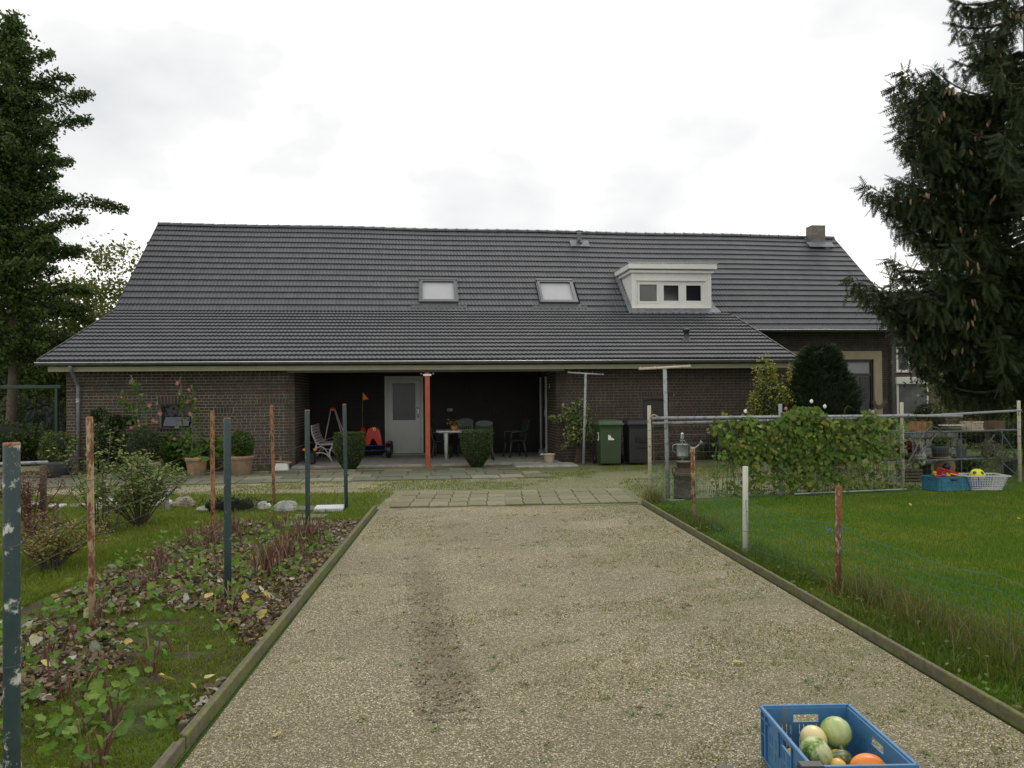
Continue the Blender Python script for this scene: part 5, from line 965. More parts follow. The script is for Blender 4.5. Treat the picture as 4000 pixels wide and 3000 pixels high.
# white table and green chairs
mtab = M('table_white', (.6, .6, .58), .35, .05, 3); mchair = M('chair_green', (.022, .035, .03), .45, .15, 4)
t = thing('plastic_table', 'white plastic garden table with tapered legs in the porch', 'table', inporch(9.35, .9), YAW); mb = MB(); mb.box((0, 0, .715), (1.35, .85, .03), bev=.012); mb.box((0, 0, .69), (1.2, .7, .03)); mb.build('table_top', mtab, t)
for x in (-.42, .42):
    for y in (-.3, .3): mb = MB(); mb.lathe([(.028, 0), (.05, .66), (.06, .7)], 10, (x, y, 0)); mb.build('leg', mtab, t, True)
def chair(label, a, b, rz, mat):
    t = thing('garden_chair', label, 'chair', inporch(a, b), YAW+rz, 'dark green stacking chairs at the table')
    mb = MB(); mb.box((0, 0, .43), (.46, .44, .03), bev=.012); mb.build('seat', mat, t)
    mb = MB(); hol = [(.07+.055*k, .095+.055*k, .1, .34) for k in range(6)]; mb.panel((-.22, .2, .46), X, Vector((0, .22, 1)).normalized(), (0, 1, 0), .44, .5, .02, hol); mb.lathe([(.22, -.012), (.22, .012)], 20, (0, .325, .93), mat=Matrix.Rotation(R(90), 3, 'X') @ Matrix.Scale(.35, 3, Vector((0, 1, 0)))); mb.build('backrest', mat, t, fix=True)
    for sx in (-1, 1):
        for sy in (-1, 1): mb = MB(); mb.tube([(sx*.19, sy*.17, .43), (sx*.24, sy*.24, 0)], [.03, .022], 6); mb.build('leg', mat, t, True)
        mb = MB(); mb.tube([(sx*.24, .28, .68), (sx*.26, .1, .67), (sx*.26, -.16, .66), (sx*.25, -.2, .6), (sx*.22, -.19, .43)], .02, 6); mb.build('armrest', mat, t, True)
chair('dark green plastic chair with its back to the garden behind the right box bush', 9.85, .25, R(180), mchair); chair('dark green plastic chair at the right end of the table', 10.75, 1.1, R(-75), mchair)
chair('dark green plastic chair far side of the table, against the back wall', 9.5, 1.75, 0, mchair); chair('dark chair partly hidden behind the red porch post', 8.85, 1.35, R(80), mchair)
t = thing('potted_plant', 'orange pot with yellowish leaves standing on the white table', 'potted plant', inporch(9.15, .95, .78), 0); mb = MB(); mb.lathe([(.07, 0), (.1, .12), (.09, .12)], 14); mb.build('pot', M('orange_pot', (.4, .16, .04), .7), t, True); leaves('leaves', rng.normal(size=(60, 3))*[.09, .09, .05]+[0, 0, .2], .07, m_yel, t)

# ------------------------------------------------------------------ crate of squash in the foreground
mcr = MP('crate_blue', (.06, .18, .35), (.1, .17, .24), .64, 9, .42, (.045, .15, .31), stretch=(1, 1, .4), chipvar=(.13, .15, .15)); mcr2 = M('crate_teal', (.03, .15, .24), .45, .25, 7, bmp=.08)
def crate(label, loc, rz, mat, cx=.4, cy=.6, h=.24):
    t = thing('plastic_crate', label, 'crate', loc, rz, 'blue plastic harvest crates'); T = .008
    def holes(L):
        H = [(L/2-.06, L/2+.06, h-.075, h-.04)]; n = int((L-.16)/.019)
        for k in range(n):
            x = .09+k*(L-.18)/max(1, n-1)
            if k % 4 == 3: continue
            for z in (.05, .11): H.append((x-.0028, x+.0028, z, z+.045))
        return H
    for nm, o, ux, un, L in (('front_panel', (-cx/2, -cy/2, 0), X, (0, -1, 0), cx), ('back_panel', (-cx/2, cy/2, 0), X, (0, 1, 0), cx), ('side_panel', (-cx/2, -cy/2, 0), Y_, (-1, 0, 0), cy), ('side_panel', (cx/2, -cy/2, 0), Y_, (1, 0, 0), cy)):
        mb = MB(); O = Vector(o)-Vector(un)*T; mb.panel(O, ux, Z_, un, L, h-.01, T, holes(L)); uxv, unv = Vector(ux), Vector(un)
        def bar(x0, x1, z0, z1, out):
            c = Vector(o)+uxv*(x0+x1)/2+Vector((0, 0, (z0+z1)/2))+unv*out/2; d = [abs(uxv[i])*(x1-x0)+abs(unv[i])*out+(z1-z0)*(i == 2) for i in range(3)]; mb.box(c, d, bev=.002)
        bar(-.012, L+.012, h-.016, h, .014); bar(.0, L, .0, .012, .008); bar(.0, .055, h*.48, h*.5, .01); bar(L-.055, L, h*.48, h*.5, .01); bar(.0, .1, h*.78, h*.8, .01); bar(L-.1, L, h*.78, h*.8, .01)
        for x in (.0, .055, L-.063, L-.008): bar(x, x+.008, .012, h-.02, .011)
        for x in (L/2-.08, L/2+.072): bar(x, x+.006, .1, h-.02, .008)
        mb.build(nm, mat, t)
    mb = MB(); mb.box((0, 0, .01), (cx-.02, cy-.02, .008)); 
    for k in range(6): mb.box((0, -cy/2+.08+k*.09, .018), (cx-.03, .008, .01))
    mb.build('base', mat, t); return t
crate('large blue plastic crate full of squashes at the bottom of the picture', (1.358, 3.475, 0), .02, mcr)
def squashmat(name, cols, sc, rough=.35, stretch=None, detail=5, spots=None):
    m, nt, bs = nmat(name); n = noise(nt, sc, detail, .65, stretch=stretch); r = ramp(nt, cols); nt.links.new(n.outputs['Fac'], r.inputs[0]); c = r.outputs[0]
    if spots:
        n2 = noise(nt, 34, 5, .75); r2 = ramp(nt, [(.6, (0, 0, 0)), (.66, (1, 1, 1))]); nt.links.new(n2.outputs['Fac'], r2.inputs[0]); c = mixc(nt, r2.outputs[0], c, spots)
    nt.links.new(c, bs.inputs['Base Color']); bs.inputs['Roughness'].default_value = rough; n3 = noise(nt, 50, 3, .6); bump(nt, bs, n3.outputs['Fac'], .12, .003); return m
sq_green = squashmat('squash_green', [(.3, (.1, .19, .02)), (.5, (.27, .36, .09)), (.65, (.45, .5, .25))], 7, stretch=(1, 1, .25), spots=(.2, .14, .08)); sq_strip = squashmat('squash_striped', [(.4, (.06, .13, .015)), (.48, (.22, .32, .07)), (.56, (.48, .52, .26))], 17, stretch=(1, 1, .22), spots=(.45, .5, .3))
sq_cream = squashmat('squash_cream', [(.3, (.62, .5, .22)), (.6, (.72, .63, .36))], 4, spots=None); sq_or = squashmat('squash_orange', [(.3, (.7, .14, .01)), (.6, (.75, .24, .03))], 6, spots=(.6, .35, .12)); sq_yel = squashmat('squash_yellow', [(.3, (.62, .33, .04)), (.6, (.68, .45, .1))], 6); sq_dk = squashmat('squash_dark', [(.4, (.03, .06, .01)), (.52, (.1, .12, .02)), (.6, (.45, .32, .03))], 22, detail=6)
m_stalk = M('stalk', (.13, .18, .05), .8, .3, 12)
def squash(label, c, r, mat, rot=(0, 0, 0), rib=0, ribn=10, stalk=None, lump_=.0):
    t = thing('squash', label, 'squash', c, 0, 'squashes in the crate'); t.rotation_euler = rot; mb = MB(); mb.ell((0, 0, 0), r, 32, 20, lump=lump_, seed=3, rib=rib, ribn=ribn); mb.build('fruit', mat, t, True)
    mb = MB(); mb.tube([(0, 0, -r[2]*.95), (0, .004, -r[2]-.02), (.004, .008, -r[2]-.032)], [.011, .007, .009], 7); mb.build('stalk', m_stalk, t, True); return t
sc = at  # positions inside the crate
squash('large pale green squash with brown specks, stalk towards the camera, on top of the pile', (1.432, 3.62, .178), (.068, .068, .068), sq_green, (R(-62), R(6), 0), .03, 12)
squash('big green and white striped oval squash at the left wall of the crate', (1.268, 3.42, .166), (.066, .072, .092), sq_strip, (R(35), R(-24), 0), .035, 10)
squash('smooth cream-coloured squash between the two green ones', (1.325, 3.6, .155), (.058, .058, .066), sq_cream, (R(30), R(-30), 0), .0)
squash('orange mottled squash at the front right of the crate', (1.437, 3.31, .168), (.05, .052, .068), sq_or, (R(10), R(84), 0), .05, 8)
squash('small round yellow squash in front of the cream one', (1.335, 3.36, .142), (.038, .038, .036), sq_yel, (R(20), 0, 0), .04, 14)
squash('dark green warty squash with yellow streaks lying below the pale green one', (1.385, 3.48, .115), (.045, .05, .062), sq_dk, (0, R(75), 0), .08, 9, lump_=.02)
squash('small orange squash under the mottled orange one', (1.375, 3.3, .135), (.033, .035, .033), sq_or, (0, 0, 0), .04, 10)
squash('yellow-green squash tucked at the right wall behind the orange one', (1.5, 3.36, .12), (.034, .05, .05), sq_yel, (R(30), R(40), 0), .03, 10)
for i, (x, y, m_, lb) in enumerate(((1.25, 3.3, sq_dk, 'dark squash at the bottom left corner under the striped one'), (1.46, 3.42, sq_or, 'orange squash at the bottom of the crate under the warty one'), (1.25, 3.62, sq_yel, 'yellow squash at the bottom behind the striped one'), (1.45, 3.65, sq_dk, 'dark squash at the bottom under the pale green one'), (1.36, 3.42, sq_strip, 'striped squash at the bottom centre of the crate'), (1.35, 3.24, sq_yel, 'yellow squash at the bottom by the front panel'))): squash(lb, (x, y, .065), (.05, .05, .045), m_, (0, 0, i), .04, 10)
t = thing('black_crate', 'black plastic crate corner tabs poking up at the bottom edge of the picture', 'crate', (.915, 2.64, 0), 0); mb = MB()
mb.panel((-.2, .3, 0), X, Z_, (0, 1, 0), .4, .27, .008); mb.panel((-.2, -.3, 0), X, Z_, (0, -1, 0), .4, .27, .008); mb.panel((-.2, -.3, 0), Y_, Z_, (-1, 0, 0), .6, .27, .008); mb.panel((.2, -.3, 0), Y_, Z_, (1, 0, 0), .6, .27, .008); mb.box((0, 0, .01), (.4, .6, .01)); mb.build('body', m_black, t)
for k, (x, z) in enumerate(((-.155, .338), (.155, .352))):
    mb = MB(); hw = .045 if k == 0 else .058; S = [(-hw, 0), (hw, 0), (hw, .035), (hw*.72, z-.27), (-hw*.72, z-.27), (-hw, .035)]; mb.add([(x+a, y, .27+b) for y in (.28, .31) for a, b in S], [tuple(range(6)), tuple(range(6, 12))[::-1]]+[(i, i+6, (i+1) % 6+6, (i+1) % 6) for i in range(6)]); mb.box((x, .296, z-.004), (hw*1.5, .05, .012), bev=.004); mb.build('corner_tab', m_black, t, fix=True)
# ------------------------------------------------------------------ plant stand and pots, toy crates
m_stand = MP('stand_metal', (.11, .13, .14), (.3, .31, .3), .6, 12, .5)
sA, sB = atd(3486, 1690, 15.3), atd(3950, 1671, 16.1)
ux_ = (sB-sA); ux_.z = 0; SL = ux_.length; srz = math.atan2(ux_.y, ux_.x)
st = thing('plant_stand', 'weathered metal two-tier plant stand with crossed legs behind the fence', 'plant stand', (sA.x, sA.y, 0), srz)
sT, sM = sA.z, .37
for z, x0, x1 in ((sT, 0, SL), (sM, -.08, SL-.15)):
    mb = MB(); mb.tube([(x0, -.18, z), (x1, -.18, z)], .02, 6); mb.tube([(x0, .18, z), (x1, .18, z)], .02, 6)
    for k in range(9): mb.box((x0+(x1-x0)*k/8, 0, z-.005), (.03, .36, .012))
    mb.build('shelf', m_stand, st)
for x in (.02, .3, SL/2, SL-.03): mb = MB(); mb.tube([(x, -.18, 0), (x, -.18, sT)], .012, 6); mb.tube([(x, .18, 0), (x, .18, sT)], .012, 6); mb.build('leg', m_stand, st)
for P in ([(.55, -.2, sT), (-.05, -.2, .0)], [(.85, -.2, sT-.02), (-.12, -.2, -.0)], [(SL-.5, -.2, sT), (SL-.1, -.2, sM+.05)], [(SL-.2, .2, sT-.1), (SL-.9, .2, .05)], [(SL-.45, -.2, sM-.1), (SL-.1, -.2, .02)], [(.55, -.2, sT), (.72, -.2, sT+.12), (.9, -.2, sT+.06), (.95, -.2, sT)]): mb = MB(); mb.tube(P, .013, 6); mb.build('brace', m_stand, st)
sd_ = lambda px, z, y=0: Vector((sA.x, sA.y, 0))+Matrix.Rotation(srz, 3, 'Z') @ Vector(((px-3486)/(3950-3486)*SL, y, z))
def onstand(name, label, px, z, cat='pot'): p = sd_(px, z+.012); return thing(name, label, cat, p, srz)
m_rustpot = MP('rusty_pot', (.26, .14, .06), (.13, .13, .04), .5, 8, .9, (.3, .12, .05))
def boxpot(label, px, z, W, h, mat, lip=0, plants=None):
    t = onstand('square_pot', label, px, z); mb = MB(); mb.panel((-W/2, -W/2, 0), X, Z_, (0, 1, 0), W, h, .02); mb.panel((-W/2, W/2-.02, 0), X, Z_, (0, 1, 0), W, h, .02); mb.panel((-W/2, -W/2+.02, 0), Y_, Z_, (1, 0, 0), W-.04, h, .02); mb.panel((W/2-.02, -W/2+.02, 0), Y_, Z_, (1, 0, 0), W-.04, h, .02); mb.box((0, 0, .02), (W-.02, W-.02, .03))
    if lip: [mb.box((0, s_*(W/2), h-.02), (W+.02, .02, .035), bev=.004) for s_ in (-1, 1)]; [mb.box((0, -W/2-.004, z_), (W, .012, .02)) for z_ in (h*.3, h*.6)]; mb.box((0, -W/2-.008, .015), (W+.02, .02, .03), bev=.004)
    mb.build('pot', mat, t, fix=True)
    if plants: leaves('leaves', rng.normal(size=(60, 3))*[.08, .06, .025]+[0, 0, h], .05, plants, t)
    return t
boxpot('square rusty planter at the left end of the upper shelf', 3592, sT, .29, .19, m_rustpot, plants=m_redl); boxpot('square cream planter with ridged sides on the upper shelf', 3791, sT, .27, .17, MP('cream_stone', (.46, .4, .3), (.3, .2, .13), .56, 20, .9), 1, plants=m_redl); boxpot('square brown planter at the right end of the upper shelf', 3881, sT, .25, .17, M('brown_pot', (.1, .06, .035), .8, .3), 1)
t = onstand('trough', 'long mossy stone trough with pale rim on the upper shelf', 3710, sT, 'planter'); mb = MB(); mb.box((0, 0, .05), (.38, .2, .09), bev=.03); mb.build('trough', M('mossy_stone', (.11, .12, .06), .9, .4), t); mb = MB(); mb.box((0, 0, .1), (.42, .23, .025), bev=.01); mb.build('rim', m_rockw, t); leaves('leaves', rng.normal(size=(40, 3))*[.14, .05, .015]+[0, 0, .12], .045, m_redl, t)
t = onstand('flower_pot', 'dark round pot of green leaves on a terracotta saucer, middle shelf', 3665, sM); mb = MB(); mb.lathe([(.02, 0), (.17, .01), (.185, .035)], 22); mb.build('saucer', m_terra, t, True); mb = MB(); mb.lathe([(.13, .012), (.155, .2), (.165, .25), (.15, .25)], 22); mb.build('pot', M('slatepot', (.05, .055, .06), .7, .3), t, True); foliage(t, (0, 0, .33), (.2, .18, .1), 500, .05, m_green, 4, .1, .3, .6)
t = onstand('zinc_funnel', 'upturned grey zinc funnel can on the middle shelf', 3594, sM, 'funnel'); mb = MB(); mb.lathe([(.09, 0), (.085, .08), (.03, .24), (.018, .3)], 18); mb.build('body', mcan, t, True)
t = onstand('handled_pot', 'grey pot with a tall square handle on the middle shelf', 3748, sM); mb = MB(); mb.lathe([(.12, 0), (.14, .2), (.13, .2)], 4); mb.tube([(-.09, 0, .18), (-.09, 0, .36), (.09, 0, .36), (.09, 0, .18)], .014, 5); mb.build('pot', M('slatepot2', (.07, .08, .085), .7, .3), t); leaves('leaves', rng.normal(size=(70, 3))*[.1, .08, .04]+[.02, 0, .22], .06, m_var, t)
t = onstand('begonia', 'dark red leaved begonia at the left end of the middle shelf', 3530, sM, 'potted plant'); mb = MB(); mb.lathe([(.1, 0), (.13, .14)], 14); mb.build('pot', m_black, t, True); foliage(t, (0, -.02, .2), (.28, .18, .15), 700, .055, ML('burgundy', [(.1, .012, .02), (.15, .02, .03), (.06, .02, .015)], .4, .2), 2, .12, .3, .5)
t = onstand('potted_hosta', 'pale green spotted leaves behind the begonia', 3570, sM, 'potted plant'); t.location += Vector((0, .25, 0)); leaves('leaves', rng.normal(size=(90, 3))*[.13, .08, .06]+[0, 0, .3], .1, m_var, t, up=.8); mb = MB(); mb.lathe([(.1, 0), (.12, .24)], 14); mb.build('pot', m_terra, t, True)
m_trail = ML('grey_trailing', [(.07, .09, .06), (.1, .12, .085), (.15, .17, .13), (.06, .08, .05)], .6, .2)
t = onstand('trailing_plant', 'grey-green trailing plant spilling from the shelf down to the ball', 3858, sM, 'potted plant'); mb = MB(); mb.lathe([(.12, 0), (.15, .18), (.14, .18)], 14); mb.build('pot', M('slatepot3', (.05, .05, .05), .7, .3), t, True)
P = np.concatenate([bushpts(900, (.36, .2, .13), 3, .1, .2)+[.0, 0, .2]]+[np.stack([x+rng.normal(size=160)*.03, -.2+rng.normal(size=160)*.03, .15-rng.random(160)*L], 1) for x, L in ((-.32, .4), (-.24, .35), (-.1, .45), (-.02, .5), (.06, .4), (.2, .25))]); leaves('foliage', P, .035, m_trail, t)
t = onstand('wooden_crate_pot', 'small white slatted flower box half hidden by the begonia', 3545, sM, 'planter'); t.location += Vector((.1, -.2, .02)); mb = MB(); [mb.box((0, 0, .02+.03*k), (.2, .1, .018)) for k in range(3)]; mb.build('slat_box', m_concrete, t)
p = atd(3615, 1866, 15.7); t = thing('stone_urn', 'dark stone urn with grey rim standing under the stand', 'urn', (p.x, p.y, 0)); mb = MB(); mb.lathe([(.12, 0), (.11, .05), (.1, .24), (.13, .28)], 18); mb.build('urn', m_core, t, True); mb = MB(); mb.lathe([(.15, .27), (.165, .3), (.165, .34), (.13, .35)], 18); mb.build('rim', m_stand, t, True)
p = atd(3690, 1860, 15.8); t = thing('clay_lantern', 'orange clay garden lantern with a dark opening under the stand', 'lantern', (p.x, p.y, 0)); mb = MB(); mb.ell((0, 0, .22), (.2, .18, .22), 18, 12); mb.build('body', m_terra, t, True); mb = MB(); mb.ell((-.04, -.16, .22), (.08, .04, .07), 12, 8); mb.build('opening', m_black, t, True)
p = atd(3553, 1900, 15.2); t = thing('bin_planter', 'spotted leaved plant in a stack of grey slats at the foot of the stand', 'planter', (p.x, p.y, 0)); 
for k in range(4): mb = MB(); mb.box((0, 0, .03+.06*k), (.36, .3, .04), bev=.004); mb.build('slat', m_board, t)
leaves('leaves', rng.normal(size=(90, 3))*[.16, .1, .06]+[0, 0, .34], .1, m_var, t, up=.7)
p = atd(3760, 1850, 16.1); t = thing('fern_clump', 'dark green leafy clump on the ground beneath the middle shelf', 'plant', (p.x, p.y, 0)); foliage(t, (0, 0, .2), (.38, .25, .22), 700, .07, m_green, 3, .1, .3, .5)
p = atd(3940, 1840, 16.4); t = thing('flower_pot', 'round dark pot right of the stand on the lawn', 'pot', (p.x, p.y, 0)); mb = MB(); mb.lathe([(.12, 0), (.18, .28), (.2, .3), (.17, .3)], 18); mb.build('pot', M('slatepot4', (.06, .06, .055), .7, .3), t, True); leaves('leaves', rng.normal(size=(60, 3))*[.12, .1, .05]+[0, 0, .34], .07, m_green, t)
# crates with toys on the lawn
p = at(3715, 1916); c2 = crate('teal plastic crate heaped with toys on the lawn', (p.x, p.y+.16, 0), 1.57+.17, mcr2, h=.235)
def toy(name, label, x, y, z, fn, mat, cat='toy', rz=0): t = thing(name, label, cat, (p.x+x, p.y+.16+y, z), rz); mb = MB(); fn(mb); mb.build(name+'_body', mat, t); return t
mb = MB(); t = thing('small_basket', 'small red plastic basket upside down in the toy crate', 'basket', (p.x+.02, p.y+.2, .2), .2); t.rotation_euler = (R(8), R(14), .2)
H_ = [(.02+.035*k, .045+.035*k, .02+.035*j, .043+.035*j) for k in range(7) for j in range(3)]
for o, ux, un in (((-.14, -.09, 0), X, (0, 1, 0)), ((-.14, .085, 0), X, (0, 1, 0))): mb.panel(o, ux, Z_, un, .28, .13, .005, H_)
for o in ((-.14, -.085, 0), (.135, -.085, 0)): mb.panel(o, Y_, Z_, (1, 0, 0), .17, .13, .005, [h for h in H_ if h[1] < .16])
mb.box((0, 0, .133), (.28, .18, .006)); mb.build('basket', mred, t, fix=True)
myel = M('toy_yellow', (.6, .38, .02), .35, .1, 3); mblu = M('toy_blue', (.03, .12, .4), .35, .1, 3)
toy('toy_spade', 'yellow toy handle sticking out of the toy crate to the right', .13, -.08, .24, lambda m: m.tube([(-.1, 0, .04), (.1, 0, -.01)], .012, 6), myel)
toy('toy_hammer', 'yellow toy tool at the left end of the toy crate', -.2, -.06, .24, lambda m: (m.tube([(0, 0, 0), (-.02, 0, .06)], .016, 6), m.box((-.02, 0, .06), (.06, .03, .03), bev=.008)), myel)
toy('toy_rake', 'red toy rake lying across the toy crate', -.1, -.08, .235, lambda m: (m.tube([(-.1, 0, 0), (.12, 0, .03)], .012, 6), m.box((-.1, 0, 0), (.02, .08, .03))), mred)
toy('toy_scoop', 'blue toy scoop between the yellow toys', -.07, -.06, .25, lambda m: (m.ell((0, 0, 0), (.03, .04, .03), 10, 6), m.tube([(0, 0, 0), (-.02, 0, .05)], .01, 6)), mblu)
toy('toy_truck', 'yellow block toy against the small red basket', .0, -.07, .25, lambda m: (m.box((0, 0, 0), (.07, .05, .04), bev=.008), m.box((-.02, 0, .03), (.03, .05, .03), bev=.006)), myel)
pb = at(3845, 1916); t = thing('laundry_basket', 'white perforated laundry basket next to the teal crate', 'basket', (pb.x+.07, pb.y+.2, 0), -.06)
mwb = M('basket_white', (.5, .5, .52), .45, .08, 4); mb = MB()
def slope(o0, o1, u0, u1, nx, nz):
    """tapered wall of square openings: bars only"""
    o0, o1, u0, u1 = map(Vector, (o0, o1, u0, u1)); 
    for k in range(nx+1): f = k/nx; mb.tube([o0+u0*f, o1+u1*f], .0065, 4, caps=False)
    for j in range(nz+1): g_ = j/nz; a = o0.lerp(o1, g_); b = (o0+u0).lerp(o1+u1, g_); mb.tube([a, b], .0065 if 0 < j < nz else .012, 4, caps=False)
slope((-.25, -.17, .01), (-.33, -.23, .24), (.5, 0, 0), (.66, 0, 0), 14, 6); slope((-.25, .17, .01), (-.33, .23, .24), (.5, 0, 0), (.66, 0, 0), 14, 6); slope((-.25, -.17, .01), (-.33, -.23, .24), (0, .34, 0), (0, .46, 0), 9, 6); slope((.25, -.17, .01), (.33, -.23, .24), (0, .34, 0), (0, .46, 0), 9, 6)
mb.build('lattice', mwb, t, kind=None); mb = MB(); mb.panel((-.36, -.26, .235), X, Y_, Z_, .72, .52, .018, [(.04, .68, .04, .48)]); b = mb.build('rim', mwb, t, fix=True); mb = MB(); mb.box((0, 0, .012), (.5, .34, .01)); mb.build('base', mwb, t)
mb = MB(); mb.box((-.1, 0, .1), (.24, .2, .12), bev=.03); tag(mb.build('toy_bundle', mblu, None, loc=(pb.x+.05, pb.y+.2, .0)), 'blue toys glimpsed inside the white basket', 'toy')
t = thing('toy_football', 'yellow football with dark pentagons resting in the white basket', 'ball', (pb.x+.0, pb.y+.2, .235)); bm = bmesh.new(); bmesh.ops.create_icosphere(bm, subdivisions=4, radius=.118); me = bpy.data.meshes.new('ball'); 
ic = bmesh.new(); bmesh.ops.create_icosphere(ic, subdivisions=1, radius=1); cs = [v.co.normalized() for v in ic.verts]; ic.free()
for f in bm.faces: f.material_index = 1 if max(f.calc_center_median().normalized().dot(c) for c in cs) > math.cos(R(15)) else 0; f.smooth = True
bm.to_mesh(me); bm.free(); me.materials.append(M('ball_yellow', (.62, .6, .02), .4, .05, 3, bmp=.02)); me.materials.append(m_dark); o = bpy.data.objects.new('ball_skin', me); COL.objects.link(o); o.parent = t

# ------------------------------------------------------------------ bean vine on the tall fence
m_vine = ML('vine_leaves', [(.06, .12, .015), (.085, .16, .022), (.14, .22, .04), (.05, .1, .018), (.03, .065, .014), (.08, .15, .025), (.06, .12, .02), (.045, .09, .015), (.1, .17, .03), (.28, .22, .03)], .5, .35)
t = thing('bean_vine', 'dense climbing bean vine with heart leaves hanging on the middle of the tall fence', 'vine', (0, 0, 0)); P = []; Rr = []
a, b = Vector((3.25, 13.12, 0)), Vector((6.75, 13.9, 0)); n = 0
while n < 4300:
    f = random.random(); z = random.random()**.75*1.45; ed = min(1, (f+.03)/.22)*min(1, (1.03-f)/.4); wav = math.sin(f*23+z*5)*math.sin(z*9+f*11)
    dens = ed*(1 if z > .55 else .55+.45*z)*(1 if .12 < f < .93 else .6)
    if f < .32 and z < .55: dens *= .45
    if z < .6 and wav > .25: dens *= .25
    if f > .62 and z < .5: dens *= .5
    if random.random() < .5 and wav < -.5: continue
    if z > 1.3+.1*math.sin(f*17)+.06*math.sin(f*41)+(.12*math.exp(-((f-.47)/.12)**2)-.12*abs(f-.47)): continue
    if random.random() > dens: continue
    q = a.lerp(b, f); P.append((q.x+random.gauss(0, .04), q.y+random.gauss(0, .1)-.02, z)); n += 1
P = np.array(P); nn = len(P); nrm = np.stack([rng.normal(size=nn)*.35, -1+rng.normal(size=nn)*.35, .45+rng.normal(size=nn)*.35], 1); nrm /= np.linalg.norm(nrm, axis=1)[:, None]
dn = np.tile([0., 0, -1.], (nn, 1))+rng.normal(size=(nn, 3))*.35; dn -= (dn*nrm).sum(1)[:, None]*nrm; dn /= np.linalg.norm(dn, axis=1)[:, None]; Rm = np.stack([dn, np.cross(nrm, dn), nrm], 2)
leaves('leaves', P, .078, m_vine, t, T=HEART, TF=HEART_F, Rm=Rm, kind='stuff')
mb = MB()
for k in range(60):
    f = random.random(); q = a.lerp(b, f); mb.tube([(q.x, q.y, 0), (q.x+random.gauss(0, .08), q.y-.02, .5), (q.x+random.gauss(0, .15), q.y+.02, 1.0), (q.x+random.gauss(0, .2), q.y, 1.3)], .004, 4, caps=False)
mb.build('vine_stems', m_stem, t, kind='stuff')
for (x, y, c) in ((2912, 1607, m_white), (3070, 1597, m_pink), (3222, 1588, m_white), (3410, 1610, ML('mauve', [(.4, .3, .5), (.45, .35, .5)])), (3170, 1568, m_white)):
    q = atd(x, y, 13.6); mb = MB(); mb.ell((0, 0, 0), (.03, .02, .035), 8, 5, lump=.15); mb.build('blossom', c, t, True, loc=q)
mb = MB()
for (x, y) in ((3300, 1600), (3090, 1600), (2830, 1640)): q = atd(x, y, 13.6); mb.tube([q-Vector((0, 0, .15)), q, q+Vector((.05, 0, .06)), q+Vector((.12, 0, .03))], .004, 4)
mb.build('tendrils', m_stem, t, kind='stuff')
t = thing('flower_strip', 'weedy strip of small white and yellow flowers under the bean vine', 'flowers', (0, 0, 0)); P = np.stack([rng.uniform(3.2, 7, 900), rng.uniform(0, 1, 900)*.5, rng.random(900)**1.5*.4], 1); P[:, 1] += 13.0+(P[:, 0]-3.2)*.2; leaves('foliage', P, .05, m_green, t, kind='stuff', up=.6)
P = np.stack([rng.uniform(3.6, 6.2, 260), rng.normal(size=260)*.1, rng.uniform(.12, .5, 260)], 1); P[:, 1] += 13.2+(P[:, 0]-3.2)*.2; leaves('petals', P, .022, ML('weed_flowers', [(.6, .58, .5), (.5, .35, .3), (.6, .5, .1), (.3, .2, .12)]), t, kind='stuff')

# ------------------------------------------------------------------ trees
m_bark = M('bark', (.1, .085, .06), .95, .4, 9, bmp=1., bscale=30)
def trunk(t, P, Rd, name='trunk', n=10): mb = MB(); mb.tube(P, Rd, n); return mb.build(name, m_bark, t, True)
# left: tall pyramidal ginkgo-like tree with leaf-tufted ascending branches
m_gink = ML('ginkgo_leaves', [(.02, .042, .012), (.034, .066, .018), (.055, .095, .025), (.026, .055, .014), (.045, .08, .02)], .5, .3)
tb = atd(42, 1790, 23); t = thing('broadleaf_tree', 'tall narrow dark green tree with grey trunk left of the farmhouse', 'tree', (tb.x, tb.y, 0))
trunk(t, [(-.12, 0, 0), (.02, 0, 1.2), (.1, 0, 3), (.05, 0, 7), (0, 0, 12.6)], [.17, .14, .12, .075, .01])
P = []; mb = MB(); nb = 170
special = [(7.8, .15, 3.1, .12), (10.0, 0, 2.55, .5), (9.6, .1, 2.3, .38), (8.4, -.2, 2.0, .3), (6.6, 0.1, 2.2, .45), (6.0, .2, 2.0, .3), (5.2, 0, 2.3, .1), (11.3, 0, 1.3, .5), (10.8, .3, 1.7, .45), (4.7, .1, 2.2, -.05)]
for k in range(nb+len(special)):
    if k < nb:
        h = 3.1+9.4*(k/nb); az = k*2.4+random.uniform(-.3, .3); prof_ = np.interp(h, [3, 4.2, 6, 8.5, 10.5, 11.8, 12.6], [1.7, 2.2, 1.95, 1.8, 1.25, .75, .3]); L = prof_*random.uniform(.45, 1.08); el = random.uniform(.1, 1.0) if h > 4 else random.uniform(-.15, .25)
        if h > 11: el += .5
    else: h, az, L, el = special[k-nb]
    d = Vector((math.cos(az)*math.cos(el), math.sin(az)*math.cos(el), math.sin(el))); p0 = Vector((.04, 0, h-L*.2)); Q = [p0+d*L*f+Vector((0, 0, .12*math.sin(f*3)-.12*f*f*L)) for f in (0, .35, .7, 1)]
    mb.tube(Q, [.035, .022, .012, .004], 5, caps=False)
    nl = int(L*360); f = rng.random(nl)**.65; i = np.minimum((f*3).astype(int), 2); Qn = np.array([tuple(q) for q in Q]); fr = (f*3-i)[:, None]; base = Qn[i]*(1-fr)+Qn[i+1]*fr
    tw = rng.integers(0, 14, nl); off = rng.normal(size=(14, 3))*[.2, .2, .17]; base = base+off[tw]*(1.2-f)[:, None]+rng.normal(size=(nl, 3))*.06; P.append(base)
mb.build('branches', m_bark, t, kind='stuff'); P = np.concatenate(P); leaves('crown', P, .11, m_gink, t, up=.3)
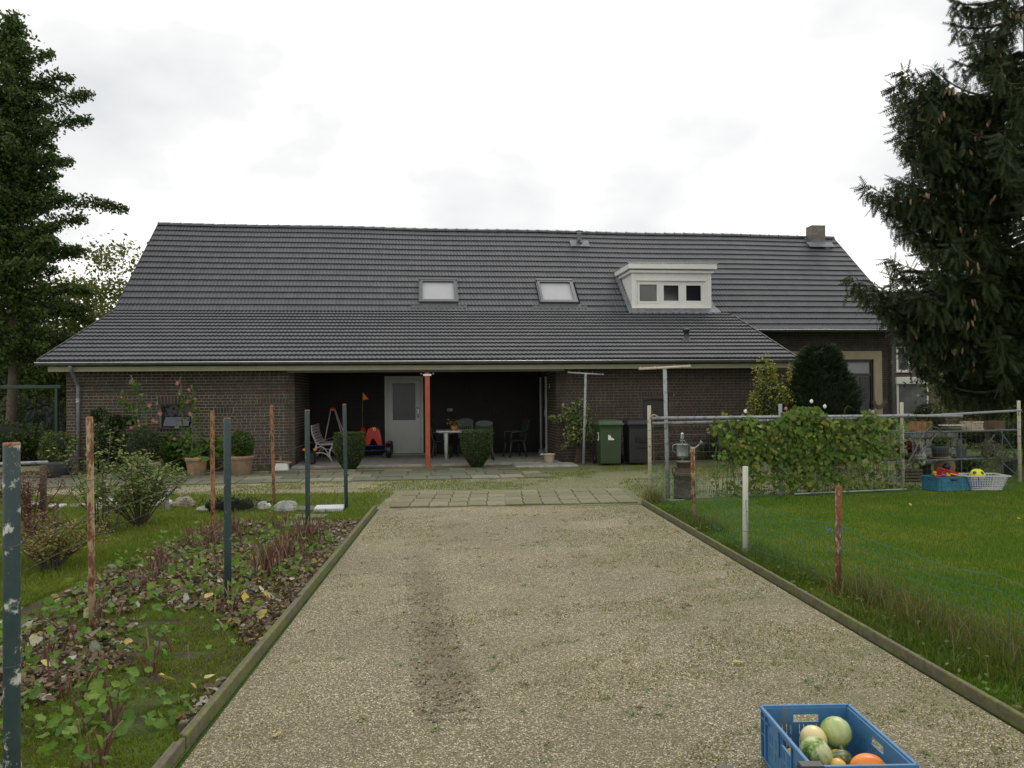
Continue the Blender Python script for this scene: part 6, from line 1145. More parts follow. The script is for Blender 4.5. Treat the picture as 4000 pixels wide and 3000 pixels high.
# hazel-like tree behind the roof's left edge, and dark trees below it
def blobtree(name, label, base, h, rad, nclump, per, size, mat, seed, trunk_h=None, sparse=.9, group=None, clumpr=.32, wid=1.0):
    t = thing(name, label, 'tree', (base[0], base[1], 0), 0, group); r = np.random.default_rng(seed); th_ = trunk_h if trunk_h is not None else h*.35
    C = []
    while len(C) < nclump:
        d = r.normal(size=3); d /= np.linalg.norm(d); q = d*(r.random()**.4); c = np.array([q[0]*rad*wid, q[1]*rad, th_+(h-th_)*(.5+.5*q[2])]); C.append(c)
    C = np.array(C); mb = MB(); mb.tube([(0, 0, 0), (.03, 0, th_*.6), (0, .05, th_)], [h*.022, h*.017, h*.012], 8)
    for c in C[::max(1, len(C)//16)]: mb.tube([(0, 0, th_*.7), tuple((np.array([0, 0, th_])+c)/2+[0, 0, -.1*h*.2]), tuple(c)], [h*.01, h*.006, .008], 5, caps=False)
    mb.build('trunk', m_bark, t, True)
    idx = r.integers(0, len(C), nclump*per); P = C[idx]+r.normal(size=(len(idx), 3))*rad*clumpr*np.array([1, 1, .6])*(.5+r.random((len(idx), 1))*.5)
    leaves('crown', P, size, mat, t, up=.4); return t
m_haz = ML('hazel_leaves', [(.05, .08, .02), (.08, .12, .03), (.12, .14, .04), (.16, .15, .04), (.06, .09, .02)], .5, .35)
m_dtree = ML('dark_tree_leaves', [(.02, .042, .01), (.032, .062, .013), (.05, .088, .018), (.07, .115, .022)], .5, .28)
q = atd(400, 1500, 31); blobtree('hazel_tree', 'light green tree with yellowing leaves rising behind the left roof edge', (q.x, q.y), 7.4, 2.6, 85, 190, .16, m_haz, 3, 1.2, clumpr=.22, wid=1.2)
q = atd(190, 1500, 30); blobtree('dark_tree', 'dark green tree between the tall tree and the roof verge', (q.x, q.y), 5.0, 2.6, 50, 180, .15, m_dtree, 4, 1.0, clumpr=.25)
q = atd(-150, 1500, 29); blobtree('dark_tree', 'dark bushy tree behind the trunk at the left edge', (q.x, q.y), 5.6, 2.8, 50, 180, .15, m_dtree, 5, 1.0, clumpr=.25)
for i, (px, d, h, rd, lb) in enumerate(((-700, 34, 8, 3.5, 'dark tree outside the left edge of the picture'), (60, 42, 6.5, 3.5, 'tree in the second row behind the tall tree'), (520, 46, 6, 3.2, 'tree far behind the left end of the roof'))):
    q = atd(px, 1500, d); blobtree('dark_tree', lb, (q.x, q.y), h, rd, 40, 150, .22, m_dtree, 20+i, 1.0, clumpr=.28)
# hedge masses and weeping conifer at the left corner
q = atd(170, 1700, 22.5); t = thing('weeping_conifer', 'dome of drooping dark blue-green conifer by the green frame', 'tree', (q.x, q.y, 0)); n = 2600; az = rng.uniform(0, 6.283, n); u = rng.random(n)**.6; rad = 1.05*u; z = 1.55*(1-u**2.2)*.75+rng.random(n)*.35*(1-u*.3)*1.; P = np.stack([rad*np.cos(az), rad*np.sin(az)*.8, z], 1); D = np.stack([np.cos(az)*.5, np.sin(az)*.5, -1+0*az], 1)+rng.normal(size=(n, 3))*.15
sprays('foliage', P, D, .3, ML('blue_conifer', [(.018, .03, .022), (.03, .045, .03), (.045, .062, .045)], .6, .1), t); mb = MB(); mb.lathe([(.8, .02), (.7, .5), (.4, .95), (.1, 1.25)], 16); mb.build('dark_core', m_core, t, True)
q = atd(60, 1790, 20.6); t = thing('leafy_hedge', 'dark leafy shrubs at the left edge behind the pale rail', 'bush', (q.x, q.y, 0)); foliage(t, (-.3, 0, .55), (.95, .5, .62), 3400, .09, m_dtree, 3, .12, .4)
q = atd(110, 1740, 24.5); t = thing('tall_dark_shrub', 'dark shrub mass behind the weeping conifer', 'bush', (q.x, q.y, 0)); foliage(t, (0, 0, .9), (1.7, .7, 1.05), 4500, .12, m_dtree, 5, .12, .4)
m_goal = M('goal_green', (.012, .04, .028), .5, .2); q = atd(222, 1730, 21); t = thing('green_frame', 'tall dark green metal goal-like frame left of the house corner', 'frame', (q.x, q.y, 0))
mb = MB(); mb.box((0, 0, .98), (.09, .07, 1.98), bev=.01); mb.box((-2.6, 0, .98), (.09, .07, 1.98), bev=.01); mb.build('upright', m_goal, t) if False else None
for x in (0, -2.6): mb = MB(); mb.box((x, 0, .98), (.08, .07, 1.96), bev=.01); mb.build('upright', m_goal, t)
mb = MB(); mb.box((-1.25, 0, 2.0), (2.75, .08, .09), bev=.01); mb.build('crossbeam', m_goal, t)
m_roof2 = M('far_roof', (.075, .07, .07), .8, .2, 3); m_farb = brickface
def farhouse(label, loc, rz, W, Dp, eave, ridge, wins, roofm=None):
    t = thing('brick_house', label, 'house', loc, rz); mb = MB(); mb.box((0, Dp/2, eave/2), (W, Dp, eave)); mb.add([(-W/2, 0, eave), (W/2, 0, eave), (W/2, Dp, eave), (-W/2, Dp, eave), (-W/2, Dp/2, ridge-.1), (W/2, Dp/2, ridge-.1)], [(0, 4, 3), (1, 2, 5)]); mb.build('wall', m_gable2, t)
    mb = MB(); e = .3; mb.add([(-W/2-e, -e, eave-.05), (W/2+e, -e, eave-.05), (W/2+e, Dp/2, ridge), (-W/2-e, Dp/2, ridge), (W/2+e, Dp+e, eave-.05), (-W/2-e, Dp+e, eave-.05)], [(0, 1, 2, 3), (3, 2, 4, 5)]); rf = mb.build('roof', roofm or m_roof2, t); sol = rf.modifiers.new('thick', 'SOLIDIFY'); sol.thickness = .18
    n_ = int((ridge-eave)/.22); 
    for k in range(n_): f = (k+.5)/n_; mb = MB(); mb.box((0, -e+(Dp/2+e)*f, eave+(ridge-eave)*f+.0), (W+2*e, .06, .04)); mb.build('tile_course', roofm or m_roof2, rf)
    for (x, z, w_, h, sh) in wins:
        mb = MB(); mb.panel((x, -.06, z), X, Z_, (0, 1, 0), w_, h, .08, [(.09, w_-.09, .09, h-.09)]); mb.box((x+w_/2, -.1, z-.03), (w_+.1, .12, .06)); f = mb.build('window', m_white, t, fix=True)
        mb = MB(); mb.box((x+w_/2, -.01, z+h/2), (w_-.16, .012, h-.16)); mb.build('pane', m_glassgrey, f)
        if sh: mb = MB(); mb.box((x+w_/2, -.12, z+h+.1), (w_+.15, .16, .38), bev=.02); mb.build('shutter_box', m_white, f)
    return t
m_gable2 = M('far_brick', (.13, .1, .085), .9, .25, 1.5, bmp=.3, bscale=12)
q = atd(3480, 1526, 44); farhouse('two-storey brick neighbour house with white roller shutter windows right of the farmhouse', (q.x+2.6, 44, 0), .05, 8.5, 8, 4.35, 7.6, [(-2.35, 2.75, .75, 1.35, 0), (-2.35, .35, 1.75, 1.8, 1), (.75, 1.0, .8, 1.6, 0)])
q = atd(3985, 1526, 52); farhouse('brick house with white verge glimpsed at the right edge', (q.x+3.5, 50, 0), -.3, 7, 8, 2.6, 4.6, [(-1.5, .9, 1.4, 1.2, 0)], M('brown_tiles', (.12, .085, .07), .8, .25, 3))
q = atd(60, 1550, 36); farhouse('brick house glimpsed between the left shrubs', (q.x-1, 36, 0), .1, 7, 6, 2.3, 4.2, [(1.6, .95, 1.1, .9, 0)])
# right: big drooping spruce ------------------------------------------------
m_cone = None
m_spr = ML('spruce_needles', [(.016, .03, .009), (.024, .042, .012), (.034, .056, .016), (.02, .034, .01), (.04, .05, .018)], .6, .12)
sp = Vector((12.1, 18.6, 0)); t = thing('spruce_tree', 'huge dark drooping spruce hung with tan cones at the right edge', 'tree', sp)
trunk(t, [(0, 0, 0), (.05, 0, 5), (0, 0, 10), (0, 0, 16)], [.3, .24, .15, .02]); mb = MB(); PP = []; DD = []; cones = []
r_ = random.Random(11)
def branch(h, az, L, drop, rise):
    Q = []; 
    for i in range(9):
        f = i/8; rr2 = L*f; z = h-drop*math.sin(f*math.pi*.75)*L+rise*f**3*L; Q.append(Vector((math.cos(az+.05*math.sin(f*5+h))*rr2, math.sin(az)*rr2, z)))
    mb.tube(Q, [.05*(1-i/8)+.006 for i in range(9)], 5, caps=False)
    ns = int(L*46)
    for k in range(ns):
        f = .12+.88*r_.random()**.8; j = min(int(f*8), 7); q = Q[j].lerp(Q[j+1], f*8-j); side = r_.choice((-1, 1)); tl_ = (1-f*.72)*r_.uniform(.15, .85)*L*.26; d = Vector((-math.sin(az)*side, math.cos(az)*side, 0))+Vector((math.cos(az), math.sin(az), 0))*.6; q2 = q+d.normalized()*tl_*r_.random(); q2.z -= .1*tl_
        PP.append(tuple(q2)); DD.append((d.x, d.y, -.15+r_.gauss(0, .15)))
        # hanging curtain
        m_ = r_.choice((0, 0, 1, 1, 2, 2, 3)) if f > .25 else r_.choice((0, 1))
        for i in range(m_): PP.append((q2.x+r_.gauss(0, .03), q2.y+r_.gauss(0, .03), q2.z-.1-.13*i)); DD.append((r_.gauss(0, .4), r_.gauss(0, .4), -1))
    for i in range(6): PP.append(tuple(Q[-1]-(Q[-1]-Q[-2])*.3*i)); DD.append((math.cos(az)+r_.gauss(0, .5), math.sin(az)+r_.gauss(0, .5), .5+r_.gauss(0, .2)))
    return Q
cl = []
h = 2.1; wi = 0
while h < 15.2:
    nbr = 10 if h < 9 else 7
    for k in range(nbr):
        az = 2*math.pi*k/nbr+wi*.9+r_.uniform(-.25, .25); hh = h+r_.uniform(-.16, .16)
        L = np.interp(h, [2, 3.5, 5, 7, 8.7, 10, 12, 14.5, 16], [2.3, 3.0, 3.3, 2.9, 2.5, 1.7, 1.25, .8, .3])*r_.uniform(.62, 1.12)
        if hh < 4.6 and math.cos(az) < -.2: L = min(L, 2.7)
        Q = branch(hh, az, L, .17, .14)
        if h > 4.5 and math.sin(az) < .4: cl.append(Q)
    h += .62 if h < 5 else .86; wi += 1
for (px, py, dd, dr_, ri) in ((3330, 1075, 18.2, .2, .22), (3440, 1190, 18.0, .22, .1), (3520, 1290, 18.3, .2, .05), (3540, 860, 18.6, .2, .2), (3470, 740, 18.4, .22, .1), (3420, 1110, 18.6, .24, .12), (3560, 600, 17.6, .25, .1), (3600, 1150, 17.4, .25, .05), (3480, 330, 18.2, .2, .16), (3385, 722, 17.8, .1, .1), (3495, 400, 17.8, .24, .2), (3520, 270, 17.9, .1, .2), (3495, 500, 17.7, .2, .12), (3790, 150, 18, .15, .25), (3610, 950, 17.2, .3, .2)):
    q = atd(px, py, dd)-sp; az = math.atan2(q.y, q.x); L = math.hypot(q.x, q.y); h = q.z+dr_*math.sin(math.pi*.75)*L-ri*L; 
    for j_ in range(4):
        Q = branch(h+(0, .12, -.15, -.3)[j_], az+(0, .1, -.1, .05)[j_], L*(1, .86, .82, .7)[j_], dr_*(1, .9, 1.1, 1.3)[j_], ri*(1, .8, .9, .7)[j_]); cl += [Q, Q, Q]
mb.build('branches', m_bark, t, kind='stuff'); sprays('crown', np.array(PP), np.array(DD), .25, m_spr, t)
cmb = MB(); cmb.lathe([(.006, 0), (.02, -.015), (.024, -.06), (.018, -.12), (.004, -.14)], 7); cproto = None; mcone = M('cone', (.25, .165, .095), .7, .35, 30, bmp=.6)
nc = 0
while nc < 290:
    Q = r_.choice(cl); f = .45+.53*r_.random(); j = min(int(f*8), 7); q = Q[j].lerp(Q[j+1], f*8-j)
    for i in range(r_.randint(2, 7)):
        c = q+Vector((r_.gauss(0, .09), r_.gauss(0, .09)-.12, -.07-r_.random()*.22))
        if cproto is None: o = cmb.build('cone', mcone, t, True); cproto = o.data
        else: o = bpy.data.objects.new('cone', cproto); COL.objects.link(o); o.parent = t
        o.location = c; o.scale = (1.05,)*3; o.rotation_euler = (r_.gauss(0, .15), r_.gauss(0, .15), 0); nc += 1
# garden trees and shrubs beyond on the right
m_orange = ML('orange_tinged', [(.04, .07, .012), (.07, .11, .018), (.12, .15, .025), (.05, .08, .015), (.09, .13, .02), (.07, .1, .02), (.06, .1, .02), (.11, .12, .03), (.3, .12, .035)], .5, .3)
q = atd(3850, 1600, 21); blobtree('autumn_shrub', 'broad shrub with orange-tinged leaves under the spruce', (q.x, q.y), 2.75, 1.1, 34, 110, .1, m_orange, 7, .8, clumpr=.25, wid=1.15)
q = atd(3625, 1700, 24); t = thing('clipped_dome', 'dark clipped rounded bush beneath the white shutter window', 'bush', (q.x, q.y, 0)); foliage(t, (0, 0, .62), (.5, .5, .72), 4200, .05, m_darkleaf, 4, .03, .85, .92)
mb = MB(); q = atd(3900, 1620, 24); t = thing('low_hedge', 'low clipped dark hedge on the far lawn behind the stand', 'hedge', (q.x, q.y, 0)); foliage(t, (0, 0, .4), (1.6, .5, .5), 4200, .07, m_dtree, 5, .06, .7)
q = atd(3560, 1660, 21); t = thing('grey_sofa_wall', 'low grey stone wall behind the plant stand', 'wall', (q.x, q.y, 0))
for k in range(6):
    for j in range(3): mb = MB(); mb.box((-.6+.32*k+(.1 if j % 2 else 0), 0, .12+.22*j), (.3, .3, .2), bev=.03); mb.build('stone', m_rockg, t)
for i, (px, d, h, rd, lb) in enumerate(((3790, 38, 5.6, 2.2, 'dark tree in front of the neighbour house'), (3960, 34, 7.5, 3.0, 'dark tree directly behind the spruce'), (4050, 30, 8, 3.4, 'dark tree behind the right part of the spruce'), (4400, 34, 9, 4, 'tree outside the right edge of the picture'), (4700, 26, 7, 3.2, 'tree beside the spruce outside the picture'), (3960, 26, 3.2, 2.0, 'low tree behind the low hedge'), (3900, 75, 6, 5, 'distant tree beyond the neighbour house'), (3800, 80, 8, 6, 'distant broad tree far right'))):
    q = atd(px, 1500, d); blobtree('dark_tree', lb, (q.x, q.y), h, rd, 44, 160, .17 if d < 50 else .4, m_dtree, 40+i, .8, clumpr=.28)
# far hedgerow round the property (closes the horizon)
t = thing('far_hedgerow', 'distant dark hedgerow closing the horizon behind the house', 'hedge', (0, 0, 0)); t['kind'] = 'stuff'
n = 26000; xx = rng.uniform(-110, 110, n); hh = (2.6+1.2*np.sin(xx*.21)+.8*np.sin(xx*.57+1)); P = np.stack([xx, 95+rng.normal(size=n)*2-.004*xx*xx*0, rng.random(n)*hh], 1); leaves('foliage', P, .9, m_dtree, t, kind='stuff')
# ------------------------------------------------------------------ ground cover
def blades(name, P, h, w_, mat, hv=.4, lean=.5, parent=None, label=None):
    """one bent triangle pair per blade"""
    n = len(P); az = rng.uniform(0, 6.283, n); H_ = h*(1+hv*rng.uniform(-1, 1, n)); la = rng.uniform(0, 6.283, n); ln = H_*lean*rng.random(n)
    side = np.stack([np.cos(az), np.sin(az), 0*az], 1)*w_/2; ld = np.stack([np.cos(la), np.sin(la), 0*la], 1)
    b = P; m_ = P+ld*(ln*.3)[:, None]+np.array([0, 0, 1.])*(H_*.6)[:, None]; tp = P+ld*ln[:, None]+np.array([0, 0, 1.])*H_[:, None]
    V = np.stack([b-side, b+side, m_+side*.7, tp, m_-side*.7], 1).reshape(-1, 3)
    o = raw(name, V, [(0, 1, 2), (0, 2, 4), (4, 2, 3)], 5, mat, parent, 'stuff'); o['label'] = label or name.replace('_', ' '); return o
def region(n, xf0, xf1, y0, y1, ypow=1.6):
    """points with density falling off with depth"""
    y = y0+(y1-y0)*rng.random(n)**ypow; x = xf0(y)+(xf1(y)-xf0(y))*rng.random(n); return np.stack([x, y, 0*x-.006], 1)
def pnoise(P, sc, seed):
    r = np.random.default_rng(seed); v = 0
    for k in range(9):
        a = r.uniform(0, 6.28); f = sc*r.uniform(.4, 1.8); v = v+np.sin((P[:, 0]*math.cos(a)+P[:, 1]*math.sin(a))*f+r.uniform(0, 6.28))
    return v/3
m_grass = ML('lawn_blades', [(.055, .12, .012), (.085, .165, .016), (.12, .2, .025), (.065, .135, .014), (.16, .21, .045)], .6, .35, .2, (.8, (.75, .9, .8), (1.6, 1.15, 1.7)))
m_grassy = ML('garden_blades', [(.065, .115, .015), (.1, .165, .022), (.15, .205, .035), (.08, .135, .018), (.19, .2, .06)], .6, .35, .2, (1.1, (.8, .85, .8), (1.3, 1.12, 1.2)))
m_dry = ML('dry_grass', [(.17, .13, .05), (.26, .2, .1), (.08, .09, .025), (.06, .09, .02), (.15, .1, .05), (.05, .08, .015), (.07, .1, .02)], .7, .3, .2)
re = lambda y: np.interp(y, [1, 3.99, 12.41], [RE(1)+.06, 2.57, 2.0]); le = lambda y: np.interp(y, [1, 3.72, 12.18], [LE(1)-.06, -1.6, -2.07])
P = region(150000, re, lambda y: .66*y+1.6, 3.2, 13.6, 1.25); P = P[(P[:, 1] < 12.5+.2*(P[:, 0]-2))]; blades('lawn_grass', P, .034, .0085, m_grass, label='mown green lawn grass')
P = region(60000, lambda y: -.68*y-.2, le, 8.0, 14.1, 1.1); k = (P[:, 0] < -3.7-.0*P[:, 1]) | (P[:, 1] > 10.9); P = P[k]; blades('garden_grass', P, .045, .009, m_grassy, .6, .8, label='rough garden grass on the left')
P = region(42000, lambda y: -.68*y-.3, lambda y: 0*y-4.0, 3.6, 9, 1.2); blades('garden_grass', P, .045, .008, m_grassy, .6, .8, label='rough grass beside the raspberry bed')
P = region(90000, lambda y: 0*y-12, lambda y: 0*y+9.5, 12.6, 19, 1.0); v = pnoise(P, 2.2, 3)+pnoise(P, 7, 5)*.6
inpave = (P[:, 0] > -2.15) & (P[:, 0] < 2.05) & (P[:, 1] < 14.45); loc = (P[:, :2]-np.array(W0[:2])); bb_ = -loc[:, 0]*math.sin(YAW)+loc[:, 1]*math.cos(YAW); aa_ = loc[:, 0]*math.cos(YAW)+loc[:, 1]*math.sin(YAW)
ok = (v > -.12) & ~inpave & (bb_ < -1.35) & ~((bb_ > -3.85) & (bb_ < -1.3) & (aa_ < 10.4)) & ~((P[:, 1] < 14.2) & (P[:, 0] < -2.3)) & ~((P[:, 0] > 2.2) & (P[:, 1] < 13.2+.2*(P[:, 0]-2.2))); blades('yard_grass', P[ok], .026, .011, m_grassy, .5, .8, label='short mossy grass growing through the yard gravel')
# grass and moss on the drive, mostly right side and edges
P = region(70000, lambda y: le(y)+.12, lambda y: re(y)-.12, 2.6, 12.3, 1.3); v = pnoise(P, 2.6, 8)+pnoise(P, 9, 9)*.7+np.interp(P[:, 0]/re(P[:, 1])*2, [-2, -1.5, -.3, 1, 2], [.4, -.8, -.45, .15, 1.1])+np.interp(P[:, 1], [8, 12], [0, .5]); ok = v > .3
blades('driveway_weeds', P[ok], .014, .009, ML('moss_green', [(.08, .115, .03), (.12, .16, .04), (.16, .19, .06), (.1, .13, .04)], .8, .2, .1), .6, 1.2, label='thin moss and grass in the gravel')
# pebbles
OCT = np.array([(1, 0, 0), (-1, 0, 0), (0, 1, 0), (0, -1, 0), (0, 0, .6), (0, 0, -.6)]); OF = [(0, 2, 4), (2, 1, 4), (1, 3, 4), (3, 0, 4)]
m_peb = ML('pebbles', [(.5, .45, .34), (.24, .2, .13), (.13, .11, .08), (.6, .55, .44), (.3, .24, .14), (.2, .17, .11), (.4, .36, .28), (.16, .13, .09)], .7, 0, .3)
P = region(90000, lambda y: le(y)+.08, lambda y: re(y)-.08, 2.5, 12.3, 1.7); P[:, 2] = .002; v = pnoise(P, 3, 12)+rng.normal(size=len(P))*.8; P = P[v > -.9]
rut = np.abs(P[:, 0]+.4+.145*(P[:, 1]-4.6)) < .16; P = P[~(rut & (P[:, 1] < 8) & (rng.random(len(P)) < .75))]
raw('gravel_pebbles', scatter(OCT, P, .0036*rng.uniform(.5, 1.5, len(P)), rotmats(len(P), up=1.5)), OF, 6, m_peb, None, 'stuff')['label'] = 'loose pale pebbles of the driveway'
P = region(22000, lambda y: 0*y-9, lambda y: 0*y+9, 12.5, 18, 1.0); v = pnoise(P, 2.2, 3); P = P[(v < .1)]; loc = (P[:, :2]-np.array(W0[:2])); bb_ = -loc[:, 0]*math.sin(YAW)+loc[:, 1]*math.cos(YAW); P = P[(bb_ < -3.9) & ~((P[:, 0] > -2.15) & (P[:, 0] < 2.05) & (P[:, 1] < 14.45)) & ~((P[:, 1] < 14.2) & (P[:, 0] < -2.3)) & ~((P[:, 0] > 2.1) & (P[:, 1] < 13+.2*(P[:, 0]-2.2)))]; P[:, 2] = 0
raw('gravel_pebbles', scatter(OCT, P, .007*rng.uniform(.5, 1.5, len(P)), rotmats(len(P), up=1.5)), OF, 6, m_peb, None, 'stuff')['label'] = 'loose pebbles in the yard'
# churned clods in the wheel rut
m_clod = M('clod', (.15, .122, .08), .95, .4, 20); P = region(1300, lambda y: -.6-.145*(y-4.6), lambda y: -.2-.145*(y-4.6), 4.3, 7.8, 1.1); P[:, 2] = .001; raw('soil_clods', scatter(OCT, P, .006*rng.uniform(.4, 1.7, len(P)), rotmats(len(P), up=1)), OF, 6, m_clod, None, 'stuff')['label'] = 'churned clods of soil in the wheel rut'
P = []
for k in range(15):
    y_ = 4.25+k*.13+random.uniform(-.03, .03); x_ = -.4-.145*(y_-4.6)
    for j in range(34 if k < 6 else 16): P.append((x_+random.uniform(-.16, .16), y_+random.gauss(0, .016)+.02*math.sin(j), .002))
P = np.array(P); raw('tread_ridges', scatter(OCT, P, .0085*rng.uniform(.4, 1.6, len(P)), rotmats(len(P), up=1)), OF, 6, m_clod, None, 'stuff')['label'] = 'ridges of dug-up sand left by a tyre tread'
mW = ML('rosette', [(.1, .14, .09), (.12, .17, .08), (.08, .12, .07), (.13, .2, .05)], .7, .2)
P = region(150, lambda y: le(y)+.2, lambda y: re(y)-.15, 3.2, 11.5, 1.0); P = np.repeat(P, 12, 0)+rng.normal(size=(150*12, 3))*[.018, .018, .003]+[0, 0, .01]; leaves('weed_rosettes', P, .022, mW, up=1.5, kind='stuff')['label'] = 'small grey-green weed rosettes in the gravel'
# long rough grass and weeds under the right fence
P = region(15000, lambda y: re(y)+.03, lambda y: re(y)+.62-.02*y, 3.0, 11.5, 1.3); v = pnoise(P, 4, 21); P = P[v > -.5]; blades('rough_grass', P, .085, .006, ML('rough_mix', [(.03, .06, .01), (.05, .1, .014), (.07, .12, .02), (.1, .13, .03)], .6, .3, .2), .7, 1.0, label='long rough grass under the low fence')
for (x, y, n, s_, h) in ((2.85, 6.6, 420, .16, .2), (3.15, 5.2, 500, .25, .19), (3.4, 4.2, 800, .3, .22), (3.5, 3.4, 800, .3, .24), (2.95, 5.9, 350, .15, .2), (2.2, 12.6, 300, .12, .2), (2.45, 10.2, 200, .12, .15)):
    P = rng.normal(size=(n, 3))*[s_, s_*1.3, 0]+[x, y, 0]; P = P[P[:, 0] > re(P[:, 1])+.04]; blades('dry_grass', P, h, .0055, m_dry, .5, 1.1, label='dry straw-coloured grass tufts at the fence foot')
P = region(900, lambda y: re(y)+.02, lambda y: re(y)+.4, 3.2, 12, 1.1); P[:, 2] = rng.random(len(P))*.1; leaves('low_weeds', P, .035, m_green, up=.9, kind='stuff')['label'] = 'low leafy weeds along the right edging board'
# raspberry bed: leaf litter, cut canes, fresh shoots --------------------------------
bx0 = lambda y: np.interp(y, [2, 5, 9, 11], [-4.0, -3.75, -4.0, -4.0]); P = region(17000, bx0, lambda y: le(y)-.03, 2.6, 10.9, 1.3); v = pnoise(P, 2.8, 31)+pnoise(P, 9, 33)*.5+.9*np.exp(-((P[:, 0]-(-3.25-.02*P[:, 1]))/.55)**2)+.5*np.exp(-((P[:, 0]+2.3)/.35)**2); P = P[v > -.15]; P[:, 2] = .005+.03*rng.random(len(P))
CURL = np.array([(-.5, 0, 0), (-.3, -.24, .1), (-.28, .26, .13), (0, 0, -.02), (.08, -.33, .17), (.1, .3, .1), (.5, .03, .12), (.3, -.2, .13), (.32, .18, .06)]); CF = [(0, 1, 3), (1, 4, 3), (4, 7, 3), (7, 6, 3), (6, 8, 3), (8, 5, 3), (5, 2, 3), (2, 0, 3)]
m_dead = ML('dead_leaves', [(.15, .1, .06), (.2, .16, .11), (.09, .065, .04), (.38, .36, .3), (.16, .11, .065), (.11, .085, .055), (.26, .23, .18), (.17, .095, .045), (.14, .1, .07), (.4, .29, .09)], .8, .15, .2)
leaves('leaf_litter', P, .05, m_dead, T=CURL, TF=CF, up=1.3, svar=.45, kind='stuff')['label'] = 'brown, grey and silvery dead leaves on the raspberry bed'
P = region(60, bx0, lambda y: le(y)-.1, 2.8, 8, 1.0); P[:, 2] = .05; leaves('pale_leaves', P, .1, ML('pale_undersides', [(.3, .34, .3), (.4, .42, .38), (.5, .4, .05), (.28, .33, .26), (.45, .3, .05)], .7, .2), T=CURL, TF=CF, up=1.1, kind='stuff')['label'] = 'a few upturned pale and yellow leaves'
P = region(95000, bx0, lambda y: le(y)-.02, 2.6, 11.2, 1.5); v = pnoise(P, 3.2, 41)+pnoise(P, 11, 42)*.6+np.interp(P[:, 0]-le(P[:, 1]), [-1, -.45, 0], [.1, .3, .9]); P = P[v > -.45]; blades('bed_moss', P, .018, .008, ML('moss_blades', [(.065, .115, .012), (.1, .155, .018), (.14, .19, .025), (.08, .1, .02)], .8, .3, .1), .6, 1.0, label='moss and fine weeds in the bed')
m_shoot = ML('raspberry_leaves', [(.05, .12, .02), (.08, .17, .03), (.13, .22, .04), (.06, .14, .025), (.1, .19, .035)], .55, .4)
P = []; c = region(230, bx0, lambda y: le(y)-.15, 2.7, 10.6, 1.7)
for q in c:
    hh = random.uniform(.04, .2)
    for k in range(random.randint(3, 9)): P.append((q[0]+random.gauss(0, .07), q[1]+random.gauss(0, .07), hh*random.uniform(.4, 1.2)))
SHOOT = np.array(P)
RL = [(0, 0, 0)]; RLF = []
for k in range(1, 8):
    x = k/7*.95; w_ = .33*math.sin(math.pi*min(1, (k/7.6)**.8))*(1.12 if k % 2 else .86)
    RL += [(x, -w_, .07*math.sin(k)+.05-.12*x*x), (x, 0, -.02-.14*x*x), (x, w_, .06*math.cos(k)+.05-.12*x*x)]
for k in range(7):
    a = 3*k-2; b = 3*k+1
    if k == 0: RLF += [(0, b, b+1), (0, b+1, b+2)]
    else: RLF += [(a, b, b+1), (a, b+1, a+1), (a+1, b+1, b+2), (a+1, b+2, a+2)]
RL = np.array(RL); mcane = M('cane', (.13, .055, .04), .8, .4, 18, bmp=.4); mcane2 = M('cane_tan', (.24, .17, .1), .85, .4, 18, bmp=.4)
leaves('raspberry_shoots', SHOOT, .066, m_shoot, T=RL, TF=RLF, up=1.1, kind='stuff')['label'] = 'fresh light green raspberry leaves low in the bed'
def canes(label, x, y, n, sp, h):
    t = thing('cut_raspberry_canes', label, 'canes', (x, y, 0), 0, 'clumps of cut-back raspberry canes')
    for m_, nn_ in ((mcane, n), (mcane2, n//3)):
        mb = MB()
        for k in range(nn_):
            a = random.uniform(0, 6.28); r = abs(random.gauss(0, sp)); l = random.gauss(0, .16); l2 = random.gauss(0, .16); hh = h*random.uniform(.45, 1.15); b = Vector((r*math.cos(a), r*math.sin(a)*1.6, -.01)); mb.tube([b, b+Vector((l*hh*.6, l2*hh*.4, hh*.5)), b+Vector((l*hh*1.5, l2*hh, hh))], [.0065, .0055, .0045], 5)
        mb.build('canes', m_, t, kind='stuff')
    leaves('leaves', rng.normal(size=(8, 3))*[sp, sp*1.5, .05]+[0, 0, .12], .08, m_shoot, t, T=RL, TF=RLF, up=1)
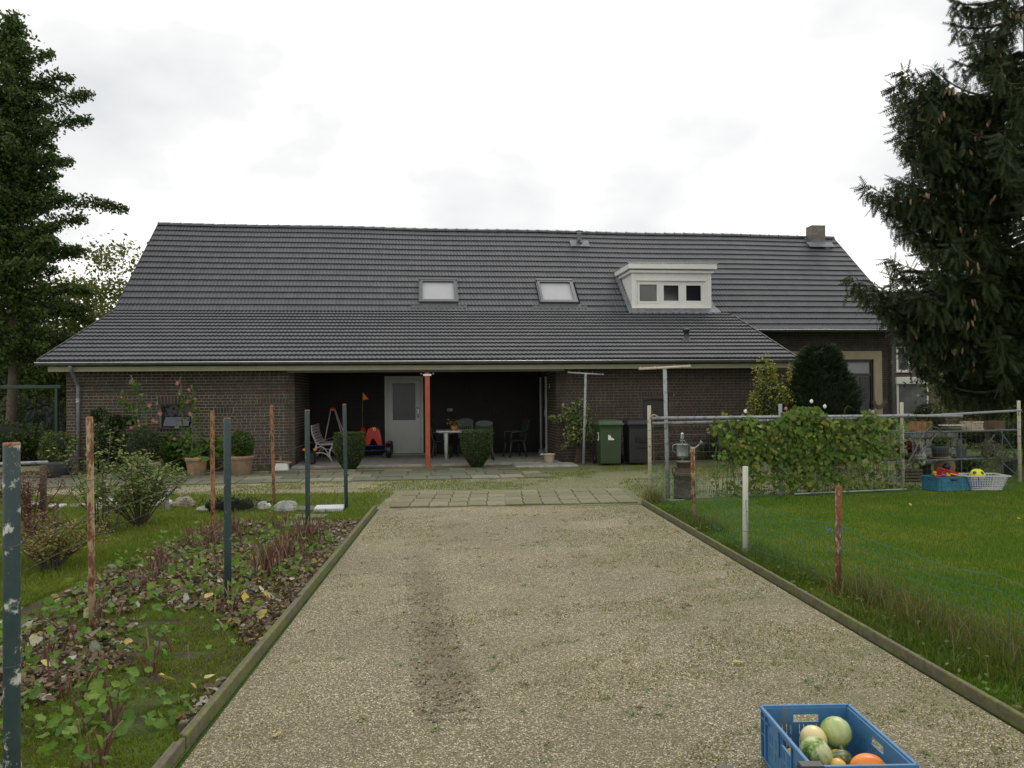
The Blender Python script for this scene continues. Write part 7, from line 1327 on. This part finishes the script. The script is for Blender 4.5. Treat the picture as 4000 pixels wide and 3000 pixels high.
for lb, x, y, n, sp, h in (
    ('big dense cane clump at the foot of the third green post', -2.42, 9.3, 60, .16, .3), ('dense cane clump just in front of the third green post', -2.4, 8.5, 46, .13, .26), ('wide fan of canes between the second and third green posts', -2.33, 7.65, 34, .09, .3),
    ('few dark canes at the foot of the second green post', -2.25, 6.4, 12, .06, .22), ('small group of forked canes in front of the second green post', -2.2, 5.0, 9, .07, .24), ('short dark canes low in the bed between the first two green posts', -2.1, 4.2, 9, .08, .18), ('cane stubs near the board at the bottom left of the picture', -1.95, 3.75, 8, .07, .2),
    ('clump of canes behind the second rusty post', -3.45, 9.9, 34, .16, .28), ('broad clump of canes around the second rusty post', -3.5, 9.1, 40, .17, .27), ('tan cane clump between the first two rusty posts', -3.45, 7.9, 26, .13, .26), ('low cane stubs nearer the first rusty post', -3.3, 7.1, 16, .12, .2), ('sparse canes at the foot of the first rusty post', -3.15, 6.2, 14, .14, .18), ('dark canes left of the first rusty post near the picture edge', -3.0, 5.2, 16, .14, .22), ('canes beside the thick first green post', -2.45, 4.6, 8, .1, .2),
    ('thin canes at the far end of the bed below the white slab', -3.0, 10.6, 18, .2, .2)): canes(lb, x, y, n, sp, h)
# fallen leaves on lawn, drive and roof-moss specks
P = np.array([tuple(at(2885, 2597)), tuple(at(3556, 1975)), tuple(at(3980, 2030)), tuple(at(2868, 1950)), tuple(at(1085, 2880))])+[0, 0, .015]; leaves('fallen_leaves', P, .07, ML('yellow_fallen', [(.5, .38, .06), (.55, .45, .15)], .7, .3), T=CURL, TF=CF, up=2, kind='stuff')['label'] = 'single yellow fallen leaves on gravel and lawn'

sheet('wall_soil', [tuple(loc2w(-1.5, -1.9))[:2], tuple(loc2w(5.15, -1.9))[:2], tuple(loc2w(5.25, -.0))[:2], tuple(loc2w(-1.5, 0))[:2]], -.003, m_soil)
P = np.array([tuple(loc2w(a_, b_, .012)) for a_, b_ in zip(rng.uniform(-1, 5.2, 700), rng.uniform(-1.85, -.05, 700))]); leaves('wall_litter', P, .05, m_dead, T=CURL, TF=CF, up=1.5, kind='stuff')['label'] = 'scattered leaf litter on the soil under the wall'
